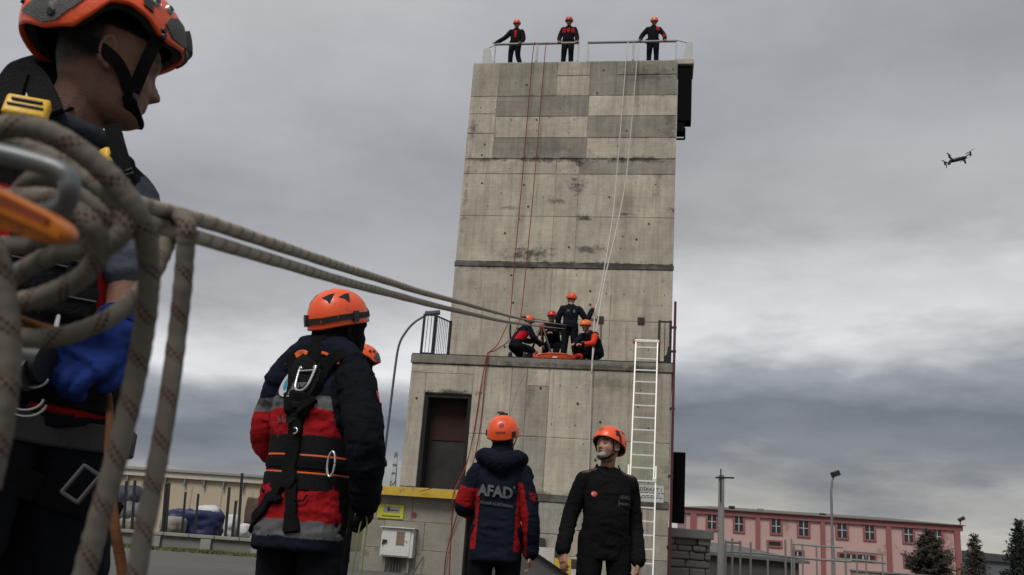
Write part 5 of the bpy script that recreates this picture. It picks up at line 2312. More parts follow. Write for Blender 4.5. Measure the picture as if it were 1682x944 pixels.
# ---------------------------------------------------------- 4. man in the lettered jacket
def man_four():
    P = atY(828, 700, 7.25)
    root = empty('person', 'man seen from behind in a hooded navy jacket lettered AFAD', 'person', (P.x, 7.25, GZ), -.06)
    J = pose(elR=(.245, -.02, 1.07), wrR=(.268, .06, .79), elL=(-.265, .02, 1.10), wrL=(-.20, .26, 1.07), head=(.0, .03, 1.62), hf=(.28, 1, .12), hdR=(.05, .15, -1), pnR=(-1, 0, 0), hdL=(.4, .8, 0), shR=(.172, -.01, 1.36), shL=(-.172, -.01, 1.36))
    body(root, J, .009, curlR=.55)

    def col(V, N):
        C = np.tile(np.array((.0075, .0100, .0180)), (len(V), 1))
        C *= (.9 + .25 * vnoise(V * 12, 2)[:, None])
        tR, dR, oR = arm_info(V, J, 'R')
        tL, dL, oL = arm_info(V, J, 'L')
        z = V[:, 2]
        redc = np.array((.26, .010, .012))
        tor = (np.abs(V[:, 0]) > .142) & (z < 1.22) & (z > .78) & (dR > .085) & (dL > .085)
        C[tor] = redc
        # inner back stripe of the right sleeve
        inn = (dR < .10) & (tR > .22) & (oR[:, 0] < -.012 - .02 * np.maximum(0, tR - 1)) & (V[:, 0] > .14)
        C[inn] = redc
        innL = (dL < .10) & (tL > .50) & (tL < 1.0) & (oL[:, 2] < .03) & (V[:, 0] < -.17)
        C[innL] = redc
        return C
    W = [(-.62, .178, .14), (-.2, .178, .14), (0, .172, .14), (.2, .164, .135), (.36, .162, .13), (.55, .175, .135), (.68, .182, .132), (.80, .168, .12), (.90, .125, .10), (1.0, .086, .083)]

    def hood(mb):
        # rolled hood lying on the shoulders
        mb.limb([(-.165, .03, 1.475), (-.13, -.07, 1.475), (-.06, -.125, 1.45), (0, -.14, 1.43), (.06, -.125, 1.45), (.13, -.07, 1.475), (.165, .03, 1.475)], [.035, .05, .062, .068, .062, .05, .035], 14, 5)
        mb.limb([(0, -.15, 1.42), (.01, -.145, 1.345)], [.06, .022], 12, 5)
        mb.limb([(0, -.01, 1.44), (0, .0, 1.53)], [.088, .083], 14, 4)
    jk, jb = jacket(root, J, .0085, col, W, 1.0, (.068, .062, .053), amp=.012, seed=7, freq=(7, 7, 13), extra=hood)
    trousers(root, J, .012, (.0055, .0065, .0095), 1.05)
    boots(root, J)
    M = frame(J['hf'], J['hu'])
    H = Helmet(J['head'] + M @ Vector((0, -.004, .012)), M, 'climb', 1.02, a=.142, b=.122, cc=.135)
    sh_ = H.shell(root, ORA, 72, 24)
    H.patch('strap_clip', [(-112, .78), (-96, .78), (-96, .94), (-112, .94)], BLKP, sh_, off=.010, sub=2)
    H.patch('strap_clip', [(112, .78), (126, .78), (126, .94), (112, .94)], BLKP, sh_, off=.010, sub=2)
    H.patch('clip_arm', [(-108, .55), (-101, .55), (-98, .78), (-105, .78)], BLKP, sh_, off=.003, sub=2)
    H.patch('logo', [(-172, .76), (168, .76), (168, .80), (-172, .80)] if False else [(150, .74), (186, .74), (186, .80), (150, .80)], mat('print_redbrown', (.25, .035, .02), .6, var=.5, vscale=90), sh_, off=.0012, sub=3)
    H.patch('emblem', [(160, .50), (172, .50), (176, .57), (172, .64), (160, .64), (156, .57)], mat('print_redbrown', (.25, .035, .02), .6, var=.5, vscale=90), sh_, off=.0012, sub=2)
    # camera mount on top
    p = H.pt(-40, .18)
    mb = MB()
    mb.box(p + Vector((0, 0, .016)), (.018, .022, .014), M, bev=.004)
    mb.box(p + Vector((.03, .0, .012)), (.014, .010, .012), M, bev=.003)
    mb.box(p + Vector((-.015, .0, .026)), (.022, .010, .008), M, bev=.002)
    mb.build('camera_mount', BLKP, sh_)
    chin_straps(root, H)
    y = -.4
    me = text_mesh('AFAD', .112, .0045, sx=.93)
    mesh_obj('lettering', decal(me, (-.022, y, 1.205), (1, 0, -.045), (0, 0, 1), jb, .002, fit=True), GREYT, root)
    me = text_mesh('°', .06, .002)
    mesh_obj('lettering', decal(me, (.118, y, 1.232), (1, 0, 0), (0, 0, 1), jb, .002, fit=True), GREYT, root)
    me = text_mesh('ARAMA KURTARMA', .030, .0012, sx=.95)
    mesh_obj('lettering', decal(me, (-.010, y, 1.115), (1, 0, -.07), (0, 0, 1), jb, .002, fit=True), GREYTD, root)
    flag_patch(root, jb, (.6, -.05, 1.26), (.1, 1, 0), (0, 0, 1), .05, .05)
    return J


man_four()


# ---------------------------------------------------------- 5. bearded instructor
def man_five():
    P = atY(1000, 715, 7.25)
    root = empty('person', 'grey bearded man in black shirt and orange helmet looking up left', 'person', (P.x, 7.25, GZ), math.pi + .12)
    # faces the camera: his right is at the picture's left
    J = pose(shR=(.180, 0, 1.350), shL=(-.180, 0, 1.345), elR=(.265, -.02, 1.08), wrR=(.335, .09, .835), elL=(-.245, -.06, 1.06), wrL=(-.250, .06, .79),
             neck=(0, -.005, 1.455), head=(.012, .045, 1.608), hf=(1.25, 1, .40), hu=(-.15, -.22, 1), hdR=(-.02, .22, -1), hdL=(.06, .18, -1), pnR=(-.8, -.5, 0), pnL=(.9, -.4, 0),
             hipR=(.095, 0, .93), hipL=(-.095, 0, .93), knR=(.13, .03, .50), knL=(-.13, .03, .50), anR=(.15, 0, .09), anL=(-.15, 0, .09), toeR=(.20, .17, .035), toeL=(-.2, .17, .035))
    body(root, J, .0052, skin=(.37, .19, .135), beard=1.0, curlR=.35, curlL=.75, hs=1.0, smooth=1)

    def col(V, N):
        C = np.tile(np.array((.0070, .0070, .0078)), (len(V), 1))
        d1 = np.abs(V[:, 2] - 1.405 + .30 * (np.abs(V[:, 0]) - .12))
        ep = (d1 < .05) & (np.abs(V[:, 0]) > .085) & (np.abs(V[:, 0]) < .205) & (V[:, 1] > -.03) & (V[:, 1] < .05) & (N[:, 2] > .35)
        C[ep] = np.array((.075, .055, .05)) * (.4 + 1.2 * vnoise(V[ep] * 70, 3)[:, None])
        return C
    W = [(-.42, .172, .13), (0, .174, .14), (.2, .168, .147), (.36, .166, .145), (.55, .178, .138), (.68, .183, .132), (.80, .168, .116), (.90, .13, .09), (.98, .08, .075)]
    jk, jb = jacket(root, J, .0075, col, W, 1.0, (.064, .057, .049), amp=.009, seed=12, freq=(8, 8, 14))
    trousers(root, J, .011, (.0060, .0060, .0068), 1.0)
    boots(root, J)
    # collar leaves
    for s in (-1, 1):
        mb = MB()
        mb.add([(s * .012, .092, 1.405), (s * .085, .055, 1.455), (s * .088, .070, 1.425), (s * .050, .108, 1.375)], [(0, 1, 2, 3)])
        mb.add([(s * .088, .0, 1.485), (s * .085, .055, 1.462), (s * .095, .06, 1.425), (s * .105, -.01, 1.445)], [(0, 1, 2, 3)])
        me = mb.mesh('collar')
        flat_paint(me, (.0075, .0075, .0082))
        o = mesh_obj('collar', me, CLOTH, root)
        sm = o.modifiers.new('s', 'SOLIDIFY')
        sm.thickness = .008
    M = frame(J['hf'], J['hu'])
    H = Helmet(J['head'] + M @ Vector((0, -.010, .008)), M, 'climb', 1.0, a=.146, b=.122, cc=.125)
    sh_ = H.shell(root, ORA, 72, 24)
    H.patch('lettering', [(-14, .62), (14, .62), (14, .68), (-14, .68)], mat('print_redbrown', (.25, .035, .02), .6, var=.5, vscale=90), sh_, off=.0012, sub=3)
    H.patch('lettering', [(-10, .72), (10, .72), (10, .76), (-10, .76)], mat('print_redbrown', (.25, .035, .02), .6, var=.5, vscale=90), sh_, off=.0012, sub=3)
    for s in (-1, 1):
        H.patch('strap_clip', [(s * 58, .62), (s * 72, .60), (s * 75, .76), (s * 60, .80)], BLKP, sh_, off=.009, sub=2)
        H.patch('vent', [(s * 84, .46), (s * 112, .44), (s * 118, .54), (s * 90, .56)], HIN, sh_, off=.0012, sub=2)
        H.patch('clip_arm', [(s * 70, .74), (s * 78, .74), (s * 84, .97), (s * 76, .97)], BLKP, sh_, off=.006, sub=2)
    chin_straps(root, H)
    for sd in (-1, 1):
        e = J['head'] + M @ Vector((sd * .030, .079, .006))
        mb = MB()
        mb.ball(e, .0125, 12, 8)
        ob = mb.build('eye', mat('eye_white', (.15, .135, .125), .4, var=0), root, True)
        mb = MB()
        mb.ball(e + M @ Vector((0, .0068, .002)), .0068, 10, 8)
        mb.build('iris', mat('eye_dark', (.02, .012, .008), .15, var=0), ob, True)
    # mouth slightly open
    mb = MB()
    mb.ball(J['head'] + M @ Vector((0, .0915, -.060)), (.018, .006, .0045), 10, 6, M)
    mb.build('mouth', mat('mouth_dark', (.035, .010, .010), .5, var=0), root, True)
    flag_patch(root, jb, (.125, .4, 1.245), (-1, 0, 0), (0, 0, 1), .042, .042, True)
    me = text_mesh('AFAD', .038, .0012)
    mesh_obj('lettering', decal(me, (-.115, .4, 1.235), (-1, 0, 0), (0, 0, 1), jb, .004), GREYTD, root)
    mb = MB()
    for s_ in (-1, 1):
        mb.box((-.115, .162, 1.187 + s_ * .022), (.052, .003, .003))
        mb.box((-.115 + s_ * .052, .162, 1.187), (.003, .003, .022))
    for k_ in range(7):
        mb.box((-.155 + k_ * .0135, .163, 1.187 + random.uniform(-.004, .004)), (.005, .003, random.uniform(.006, .012)))
    me = mb.mesh('badge')
    for v in me.vertices:
        loc, nr, _, _ = jb.ray_cast(Vector((v.co.x, .5, v.co.z)), Vector((0, -1, 0)))
        if loc:
            v.co.y = loc.y + .004
    mesh_obj('pocket_badge', me, GREYT, root)


man_five()


# ---------------------------------------------------------- people on the tower
def scaled(J, s):
    return {k: (v * s if v is not None and k not in ('hf', 'hu', 'pnR', 'pnL', 'hdR', 'hdL') else v) for k, v in J.items()}


def small_person(label, loc, yaw, J, s, jcol, tcol, hm, vox=.013, group=None, style='climb', lamp=False, tries=None, belt_=True, W=None, sl=(.078, .066, .052)):
    root = empty('person', label, 'person', loc, yaw, group)
    J = scaled(J, s)
    body(root, J, vox * .75, hs=s, smooth=1, skin=(.36, .19, .135))
    jk, jb = jacket(root, J, vox, jcol(J) if jcol.__code__.co_argcount == 1 else jcol, W or JACKET, s, sl, amp=.008, seed=random.randint(1, 90))
    tr, tb = trousers(root, J, vox, tcol, s)
    boots(root, J, s)
    H, sh_ = small_helmet(root, J, hm, style, lamp, s)
    if belt_:
        mb = MB()
        sp = spine(J)
        c, r, f = sp(.04)
        belt(mb, tb, c, r.cross(f), .06, .014, 32, fwd=f)
        mb.build('harness_belt', WEB, root)
        mb = MB()
        for a in (-1, 1):
            c2 = sp(.3)
            c3 = sp(.9)
            strap(mb, [c2[0] + c2[2] * .2 + c2[1] * a * .06, c3[0] + c3[2] * .2 + c3[1] * a * .10, c3[0] + Vector((0, 0, .2)) + c3[1] * a * .10, c3[0] - c3[2] * .2 + c3[1] * a * .08, c2[0] - c2[2] * .2 + c2[1] * a * .04], jb, .045, .008, 5, .002)
        mb.build('harness_strap', WEB, root)
    return root, J, jb, H, sh_


def uni(c):
    return lambda V, N: np.tile(np.array(c), (len(V), 1))


def chest_red(lo, hi, wid=.3, extra=None):
    def f(J):
        def g(V, N):
            C = np.tile(np.array((.010, .0105, .013)), (len(V), 1))
            q = (V[:, 2] > lo) & (V[:, 2] < hi) & (np.abs(V[:, 0]) < wid)
            C[q] = np.array((.40, .012, .018))
            if extra:
                extra(C, V, J)
            return C
        return g
    return f


RZ = ZTOP - .02
for i, (label, px, py, d, s, J, jc, hm) in enumerate((
    ('roof rescuer leaning on the rail at left with both arms spread wide', 850, 30, .40, 1.02,
     pose(elL=(-.26, .06, 1.08), wrL=(-.22, .26, .80), elR=(.34, .10, 1.10), wrR=(.58, .26, .82), head=(-.01, .07, 1.60), hf=(0, 1, -.50), hdL=(.3, .8, -.2), hdR=(.5, .6, -.2), pnR=(0, 0, -1), pnL=(0, 0, -1), knR=(.12, .05, .5), anL=(-.24, .0, .09)),
     chest_red(1.12, 1.38, .055), ORA),
    ('roof rescuer in red topped jacket and red helmet at the middle of the rail', 936, 24, .40, 1.05,
     pose(elR=(.27, .04, 1.08), wrR=(.235, .25, .79), elL=(-.27, .04, 1.08), wrL=(-.29, .25, .79), head=(0, .06, 1.61), hf=(.03, 1, -.45), hdR=(-.1, .8, -.3), hdL=(0, .8, -.3), pnR=(0, 0, -1), pnL=(0, 0, -1)),
     chest_red(1.26, 1.42, .20), REDH),
    ('roof rescuer in amber helmet with elbows out at the right rail', 1074, 29, .40, 1.01,
     pose(elR=(.36, .05, 1.10), wrR=(.40, .27, .81), elL=(-.35, .05, 1.10), wrL=(-.36, .27, .80), head=(-.02, .08, 1.59), hf=(-.1, 1, -.6), hdR=(.1, .8, -.3), hdL=(-.1, .8, -.3), pnR=(0, 0, -1), pnL=(0, 0, -1)),
     None, YORA))):
    p = tw(px, py, D2 + d)

    def amb(J):
        def g(V, N):
            C = np.tile(np.array((.010, .0105, .013)), (len(V), 1))
            q = (V[:, 0] < -.05) & (V[:, 0] > -.19) & (V[:, 2] > 1.30) & (V[:, 1] > -.02)
            C[q] = np.array((.50, .03, .015))
            tL, dL, oL = arm_info(V, J, 'L')
            C[(dL < .09) & (tL > 1.0) & (tL < 1.4) & (V[:, 0] < -.2)] = np.array((.40, .012, .018))
            return C
        return g
    r_, J_, jb_, H_, sh_ = small_person(label, t2w((p.x, p.y, RZ)), math.pi - PHI, J, s, jc or amb, (.0085, .0095, .015), hm, group='rescuers at the roof rail')
    if i != 1:
        mb = MB()
        x = -.16 if i == 0 else .18
        mb.box((x * s, .10, .88 * s), (.06, .04, .075), bev=.015)
        bag = mb.build('hip_bag', PADB, r_)
        mb = MB()
        mb.limb([(x * s, .14, .95), (x * s + .02, .15, .86), (x * s + .05, .14, .80)], [.012, .012, .010], 8)
        mb.build('sling', mat('sling_brown', (.10, .05, .025), .8), bag)

# terrace crew
d0 = .42
# standing man, back to the yard, right arm raised
p = tw(940, 470, d0 + .25)
Js = pose(elR=(.385, .0, 1.15), wrR=(.50, .06, 1.38), hdR=(.12, .06, 1), pnR=(0, .8, 0), elL=(-.29, .04, 1.13), wrL=(-.26, .16, .90), hdL=(.1, .6, -.6), shR=(.19, -.01, 1.37), shL=(-.19, -.01, 1.37), hf=(-.25, 1, .0),
          knR=(.13, .02, .5), anR=(.19, -.02, .09), toeR=(.24, .14, .035), anL=(-.12, -.02, .09))


def stand_col(J):
    def g(V, N):
        C = np.tile(np.array((.0105, .0125, .0185)), (len(V), 1))
        q = (V[:, 2] > 1.02 * J['neck'].z / 1.47) & (V[:, 2] < 1.08) & (V[:, 1] < 0) & (np.abs(V[:, 0]) < .12)
        return C
    return g


def tcol_red(V, N):
    C = np.tile(np.array((.0085, .0095, .0125)), (len(V), 1))
    q = (V[:, 0] > .02) & (V[:, 0] < .13) & (V[:, 2] < .34) & (V[:, 2] > .18)
    C[q] = np.array((.42, .02, .015))
    return C


rs, Js_, jbs, Hs, shs = small_person('standing rescuer seen from behind raising his right hand on the terrace', t2w((p.x, p.y, ZT)), -PHI + .08, Js, 1.085, stand_col, tcol_red, ORA, vox=.011, style='climb', group='rescue crew on the terrace')
for sx_ in (-1, 1):
    me = poly_mesh([(-.028, -.035), (.028, -.035), (.028, .035), (-.028, .035)], 1)
    mesh_obj('reflective_tab', decal(me, (sx_ * .075 + .01, -.4, 1.40), (1, 0, 0), (0, 0, 1), jbs, .006), GREYT, rs)

# kneeling man at the left, turned to the stretcher
p = tw(856, 512, d0 + .15)
Jk = pose(pelvis=(0, -.10, .42), waist=(0, -.05, .56), chest=(0, .08, .73), neck=(0, .16, .92), head=(0, .235, 1.065), hf=(-.1, 1, -.28), hu=(0, .2, 1),
          shR=(.19, .13, .86), shL=(-.19, .13, .86), elR=(.25, .27, .62), wrR=(.16, .50, .50), elL=(-.24, .30, .64), wrL=(-.14, .53, .66), hdR=(-.2, .8, -.2), hdL=(0, .8, .1), pnR=(-.4, 0, -1), pnL=(.4, 0, -1),
          hipR=(.10, -.10, .38), hipL=(-.10, -.10, .38), knR=(.17, .30, .30), anR=(.15, .12, .08), toeR=(.16, .28, .03), knL=(-.16, .26, .12), anL=(-.15, -.16, .10), toeL=(-.15, -.28, .03))


def kneel_col(J):
    def g(V, N):
        C = np.tile(np.array((.0095, .0115, .020)), (len(V), 1))
        q = (np.abs(V[:, 0]) > .10) & (np.abs(V[:, 0]) < .26) & (V[:, 2] < .80) & (V[:, 2] > .58) & (V[:, 1] < .16)
        C[q] = np.array((.42, .012, .018))
        return C
    return g


rk, Jk_, jbk, Hk, shk = small_person('kneeling rescuer with a headlamp on his helmet at the left of the terrace', t2w((p.x, p.y, ZT)), -PHI - .95, Jk, 1.06, kneel_col, (.008, .009, .0125), ORA, vox=.011, lamp=False, group='rescue crew on the terrace')
mb = MB()
q_ = Hk.pt(165, .75)
mb.limb([q_, q_ + Vector((-.03, -.10, .0))], [.035, .028], 10)
mb.build('headlamp', BLKP, shk, True)

# helper in the red helmet, stooping over the rope
p = tw(911, 499, d0 + 1.0)
Jh = pose(pelvis=(0, -.16, .74), waist=(0, -.08, .86), chest=(0, .06, 1.00), neck=(0, .14, 1.17), head=(0, .21, 1.32), hf=(.05, 1, -.28), hu=(0, .15, 1),
          shR=(.185, .11, 1.11), shL=(-.185, .11, 1.11), elR=(.27, .22, .90), wrR=(.06, .40, .86), elL=(-.26, .24, .92), wrL=(.03, .42, .93), hdR=(-.8, .3, .1), hdL=(.7, .3, 0), pnR=(0, -.5, -1), pnL=(0, -.5, -1),
          hipR=(.10, -.16, .70), hipL=(-.10, -.16, .70), knR=(.14, .14, .44), knL=(-.14, .14, .44), anR=(.14, -.04, .09), anL=(-.14, -.04, .09), toeR=(.16, .13, .03), toeL=(-.16, .13, .03))


def tee_col(J):
    def g(V, N):
        C = np.tile(np.array((.0105, .0115, .0165)), (len(V), 1))
        for s in 'RL':
            t, d, o = arm_info(V, J, s)
        return C
    return g


rh_, Jh_, jbh, Hh, shh = small_person('stooping rescuer in a red helmet pulling rope on the terrace', t2w((p.x, p.y, ZT)), math.pi - PHI - .1, Jh, 1.06, tee_col, (.0085, .009, .0125), REDH, vox=.011, group='rescue crew on the terrace', sl=(.075, .058, .040))
# squatting man at the right
p = tw(964, 530, d0 + .12)
Jq = pose(pelvis=(-.05, -.22, .30), waist=(-.04, -.20, .44), chest=(-.01, -.06, .62), neck=(0, .08, .77), head=(.01, .15, .905), hf=(.18, 1, -.25), hu=(0, .25, 1),
          shR=(.19, .04, .70), shL=(-.19, .02, .70), elR=(.24, .22, .48), wrR=(.12, .42, .42), elL=(-.26, .22, .46), wrL=(-.10, .42, .40), hdR=(-.3, .8, -.1), hdL=(.2, .8, -.1), pnR=(-.3, 0, -1), pnL=(.3, 0, -1),
          hipR=(.09, -.20, .27), hipL=(-.13, -.20, .27), knR=(.19, .22, .40), knL=(-.20, .22, .40), anR=(.16, -.02, .09), anL=(-.18, -.02, .09), toeR=(.19, .15, .03), toeL=(-.2, .15, .03))


def squat_col(J):
    def g(V, N):
        C = np.tile(np.array((.0095, .0105, .0145)), (len(V), 1))
        tR, dR, oR = arm_info(V, J, 'R')
        tL, dL, oL = arm_info(V, J, 'L')
        C[(dL < .095) & (tL > .1) & (tL < 1.8)] = np.array((.62, .045, .018))
        C[(dL < .08) & (tL < .3)] = np.array((.62, .045, .018))
        return C
    return g


rq, Jq_, jbq, Hq, shq = small_person('squatting rescuer in orange helmet with one orange sleeve beside the stretcher', t2w((p.x + .08, p.y, ZT)), math.pi - PHI - .55, Jq, 1.08, squat_col, (.0085, .009, .0125), YORA, vox=.011, group='rescue crew on the terrace', W=[(a, b * 1.1, c * 1.15) for a, b, c in JACKET])

# ================================================================== ropes
def rope_material(name, base, mark, dark, pitch=.030, dens=1.0):
    m = bpy.data.materials.new(name)
    m.use_nodes = True
    t = NT(m.node_tree)
    bs = t.n['Principled BSDF']
    uv = t.node('ShaderNodeUVMap', uv_map='UVMap').outputs[0]
    sp = t.node('ShaderNodeSeparateXYZ', {0: uv})
    u, l = sp.outputs[0], sp.outputs[1]           # u round the rope 0..1, l metres along it
    fr = lambda x: t.math('FRACT', x)
    # braided strands: two families of diagonals
    a = t.math('ADD', t.math('MULTIPLY', u, 16), t.math('MULTIPLY', l, 420))
    b = t.math('SUBTRACT', t.math('MULTIPLY', u, 16), t.math('MULTIPLY', l, 420))
    wa = t.math('PINGPONG', a, 0.5)
    wb = t.math('PINGPONG', b, 0.5)
    weave = t.math('MULTIPLY', t.math('SQRT', wa), t.math('SQRT', wb))
    # tracer: a slanting band of small dashes once per turn
    s_ = fr(t.math('ADD', t.math('MULTIPLY', l, 1 / pitch), t.math('MULTIPLY', u, 1.0)))
    band = t.math('LESS_THAN', s_, 0.30)
    chk = t.math('LESS_THAN', fr(t.math('MULTIPLY', a, 0.5)), 0.62)
    chk2 = t.math('LESS_THAN', fr(t.math('MULTIPLY', b, 0.5)), 0.72)
    tr = t.math('MULTIPLY', band, t.math('MULTIPLY', chk, chk2))
    geo = t.node('ShaderNodeTexCoord').outputs['Object']
    n = t.noise(geo, 30, 5, 0.6)
    n2 = t.noise(geo, 160, 3, 0.6)
    c = t.mix(t.mapr(n, 0.3, 0.7), (*[x * .82 for x in base], 1), (*base, 1))
    c = t.mix(t.mapr(n2, 0.5, 0.8, 0, .25), c, (*[x * .55 for x in base], 1))
    c = t.mix(t.mapr(weave, 0.0, 0.22, .45, 0.0), c, (*[x * .45 for x in base], 1))
    mk = t.mix(t.mapr(n, .35, .65), (*mark, 1), (*dark, 1))
    c = t.mix(t.math('MULTIPLY', tr, .85 * dens), c, mk)
    t.set(bs.inputs['Base Color'], c)
    bs.inputs['Roughness'].default_value = 0.85
    bs.inputs['Specular IOR Level'].default_value = 0.2
    bm_ = t.node('ShaderNodeBump', {'Strength': 0.55, 'Distance': 0.0012, 'Height': weave})
    t.set(bs.inputs['Normal'], bm_.outputs[0])
    return m


def rope(name, pts, dia, m, parent=None, n=16, k=8, smooth=True, caps=True):
    P = catmull(pts, k)
    mb = MB()
    if dia > .011 and len(P) > 40 and dia < .0125:
        rj = [dia / 2 * (1 + .035 * math.sin(i * 1.7 + len(P)) + random.uniform(-.025, .025)) for i in range(len(P))]
    else:
        rj = dia / 2
    mb.tube(P, rj, n, caps)
    me = mb.mesh(name, smooth)
    # uv from ring index
    L = [0.0]
    for a, b in zip(P[:-1], P[1:]):
        L.append(L[-1] + (b - a).length)
    uvl = me.uv_layers.new(name='UVMap')
    for poly in me.polygons:
        idx = [me.loops[li].vertex_index for li in poly.loop_indices]
        js = [i % n for i in idx]
        wrap = max(js) - min(js) > 1
        for li, vi in zip(poly.loop_indices, idx):
            j = vi % n
            uu = j / n
            if wrap and j == 0:
                uu = 1.0
            uvl.data[li].uv = (uu, L[min(vi // n, len(L) - 1)])
    if m:
        me.materials.append(m)
    return link(bpy.data.objects.new(name, me), parent)


ROPE = rope_material('rope_sheath_shaded', (.178, .156, .128), (.085, .018, .012), (.030, .010, .007), .027)  # base colour darkened: the shade on the near coil is painted in
ROPE_LIT = rope_material('rope_sheath_lit', (.370, .325, .262), (.060, .018, .012), (.026, .011, .008), .027)  # same rope in a paler copy, brighter light on the loaded lines painted in
CORD = rope_material('cord_orange', (.095, .036, .010), (.06, .02, .01), (.03, .012, .008), .012)
D = lambda px, py, d: atD(px, py, d)
hub = D(120, 380, .56)
coil = empty('rescue_rope', 'thick beige rope with brown tracer coiled and knotted at left foreground', 'rope', hub)


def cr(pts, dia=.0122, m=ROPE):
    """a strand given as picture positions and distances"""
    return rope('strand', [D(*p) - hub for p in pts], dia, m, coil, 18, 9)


# arch over the top, then the long left drop
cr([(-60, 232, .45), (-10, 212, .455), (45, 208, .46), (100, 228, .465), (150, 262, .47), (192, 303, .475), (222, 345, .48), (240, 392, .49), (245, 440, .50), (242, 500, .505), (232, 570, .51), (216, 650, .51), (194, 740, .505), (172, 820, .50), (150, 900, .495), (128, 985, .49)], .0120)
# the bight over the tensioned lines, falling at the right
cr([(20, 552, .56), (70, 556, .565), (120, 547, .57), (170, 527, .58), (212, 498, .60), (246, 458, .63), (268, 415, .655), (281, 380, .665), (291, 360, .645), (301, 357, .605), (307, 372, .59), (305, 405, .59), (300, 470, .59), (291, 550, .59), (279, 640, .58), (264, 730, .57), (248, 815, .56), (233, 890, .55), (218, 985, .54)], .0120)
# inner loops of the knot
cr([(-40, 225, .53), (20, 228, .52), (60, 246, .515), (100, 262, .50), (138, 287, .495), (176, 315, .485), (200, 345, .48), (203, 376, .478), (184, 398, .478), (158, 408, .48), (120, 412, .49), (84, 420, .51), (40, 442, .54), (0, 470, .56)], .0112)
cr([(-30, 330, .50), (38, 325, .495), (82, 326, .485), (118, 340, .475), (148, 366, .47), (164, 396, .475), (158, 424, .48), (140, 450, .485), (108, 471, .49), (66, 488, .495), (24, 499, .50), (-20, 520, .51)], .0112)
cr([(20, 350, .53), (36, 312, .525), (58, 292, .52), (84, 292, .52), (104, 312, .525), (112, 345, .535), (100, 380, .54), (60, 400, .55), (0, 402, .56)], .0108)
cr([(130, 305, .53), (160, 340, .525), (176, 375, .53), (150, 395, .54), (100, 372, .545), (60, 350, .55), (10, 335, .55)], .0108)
# far-left drop
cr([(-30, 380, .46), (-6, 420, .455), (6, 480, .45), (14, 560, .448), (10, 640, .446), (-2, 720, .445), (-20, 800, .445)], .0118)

# the two loaded lines to the terrace
end = tw(930, 528, .7)
end1 = t2w((end.x + .08, .7, tw(930, 526, .7).z))
end2 = t2w((end.x + .02, .7, tw(930, 549, .7).z))
A1 = D(235, 338.5, .60)
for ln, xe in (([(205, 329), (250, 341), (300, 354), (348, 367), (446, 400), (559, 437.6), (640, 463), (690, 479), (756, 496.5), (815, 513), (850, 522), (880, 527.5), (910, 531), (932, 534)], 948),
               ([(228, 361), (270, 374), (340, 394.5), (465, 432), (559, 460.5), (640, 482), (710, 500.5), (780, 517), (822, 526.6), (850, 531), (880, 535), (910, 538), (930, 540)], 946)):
    rope('loaded_line', [D(x, y, 17.0 / (26.0 * (xe - x) / (xe - 300.0))) - hub for x, y in ln], .0112, ROPE_LIT, coil, 14, 6)
# where they start inside the knot
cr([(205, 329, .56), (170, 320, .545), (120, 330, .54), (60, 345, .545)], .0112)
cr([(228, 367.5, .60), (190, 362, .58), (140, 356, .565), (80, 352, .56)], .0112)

# grey carabiner of the anchor, at the very left edge
cg = empty('anchor_carabiner', 'big grey carabiner at the left edge inside the rope knot', 'carabiner', D(40, 270, .43))
mb = MB()
o_ = D(40, 270, .43)
mb.limb([D(*p) - o_ for p in ((-90, 262, .43), (-60, 243, .43), (0, 252, .43), (50, 264, .43), (95, 279, .43), (112, 293, .43), (114, 314, .43), (104, 338, .435), (70, 350, .44), (0, 352, .44), (-80, 330, .44))], [.0049] * 11, 14, 6)
mb.build('frame', mat('grey_alloy', (.13, .14, .145), .40, .4, var=.12, vscale=60, bump=.05, bscale=200), cg, True)

# orange descender plate
og = empty('descender', 'orange metal descender plate below the grey carabiner', 'descender', D(50, 350, .40))
o_ = D(50, 350, .40)
out = [(-60, 290), (-20, 300), (20, 318), (60, 338), (95, 356), (116, 372), (123, 386), (116, 397), (98, 401), (70, 397), (30, 385), (-10, 370), (-60, 352)]
P = catmull([D(x, y, .405) - o_ for x, y in out], 4)
nrm = (FWD * -1)
vs, fs = [], []
cen = sum(P, Vector()) / len(P)
rings = [(.88, -.0062), (.96, -.0055), (1.0, -.003), (1.0, .003), (.97, .0055), (.88, .0062)]
for sc_, dz in rings:
    for p in P:
        q = p - cen
        l_ = q.length
        vs.append(cen + q * (1 - (1 - sc_) * .022 / max(l_, .02)) - nrm * dz)
n_ = len(P)
for i in range(len(rings) - 1):
    for j in range(n_):
        k = (j + 1) % n_
        fs.append((i * n_ + j, i * n_ + k, (i + 1) * n_ + k, (i + 1) * n_ + j))
fs += [tuple(range(n_))[::-1], tuple((len(rings) - 1) * n_ + j for j in range(n_))]
mb = MB()
mb.add(vs, fs)
OANO = mat('orange_anodised', (.46, .130, .010), .32, .25, var=.12, vscale=50, bump=.04, bscale=150, wear=((.30, .08, .02), .0, 60))
autosmooth(mb.build('plate', OANO, og), 35)
mb = MB()
ribbon(mb, [D(-50, 333, .397) - o_, D(0, 345, .397) - o_, D(50, 366, .397) - o_, D(98, 388, .397) - o_], nrm, .0026, .002, 5)
mb.build('groove_edge', OANO, og)
mb = MB()
ribbon(mb, [D(-50, 318, .398) - o_, D(0, 331, .398) - o_, D(40, 349, .398) - o_, D(76, 366, .398) - o_], nrm, .0048, .0012, 5)
mb.build('groove', mat('groove_dark', (.22, .05, .012), .5, .2, var=.2), og)

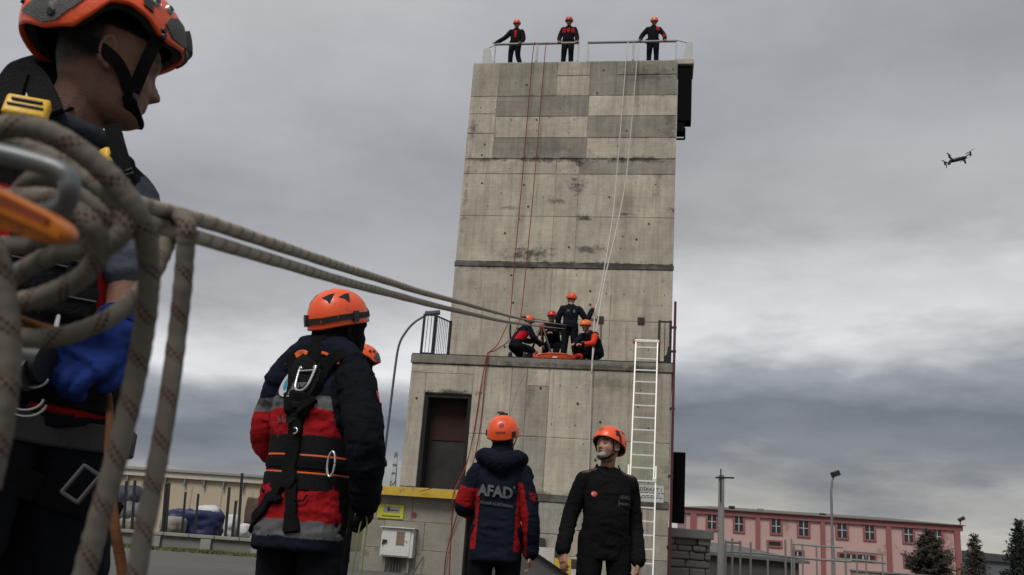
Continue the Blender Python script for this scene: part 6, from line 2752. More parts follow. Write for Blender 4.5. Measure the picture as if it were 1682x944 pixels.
# brown accessory cords
q = rope('accessory_cord', [D(-20, 505, .62), D(30, 524, .63), D(62, 536, .64), D(100, 545, .645), D(140, 548, .66)], .0068, CORD, None, 12, 6)
tag(q, 'short orange brown cord crossing the rope knot', 'cord')
q = rope('accessory_cord', [D(140, 600, 1.66), D(170, 622, 1.60), D(180, 680, 1.45), D(178, 740, 1.32), D(182, 800, 1.22), D(188, 860, 1.12), D(198, 920, 1.10), D(208, 990, 1.08)], .0125, CORD, None, 12, 7)
tag(q, 'orange brown rope hanging down from the blue glove', 'rope')

# yellow green cord on the hip of number two
GRC = rope_material('cord_green', (.22, .30, .07), (.10, .16, .04), (.05, .09, .02), .010)
b = D(600, 842, 3.92)
pts = [b + Vector((0, 0, 0))]
cc = empty('prusik_cord', 'yellow green cord loop hanging from the hip of the harnessed rescuer', 'cord', b)
for off in (-.012, .012):
    rope('strand', [Vector((0, 0, 0)), Vector((off * 1.2, -.01, -.05)), Vector((off * 1.4 - .004, -.01, -.16)), Vector((off * 1.5 - .01, -.0, -.30)), Vector((-.012, 0, -.36))], .0062, GRC, cc, 10, 5)
rope('knot', [Vector((.012 * math.cos(a) + .012, .01 * math.sin(2 * a), .014 * math.sin(a) + .008)) for a in np.linspace(0, 6.0, 12)], .0062, GRC, cc, 10, 3)


def thin(name, label, pts, dia, m, group=None, cat='rope'):
    q = rope(name, pts, dia, m, None, 8, 6)
    return tag(q, label, cat, group)


REDR = rope_material('rope_red', (.25, .035, .034), (.10, .01, .01), (.05, .01, .01), .02)
WHR = rope_material('rope_white', (.60, .585, .54), (.4, .38, .34), (.3, .28, .25), .02)
T = lambda px, py, d: t2w(tw(px, py, d))
RD = 3.62
rl = (D2 - .10)
thin('red_rope', 'left one of the two red ropes hanging down the tower wall', [T(878, 69, D2 + .06), T(874, 101, rl), T(860, 269, rl - .1), T(849, 390, rl - .3), T(842, 470, rl - .6), T(838, 520, rl - 1.2), T(832, 536, 2.2), T(817, 566, .7), T(803, 578.5, .12), T(800.5, 581, -.06), T(796, 602, -.09), T(789, 640, -.06), T(780, 700, -.04), T(767, 760, -.3), T(746, 808, -1.44), T(743, 840, -1.46), T(741, 880, -1.46), T(738, 950, -1.5)], .026, REDR, 'red ropes from the roof rail')
thin('red_rope', 'right one of the two red ropes hanging down the tower wall', [T(898, 69, D2 + .06), T(894, 101, rl), T(880, 269, rl - .1), T(869, 390, rl - .3), T(861, 470, rl - .6), T(856, 515, rl - 1.2), T(846, 545, 1.6), T(832, 563, .8), T(812, 576, .3), T(803.5, 580, -.06), T(799, 602, -.09), T(795, 640, -.06), T(789, 700, -.04), T(777, 760, -.3), T(757, 808, -1.44), T(752, 840, -1.3), T(734, 905, -1.2), T(728, 960, -1.2)], .025, REDR, 'red ropes from the roof rail')
thin('white_rope', 'left one of the two white ropes from the roof rail', [T(1032, 69, D2 + .06), T(1028.5, 99, rl), T(1014.5, 269, rl - .3), T(1005, 365, rl - .9), T(986, 478, 1.6), T(978, 508, 1.0), T(975, 545, .6), T(973.5, 580, .05), T(972, 603, -.10), T(970, 680, -.08), T(967, 760, -.08), T(966, 800, -.08)], .030, WHR, 'white ropes from the roof rail')
thin('white_rope', 'right one of the two white ropes from the roof rail', [T(1050, 69, D2 + .06), T(1046.5, 99, rl), T(1031, 269, rl - .3), T(1016, 360, rl - .9), T(994, 455, 1.8), T(984, 515, 1.0), T(978, 555, .5), T(974, 585, .05), T(972.5, 604, -.13), T(972, 612, -.13)], .032, WHR, 'white ropes from the roof rail')
thin('hand_line', 'thin brown line slanting from the yellow landing towards the lettered jacket', [T(690, 807, -1.45), T(705, 803, -1.5), T(730, 795, -1.9), T(752, 788, -2.6), T(790, 775, -4.0)], .016, CORD)
thin('hand_line', 'thin grey line running diagonally over the wall below the terrace', [T(868, 604, -.05), T(850, 640, -.3), T(838, 680, -.8), T(830, 700, -1.4)], .010, rope_material('line_grey', (.17, .16, .14), (.1, .1, .1), (.08, .08, .08)))
thin('hand_line', 'short line from the stooping rescuer to the lines', [T(905, 528, .9), T(880, 524, .7), T(866, 522, .6)], .020, CORD)

# orange stretcher on the terrace
a, b = tw(888, 574, .35), tw(940, 584, .35)
sx0, sx1 = a.x, b.x
STO = mat('stretcher_orange', (.62, .075, .02), .45, var=.12, vscale=8)
stc = empty('rescue_stretcher', 'orange plastic rescue stretcher lying on the terrace edge', 'stretcher', t2w(((sx0 + sx1) / 2, .55, ZT + .02)), -PHI - .05)
hl = (sx1 - sx0) / 2 + .12
secs = []
for x, w, h in ((-hl, .10, .06), (-hl + .05, .17, .16), (-.2, .21, .20), (hl - .35, .21, .20), (hl - .12, .15, .16), (hl, .08, .07)):
    secs.append((x, w, h))
mb = MB()
vs, fs = [], []
prof = [(-1, 1.0), (-.95, .35), (-.6, .03), (0, 0), (.6, .03), (.95, .35), (1, 1.0), (.93, 1.0), (.88, .38), (.55, .10), (0, .07), (-.55, .10), (-.88, .38), (-.93, 1.0)]
for x, w, h in secs:
    for py_, pz in prof:
        vs.append((x, py_ * w, pz * h))
n_ = len(prof)
for i in range(len(secs) - 1):
    for j in range(n_):
        k = (j + 1) % n_
        fs.append((i * n_ + j, i * n_ + k, (i + 1) * n_ + k, (i + 1) * n_ + j))
fs += [tuple(range(n_))[::-1], tuple((len(secs) - 1) * n_ + j for j in range(n_))]
mb.add(vs, fs)
autosmooth(mb.build('shell', STO, stc), 50)
for s_ in (-1, 1):
    mb = MB()
    mb.limb([Vector((-hl + .05, s_ * .17, .165)), Vector((-.2, s_ * .21, .205)), Vector((hl - .35, s_ * .21, .205)), Vector((hl - .12, s_ * .15, .165))], [.016] * 4, 8, 4)
    mb.build('side_rail', STO, stc, True)
mb = MB()
mb.limb([(hl - .1, -.06, .12), (hl + .02, -.05, .22), (hl + .10, 0, .16), (hl + .02, .05, .10)], [.05, .06, .05, .03], 10, 4)
mb.build('foot_strap', mat('strap_orange', (.70, .05, .02), .6, var=.2), stc, True)
mb = MB()
mb.box((-.02, -.216, .11), (.06, .004, .018))
mb.build('label', WHITEP, stc)
mb = MB()
mb.limb([(-hl - .02, -.03, .10), (-hl - .08, .0, .20), (-hl - .02, .04, .28)], [.05, .055, .04], 10, 4)
mb.build('head_block', mat('red_plastic', (.45, .02, .02), .5), stc, True)

# dark tripod legs over the stretcher
tp = t2w((tw(890, 545, .9).x, .9, ZT))
trp = empty('rescue_tripod', 'dark tripod with a red head standing behind the stretcher', 'tripod', tp, -PHI)
for x, y in ((-.32, -.25), (.40, -.20), (.05, .45)):
    mb = MB()
    mb.limb([(x, y, .02), (x * .08, y * .08, 1.02)], [.028, .032], 8, 2)
    mb.build('leg', BLKP, trp, True)
mb = MB()
mb.ball((0, 0, 1.06), (.085, .075, .07), 12, 8)
mb.build('head', mat('red_plastic', (.45, .02, .02), .5), trp, True)
mb = MB()
mb.limb([(0, -.02, 1.0), (0.0, -.03, .70)], [.012, .012], 8, 2)
mb.build('hanging_strap', mat('strap_red', (.30, .03, .03), .7), trp, True)
# small anchor strap at the lines
ap = tw(838, 536, .8)
q = rope('anchor_sling', [t2w((ap.x, .8, ap.z + .06)), t2w((ap.x + .01, .8, ap.z - .15)), t2w((ap.x + .03, .8, ap.z - .32))], .045, WEB, None, 8, 4)
tag(q, 'black sling hanging on the loaded lines left of the kneeling rescuer', 'sling')

# ================================================================== surroundings
# ---------------------------------------------------------- drone
dp = atD(1573, 262, 15.5)
dr_ = empty('drone', 'small dark quadcopter drone hovering in the grey sky', 'drone', dp, math.radians(-62))
dr_.rotation_euler = (math.radians(4), math.radians(-11), math.radians(-15))
DRN = mat('drone_grey', (.018, .018, .022), .5, var=.15)
mb = MB()
mb.loft([((-.135, 0, -.005), (0, .025, 0), (0, 0, .02)), ((-.10, 0, 0), (0, .045, 0), (0, 0, .028)), ((0, 0, .004), (0, .046, 0), (0, 0, .032)), ((.10, 0, .01), (0, .038, 0), (0, 0, .026)), ((.14, 0, .01), (0, .022, 0), (0, 0, .016))], 14, 2.8)
mb.build('body', DRN, dr_, True)
mb = MB()
mb.box((-.145, 0, -.035), (.022, .022, .022), bev=.006)
mb.build('camera', BLKP, dr_)
for (x, y, z) in ((-.16, -.17, .03), (-.16, .17, .03), (.16, -.19, .0), (.16, .19, .0)):
    mb = MB()
    mb.limb([(x * .55, y * .25, 0), (x * .9, y * .9, z), (x, y, z)], [.012, .008, .009], 8, 3)
    a = mb.build('arm', DRN, dr_, True)
    mb = MB()
    mb.tube([(x, y, z - .03), (x, y, z + .035)], .016, 10)
    mb.build('motor', BLKP, a)
    mb = MB()
    an = random.uniform(0, 3)
    for q in (0, math.pi):
        d_ = Vector((math.cos(an + q), math.sin(an + q), 0))
        w_ = Vector((-d_.y, d_.x, 0))
        c0 = Vector((x, y, z + .037))
        mb.add([c0 + w_ * .004, c0 + d_ * .05 + w_ * .013 + Vector((0, 0, .003)), c0 + d_ * .115 + w_ * .005, c0 + d_ * .115 - w_ * .004, c0 + d_ * .05 - w_ * .010, c0 - w_ * .004,
                c0 + w_ * .004 + Vector((0, 0, .003)), c0 + d_ * .05 + w_ * .013 + Vector((0, 0, .006)), c0 + d_ * .115 + w_ * .005 + Vector((0, 0, .002)), c0 + d_ * .115 - w_ * .004 + Vector((0, 0, .002)), c0 + d_ * .05 - w_ * .010 + Vector((0, 0, .003)), c0 - w_ * .004 + Vector((0, 0, .003))],
               [(0, 1, 2, 3, 4, 5), (11, 10, 9, 8, 7, 6)] + [(i, (i + 1) % 6, 6 + (i + 1) % 6, 6 + i) for i in range(6)])
    mb.build('propeller', DRN, a)
    mb = MB()
    mb.limb([(x * .92, y * .92, z - .02), (x * .96, y * .96, z - .085 if x < 0 else z - .04)], [.008, .006], 6, 2)
    mb.build('landing_foot', DRN, a)

# ---------------------------------------------------------- pink building
PINK = mat('pink_render', (.47, .31, .288), .85, var=.07, vscale=.25, bump=.1, bscale=2, wear=((.35, .195, .178), .05, .35))
ROSE = mat('rose_trim', (.25, .090, .092), .8, var=.10, vscale=.5)
GLASS = mat('window_glass', (.018, .022, .026), .12, 0, var=.3, vscale=.3)
PVC = mat('pvc_white', (.42, .42, .41), .5, var=.08)
ROOF = mat('roof_sheet', (.115, .100, .085), .7, var=.2, vscale=.5, bump=.3, bscale=3)
PL = atY(1128, 838, 92)
PRt = atZ(1577, 868, PL.z)
bx = (PRt - PL)
BW = Vector((bx.x, bx.y, 0)).length
bx = Vector((bx.x, bx.y, 0)).normalized()
bn = Vector((-bx.y, bx.x, 0))           # away from the camera
if bn.y < 0:
    bn = -bn
BO = Vector((PL.x, PL.y, 0))
brz = math.atan2(bx.y, bx.x)
pink = empty('pink_building', 'long two storey pink building with rose trim and white crossed windows', 'building', BO, brz)


def bp(px, py, d=0.0):
    P = atPlane(px, py, BO + bn * d, bn) - BO
    return Vector((P.dot(bx), d, P.z))


HB = PL.z
mb = MB()
mb.box((BW / 2, 6, HB / 2 - .11), (BW / 2, 6, HB / 2 - .11))
mb.build('wall', PINK, pink)
mb = MB()
mb.box((BW / 2, 5.98, HB + .03), (BW / 2 + .18, 6.2, .27))
mb.build('fascia', ROSE, pink)
# shallow pitched roof, ridge along the length
mb = MB()
zr_ = HB + .305
mb.add([(-.4, -.45, zr_), (BW + .4, -.45, zr_), (BW + .4, 12.4, zr_), (-.4, 12.4, zr_), (3.0, 6, zr_ + .62), (BW - 5.5, 6, zr_ + .62), (-.4, -.45, zr_ - .06), (BW + .4, -.45, zr_ - .06), (BW + .4, 12.4, zr_ - .06), (-.4, 12.4, zr_ - .06)],
       [(0, 1, 5, 4), (1, 2, 5), (2, 3, 4, 5), (3, 0, 4), (0, 6, 7, 1), (1, 7, 8, 2), (2, 8, 9, 3), (3, 9, 6, 0), (6, 9, 8, 7)])
mb.build('roof', ROOF, pink)
for a, b in ((1133, 1143), (1241, 1248), (1348, 1355), (1456, 1464), (1568, 1577)):
    p, q = bp(a, 900), bp(b, 900)
    mb = MB()
    mb.box(((p.x + q.x) / 2, -.08, (HB - .245) / 2), ((q.x - p.x) / 2, .12, (HB - .245) / 2))
    mb.build('pilaster', ROSE, pink)
for a, b, y0, y1 in ((1162, 1176.5, 843, 869), (1206.5, 1220.5, 847.5, 872.5), (1267, 1282.5, 851.5, 876), (1311.5, 1328, 854, 880), (1374.5, 1391, 857, 883.5), (1420, 1436, 860.5, 886), (1484, 1500, 864, 890.5), (1531.5, 1547, 868, 893.5)):
    p, q = bp(a, y0), bp(b, y1)
    cx, cz, hw, hh = (p.x + q.x) / 2, (p.z + q.z) / 2, abs(q.x - p.x) / 2, abs(p.z - q.z) / 2
    w_ = empty('window', None, None, (cx, -.05, cz))
    w_.parent = pink
    mb = MB()
    for s_ in (-1, 1):
        mb.box((s_ * (hw + .07), 0, 0), (.10, .07, hh + .17))
        mb.box((0, -.002, s_ * (hh + .09)), (hw - .03, .068, .08))
    mb.build('surround', ROSE, w_)
    mb = MB()
    mb.box((0, .035, 0), (hw, .03, hh))
    mb.build('pane', GLASS, w_)
    mb = MB()
    mb.box((0, -.012, 0), (.04, .02, hh))
    mb.box((-hw / 2 - .02, -.012, -.02), (hw / 2 - .02, .018, .035))
    mb.box((hw / 2 + .02, -.012, -.02), (hw / 2 - .02, .018, .035))
    mb.build('frame', PVC, w_)
# ground floor strip windows
for a, b, y0, y1, n_ in ((1378, 1437, 909, 920, 6), (1302, 1318, 905, 913, 2), (1486, 1500, 915, 930, 2), (1262, 1282, 889, 897, 1)):
    p, q = bp(a, y0), bp(b, y1)
    cx, cz, hw, hh = (p.x + q.x) / 2, (p.z + q.z) / 2, abs(q.x - p.x) / 2, abs(p.z - q.z) / 2
    w_ = empty('window', None, None, (cx, -.05, cz))
    w_.parent = pink
    mb = MB()
    for s_ in (-1, 1):
        mb.box((s_ * (hw + .07), 0, 0), (.10, .07, hh + .15))
        mb.box((0, -.002, s_ * (hh + .08)), (hw - .03, .068, .08))
    mb.build('surround', ROSE, w_)
    mb = MB()
    mb.box((0, .035, 0), (hw, .03, hh))
    mb.build('pane', GLASS, w_)
    mb = MB()
    for k in range(1, n_):
        mb.box((-hw + 2 * hw * k / n_, -.012, 0), (.06, .02, hh))
    if n_ > 1:
        mb.build('frame', PVC, w_)
for px, py, m_, h in ((1202, 834, BLKP, 1.0), (1249, 838, GALV, 1.0), (1351, 846, BLKP, .9)):
    p = bp(px, py, 2.0)
    mb = MB()
    mb.tube([(p.x, 2.0, HB + .4), (p.x, 2.0, p.z)], .16, 8)
    mb.box((p.x, 2.0, p.z + .06), (.28, .28, .12), bev=.03)
    mb.build('roof_vent', m_, pink)
# floodlight on the right corner
p = bp(1575, 857)
mb = MB()
mb.limb([(BW - .1, -.3, HB + .2), (BW - .05, -.4, HB + .7)], [.05, .05], 6, 2)
mb.box((BW - .0, -.5, HB + .85), (.30, .15, .16), Matrix.Rotation(-.5, 3, 'Y'), bev=.03)
mb.build('floodlight', BLKP, pink)

# dark low building beyond at the right
p0, p1 = atY(1560, 898, 130), atY(1760, 945, 130)
ddb = empty('warehouse', 'dark grey low warehouse behind the conifers at the far right', 'building', (p0.x, 130, 0), -.12)
mb = MB()
mb.box((14, 8, p0.z / 2 - .6), (14, 8, p0.z / 2 - .6))
mb.build('wall', mat('dark_cladding', (.10, .105, .115), .8, var=.15, vscale=.3), ddb)
mb = MB()
zz = p0.z - 1.2
mb.add([(-.5, -.4, zz + .9), (28.5, -.4, zz - .1), (28.5, 16.4, zz - .1), (-.5, 16.4, zz + .9), (-.5, -.4, zz - .2), (28.5, -.4, zz - .6), (28.5, 16.4, zz - .6), (-.5, 16.4, zz - .2)],
       [(0, 1, 2, 3), (7, 6, 5, 4), (0, 4, 5, 1), (1, 5, 6, 2), (2, 6, 7, 3), (3, 7, 4, 0)])
mb.build('roof', mat('roof_dark', (.05, .052, .056), .7, var=.2), ddb)

# ---------------------------------------------------------- conifers
NEED = mat('needles', (.020, .030, .017), .8, var=.6, vscale=1.2)
NEEDB = mat('needles_brown', (.040, .032, .022), .8, var=.6, vscale=1.2)
BARK = mat('bark', (.06, .045, .035), .9, var=.3)


def conifer(label, px, ytop, Y, w, m, sparse=1.0, bushy=False, extra_h=0.0):
    t_ = atY(px, ytop, Y)
    root = empty('conifer_tree', label, 'tree', (t_.x, Y, 0), random.uniform(0, 6))
    h = t_.z
    mb = MB()
    mb.tube([(0, 0, 0), (0.03, 0, h * .5), (0, 0, h * .98)], [.16, .10, .02], 8)
    tr = mb.build('trunk', BARK, root)
    rr = random.Random(int(px))
    leaf = MB()
    br = MB()
    z = h * .06
    while z < h * .98:
        f = (1 - z / h)
        R = w * (f ** .8 if not bushy else min(1, f * 1.7) ** .75 * (.9 + .2 * rr.random())) + .04
        nb = max(4, int(9 * sparse))
        for b_ in range(nb):
            a = rr.uniform(0, 2 * math.pi)
            L = R * rr.uniform(.6, 1.12)
            dz = (-.18 if not bushy else .25) * L + rr.uniform(-.1, .1)
            p0_, p1_ = Vector((0, 0, z)), Vector((math.cos(a) * L, math.sin(a) * L, z + dz))
            br.tube([p0_, p1_], [.025, .006], 4, False)
            ncl = max(3, int(L * 9 * sparse) + 2)
            for q in range(ncl):
                t2 = (q + rr.random()) / ncl
                c = p0_.lerp(p1_, .15 + .85 * t2) + Vector((rr.gauss(0, .07), rr.gauss(0, .07), rr.gauss(0, .06)))
                for _ in range(5):
                    d = Vector((math.cos(a) + rr.gauss(0, .8), math.sin(a) + rr.gauss(0, .8), rr.gauss(-.1, .6))).normalized()
                    s_ = d.orthogonal().normalized() * rr.uniform(.02, .045)
                    l_ = rr.uniform(.12, .26)
                    leaf.add([c - s_, c + d * l_, c + s_], [(0, 1, 2)])
        z += h * .028 + .04
    br.build('branches', BARK, tr)
    o = leaf.build('crown', m, root)
    return root


conifer('bushy dark conifer standing in front of the pink building', 1526, 870, 62, 1.5, NEEDB, 1.5, True)
conifer('brownish thin conifer beside the right end of the pink building', 1599, 876, 66, 1.5, NEEDB, .9)
conifer('tall dark spire shaped conifer at the right edge of the picture', 1673, 852, 58, 1.75, NEED, 1.2)

# ---------------------------------------------------------- utility pole and lamps
CPOLE = mat('concrete_pole', (.27, .265, .245), .85, var=.15, vscale=2, bump=.2)
p = atY(1185, 780, 42)
up_ = empty('utility_pole', 'pale concrete utility pole with a short crossarm', 'pole', (p.x, 42, 0))
mb = MB()
mb.tube([(0, 0, 0), (0, 0, p.z)], [.16, .13], 12)
autosmooth(mb.build('shaft', CPOLE, up_))
mb = MB()
mb.box((.12, -.12, p.z - .12), (.42, .035, .035), Matrix.Rotation(-.05, 3, 'Y'))
mb.build('crossarm', IRON, up_)
mb = MB()
mb.tube([(-.08, -.22, p.z + .25), (-.08, -.22, p.z - 1.2)], .03, 6)
mb.build('cable', IRON, up_)

p = atY(1370, 780, 70)
lp_ = empty('street_lamp', 'slim grey street lamp in front of the pink building', 'street lamp', (p.x - .25, 70, 0))
mb = MB()
mb.tube([(0, 0, 0), (0, 0, p.z - 1.2), (.08, 0, p.z - .5), (.25, 0, p.z)], [.14, .09, .08, .07], 8)
mb.build('pole', STEEL, lp_)
mb = MB()
mb.box((.28, -.2, p.z + .08), (.26, .36, .20), Matrix.Rotation(-.4, 3, 'Y'), bev=.05)
mb.build('lamp_head', BLKP, lp_)

# curved lamp behind the tower's left side
LP = [atY(x, y, 40) for x, y in ((633, 735), (641, 670), (648, 612), (655, 568), (666, 546), (680, 530), (697, 519), (710, 513))]
base = Vector((LP[0].x - .05, 40, 0))
l2 = empty('street_lamp', 'curved grey lamp post rising behind the left side of the tower', 'street lamp', base)
mb = MB()
mb.tube([Vector((0, 0, 0))] + [q - base for q in catmull(LP, 4)], .052, 8)
autosmooth(mb.build('pole', mat('lamp_post_grey', (.085, .09, .10), .5, .2), l2))
e_ = LP[-1] - base
mb = MB()
mb.box(e_ + Vector((.02, 0, -.02)), (.34, .14, .09), Matrix.Rotation(-.15, 3, 'Y'), bev=.04)
mb.build('lamp_head', mat('lamp_post_grey', (.085, .09, .10), .5, .2), l2)

# lattice mast far away
p = atY(651, 742, 160)
lm = empty('lattice_mast', 'small steel lattice mast far behind the harnessed rescuer', 'mast', (p.x, 160, 0))
mb = MB()
hh = p.z
for k in range(16):
    z0, z1 = hh * k / 16, hh * (k + 1) / 16
    w0, w1 = .9 * (1 - .8 * k / 16), .9 * (1 - .8 * (k + 1) / 16)
    for a, b in (((-w0, -w0), (w1, -w1)), ((w0, -w0), (-w1, -w1)), ((-w0, -w0), (-w1, -w1)), ((w0, -w0), (w1, -w1)), ((-w0, w0), (-w1, w1)), ((w0, w0), (w1, w1)), ((-w0, w0), (w1, w1))):
        mb.bar((a[0], a[1], z0), (b[0], b[1], z1), .13)
mb.build('lattice', STEEL, lm)
mb = MB()
for k in range(3):
    mb.box((.0, -.5, hh * (.72 + .09 * k)), (.35, .15, .5))
mb.build('antenna', PVC, lm)

# ---------------------------------------------------------- right: dark stone wall, grey slab building and pipe frames
STN = mat('stone_dark', (.125, .120, .112), .9, var=.3, vscale=1.6, bump=.6, bscale=9, wear=((.19, .185, .17), .03, 2))
pa = atY(1096, 866, 27)
pb2 = atY(1165, 868, 27)
sw = empty('stone_wall', 'dark grey stone block wall right of the tower foot', 'wall', (pa.x - .4, 27, 0), 0)
wl = pb2.x - pa.x + .45
hcap = pa.z
mb = MB()
mb.box((wl / 2, .3, hcap / 2 - .05), (wl / 2 - .03, .22, hcap / 2 - .05))
mb.build('mortar', mat('mortar_dark', (.105, .100, .092), .95), sw)
z = 0.0
while z < hcap - .30:
    h_ = random.choice((.17, .22, .28))
    x = 0.0
    while x < wl - .05:
        w_ = min(random.uniform(.26, .80), wl - x)
        mb = MB()
        Mj = Matrix.Rotation(random.uniform(-.03, .03), 3, 'Y')
        mb.box((x + w_ / 2, .12 + random.uniform(-.06, .03), z + h_ / 2), (w_ / 2 - .008, .14, h_ / 2 - .006), Mj, bev=.045)
        mb.build('stone', STN, sw)
        x += w_
    z += h_
mb = MB()
mb.box((wl / 2 - .02, .2, hcap - .13), (wl / 2 + .08, .34, .13), bev=.03)
mb.build('coping', mat('coping_grey', (.16, .16, .155), .9, var=.2, vscale=2), sw)

SLB = mat('slab_grey', (.10, .10, .098), .9, var=.25, vscale=.6, bump=.3, bscale=4)
p0, p1 = atY(1160, 890, 52), atY(1312, 912, 52)
sb_ = empty('grey_shed', 'dark grey low shed with a sloping grey roof before the pink building', 'shed', (p0.x, 52, 0))
ww = p1.x - p0.x
zr0 = atY(1240, 912, 52).z
mb = MB()
mb.box((ww / 2, 3, zr0 / 2), (ww / 2, 3, zr0 / 2))
mb.build('wall', mat('shed_wall', (.055, .05, .05), .9, var=.25, vscale=.8), sb_)
mb = MB()
zt0, zt1 = atY(1200, 891, 54).z, atY(1300, 905, 54).z
mb.add([(-.3, -.3, zr0 + .02), (ww + .5, -.3, zr0 - .10), (ww * .62, 5, zt1 + .15), (-.3, 5, zt0 + .1), (-.3, -.3, zr0 - .15), (ww + .5, -.3, zr0 - .25), (ww + .5, 6.2, zr0 - .2), (-.3, 6.2, zr0 - .15)],
       [(0, 1, 2, 3), (0, 4, 5, 1), (1, 5, 6, 2), (2, 6, 7, 3), (3, 7, 4, 0), (7, 6, 5, 4)])
mb.build('roof', SLB, sb_)


PIP = mat('pipe_grey', (.20, .20, .19), .6, .2, var=.15)


def pipe_frame(label, pts_top, pts_mid, Y, posts, group='grey pipe frames in front of the pink building'):
    a = atY(*pts_top[0], Y)
    root = empty('pipe_frame', label, 'frame', (a.x, Y, 0), 0, group)
    for nm, ln in (('top_pipe', pts_top), ('middle_pipe', pts_mid)):
        if ln:
            q = [atY(x, y, Y) - Vector((a.x, Y, 0)) for x, y in ln]
            mb = MB()
            mb.tube(q, .04 if nm == 'top_pipe' else .055, 8)
            mb.build(nm, PIP, root)
    for x, y in posts:
        q = atY(x, y, Y) - Vector((a.x, Y, 0))
        mb = MB()
        mb.tube([(q.x, 0, 0), (q.x, 0, q.z)], .045, 8)
        mb.build('post', PIP, root)


pipe_frame('long grey pipe frame nearest to the concrete pole', [(1192, 906), (1250, 909), (1310, 916)], [(1192, 890), (1215, 891)], 40, [(1192, 887), (1203, 884), (1216, 888), (1233, 890), (1261, 892), (1290, 886), (1304, 896)])
pipe_frame('pale grey pipe frame before the middle of the pink building', [(1300, 893), (1345, 897), (1384, 899)], [(1310, 916), (1345, 919), (1398, 922)], 46, [(1300, 885), (1318, 893), (1341, 897), (1370, 898), (1389, 905)])
pipe_frame('low grey pipe frame near the bushy conifer', [(1385, 905), (1420, 907), (1449, 910)], [(1372, 918), (1420, 921), (1455, 925)], 48, [(1388, 903), (1407, 906), (1422, 907), (1449, 909)])
# low beige yard wall and parked things along the bottom right edge
p0, p1 = atY(1400, 938, 56), atY(1720, 952, 56)
bw = empty('yard_wall', 'low beige yard wall in front of the conifers', 'wall', (p0.x, 56, 0))
L_ = p1.x - p0.x
mb = MB()
mb.box((L_ / 2, .15, p0.z / 2), (L_ / 2, .15, p0.z / 2), bev=.02)
mb.build('wall', mat('beige_wall', (.24, .20, .15), .9, var=.2, vscale=.8), bw)
mb = MB()
mb.box((L_ / 2, .15, p0.z + .05), (L_ / 2 + .05, .22, .05), bev=.02)
mb.build('coping', mat('coping_grey', (.16, .16, .155), .9, var=.2, vscale=2), bw)

# ---------------------------------------------------------- left: warehouse, fence, junk, low wall
BEI = mat('beige_cladding', (.40, .335, .245), .8, var=.06, vscale=.15, bump=.08, bscale=1.0)
wl_, wr_ = atY(196, 764, 62), None
WO = atY(80, 757, 62)
WE = atZ(520, 786, WO.z)
wx = Vector((WE.x - WO.x, WE.y - WO.y, 0))
WLn = wx.length
wx.normalize()
wn = Vector((-wx.y, wx.x, 0))
wh = empty('warehouse', 'long beige warehouse behind the fence at the left', 'building', (WO.x, WO.y, 0), math.atan2(wx.y, wx.x))
HW = WO.z
mb = MB()
mb.box((WLn / 2, 8, HW / 2 - .105), (WLn / 2, 8, HW / 2 - .105))
mb.build('wall', BEI, wh)
mb = MB()
mb.box((WLn / 2, -.12, HW - .38), (WLn / 2 + .1, .14, .175))
mb.build('gutter', mat('gutter_beige', (.44, .40, .34), .6, var=.1), wh)
mb = MB()
mb.box((WLn / 2, 8, HW - .10), (WLn / 2 + .3, 8.4, .10), bev=.03)
mb.build('roof_edge', mat('roof_edge_grey', (.26, .25, .235), .7, var=.12), wh)
for k in range(14):
    x = WLn * (k + .4) / 14
    mb = MB()
    mb.box((x, -.16, HW - .80), (.05, .06, .24))
    mb.build('bracket', STEEL, wh)
for k in range(1, 9):
    mb = MB()
    mb.box((WLn * k / 9, -.012, HW / 2 - .5), (.03, .012, HW / 2 - .5))
    mb.build('joint_strip', mat('joint_beige', (.33, .28, .21), .8), wh)

fy = 40
for i, (px, y0, tilt) in enumerate(((208, 790, .05), (222, 789, .05), (273, 795, .03), (278, 793, .06), (305, 808, .04), (326, 811, .04), (377, 800, .05), (398, 777, .06), (388, 822, .02))):
    a = atY(px, y0, fy)
    b = atY(px - 6, 882, fy)
    mb = MB()
    mb.bar((b.x, fy, .02), (b.x + (a.x - b.x), fy, a.z), .095 if i not in (4, 5) else .08)
    o = mb.build('fence_post', IRON)
    tag(o, ('black iron fence post, %s' % ('nearest to the coiled rope', 'second from the coiled rope', 'left of the pair behind the right rope strand', 'right of the pair behind the right rope strand', 'above the blue tarp at its left', 'above the blue tarp at its middle', 'left of the white sacks', 'tallest and by the harnessed rescuer', 'short with a frame by the white sacks')[i]), 'post', 'black fence posts along the low wall')

# sacks and tarps
TARP = mat('tarp_blue', (.011, .018, .070), .55, var=.3, vscale=3, bump=.5, bscale=3)
SACK = mat('sack_white', (.50, .50, .50), .75, var=.15, vscale=3, bump=.5, bscale=4)
SACKB = mat('sack_beige', (.26, .235, .20), .85, var=.25, vscale=3, bump=.5, bscale=4)
TGREY = mat('tarp_grey', (.11, .115, .12), .7, var=.3, vscale=2, bump=.5, bscale=3)


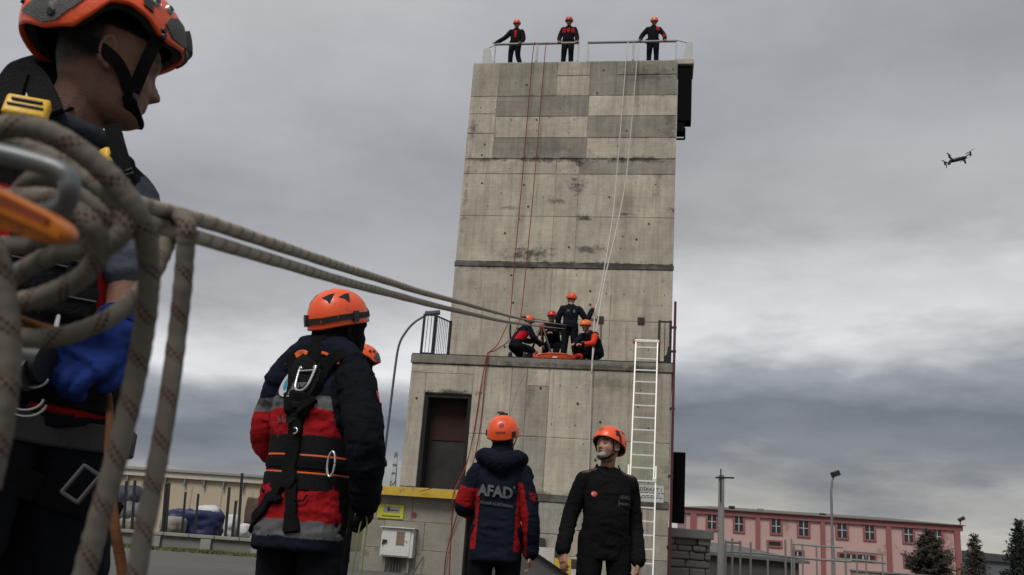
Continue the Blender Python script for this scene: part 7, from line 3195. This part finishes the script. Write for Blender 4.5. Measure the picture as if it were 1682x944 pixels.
def lump(name, label, cat, x0, y0, x1, y1, Y, m, ex=3.0, depth=.6, seed=0, amp=.10, parent=None):
    a, b = atY(x0, y1, Y), atY(x1, y0, Y)
    hw, hh = (b.x - a.x) / 2, (b.z - max(a.z, 0)) / 2
    cz = max(a.z, 0) + hh
    mb = MB()
    secs = []
    for k in np.linspace(-1, 1, 25):
        w_ = (1 - abs(k) ** ex) ** (1 / ex) if abs(k) < 1 else .02
        secs.append(((0, 0, k * hh), (hw * max(w_, .05), 0, 0), (0, depth * max(w_, .05), 0)))
    mb.loft(secs, 48, 2.6)
    me = mb.mesh(name, True)
    V, N = mesh_np(me)
    V = V + N * (amp * (vnoise(V * 2.2, seed) - .5) + amp * .6 * (vnoise(V * 5, seed + 1) - .5) + .10 * (1 - np.abs(2 * vnoise(V * np.array([5, 5, 1.6]) + .6 * vnoise(V * 3, 2)[:, None], seed + 2) - 1)) - .05)[:, None]
    set_np(me, V)
    o = mesh_obj(name, me, m, None)
    o.location = ((a.x + b.x) / 2, Y, cz)
    return tag(o, label, cat)


# raised bank behind the low wall, so that the goods stand on it
lump('tarp', 'blue tarp covering a stack behind the low wall', 'tarp', 268, 840, 366, 882, 42.6, TARP, 5, .9, 3, .22)
lump('sack', 'white bulging sack on top of the blue tarp', 'sack', 320, 831, 362, 856, 42.6, SACK, 2.4, .5, 5)
lump('sack', 'big white sack standing between two fence posts', 'sack', 368, 846, 394, 884, 42.2, SACK, 4, .5, 6)
lump('sack', 'small white sack low beside the harnessed rescuer', 'sack', 392, 862, 412, 884, 42.0, SACK, 3, .4, 7)
lump('bundle', 'beige rolled bundle lying in front of the blue tarp', 'bundle', 262, 850, 307, 876, 41.4, SACKB, 3, .6, 8)
lump('tarp_heap', 'grey tarp heap under the dark boat shaped load', 'tarp', 196, 828, 250, 862, 41.6, TGREY, 2.6, .8, 9, .2)
lump('sack', 'pale crumpled sack at the foot of the grey tarp heap', 'sack', 198, 850, 236, 872, 41.2, SACKB, 2.6, .5, 10, .14)
lump('rubber_boat', 'dark blue topped boat shaped load left of the right rope strand', 'boat', 190, 797, 238, 836, 42.4, mat('boat_dark', (.03, .034, .045), .6, var=.4, vscale=1.5), 2.4, .7, 11)
q = lump('crate', 'brown crate behind the white sacks', 'crate', 402, 818, 440, 862, 43.5, mat('crate_brown', (.075, .052, .038), .9, var=.3), 8, .5, 12, .03)

# low wall, kerb stones, grass strip
a, b = atY(60, 868, 29), atY(560, 899, 29)
lw = empty('low_wall', 'low grey concrete wall with flat coping behind the yard', 'wall', (a.x, 29, 0))
L_ = b.x - a.x
hz_ = atY(300, 877.5, 29).z
mb = MB()
mb.box((L_ / 2, .2, hz_ / 2 - .03), (L_ / 2, .14, hz_ / 2 - .03))
mb.build('wall', mat('low_wall_grey', (.17, .165, .15), .9, var=.25, vscale=1.2, bump=.3), lw)
n_ = 12
for k in range(n_):
    mb = MB()
    mb.box((L_ * (k + .5) / n_, .18, hz_ - .02), (L_ / n_ / 2 - .01, .22, .05), bev=.012)
    mb.build('coping_stone', mat('coping_pale', (.26, .25, .225), .9, var=.2, vscale=2), lw)
for k in range(6):
    mb = MB()
    mb.box((L_ * (k + .35) / 6, .02, hz_ / 2 - .04), (.16, .07, hz_ / 2 - .05), bev=.012)
    mb.build('buttress', mat('coping_pale', (.26, .25, .225), .9, var=.2, vscale=2), lw)
# grass strip: many short blades
GR = mat('grass_blades', (.085, .105, .030), .8, var=.4, vscale=1.5)
mb = MB()
rr = random.Random(4)
for k in range(14000):
    x = a.x + rr.random() * L_
    y = 26.3 + rr.random() * 2.6
    if rr.random() > .35 + .65 * math.sin(x * 1.3) ** 2 * (1 if y > 27.4 else .5):
        continue
    h = rr.uniform(.03, .10)
    an = rr.uniform(0, 6.28)
    mb.add([(x - .02 * math.cos(an), y - .02 * math.sin(an), 0), (x + .02 * math.cos(an), y + .02 * math.sin(an), 0), (x + rr.gauss(0, .03), y + rr.gauss(0, .03), h)], [(0, 1, 2)])
tag(mb.build('grass', GR), 'thin strip of short grass at the foot of the low wall', 'grass', kind='stuff')
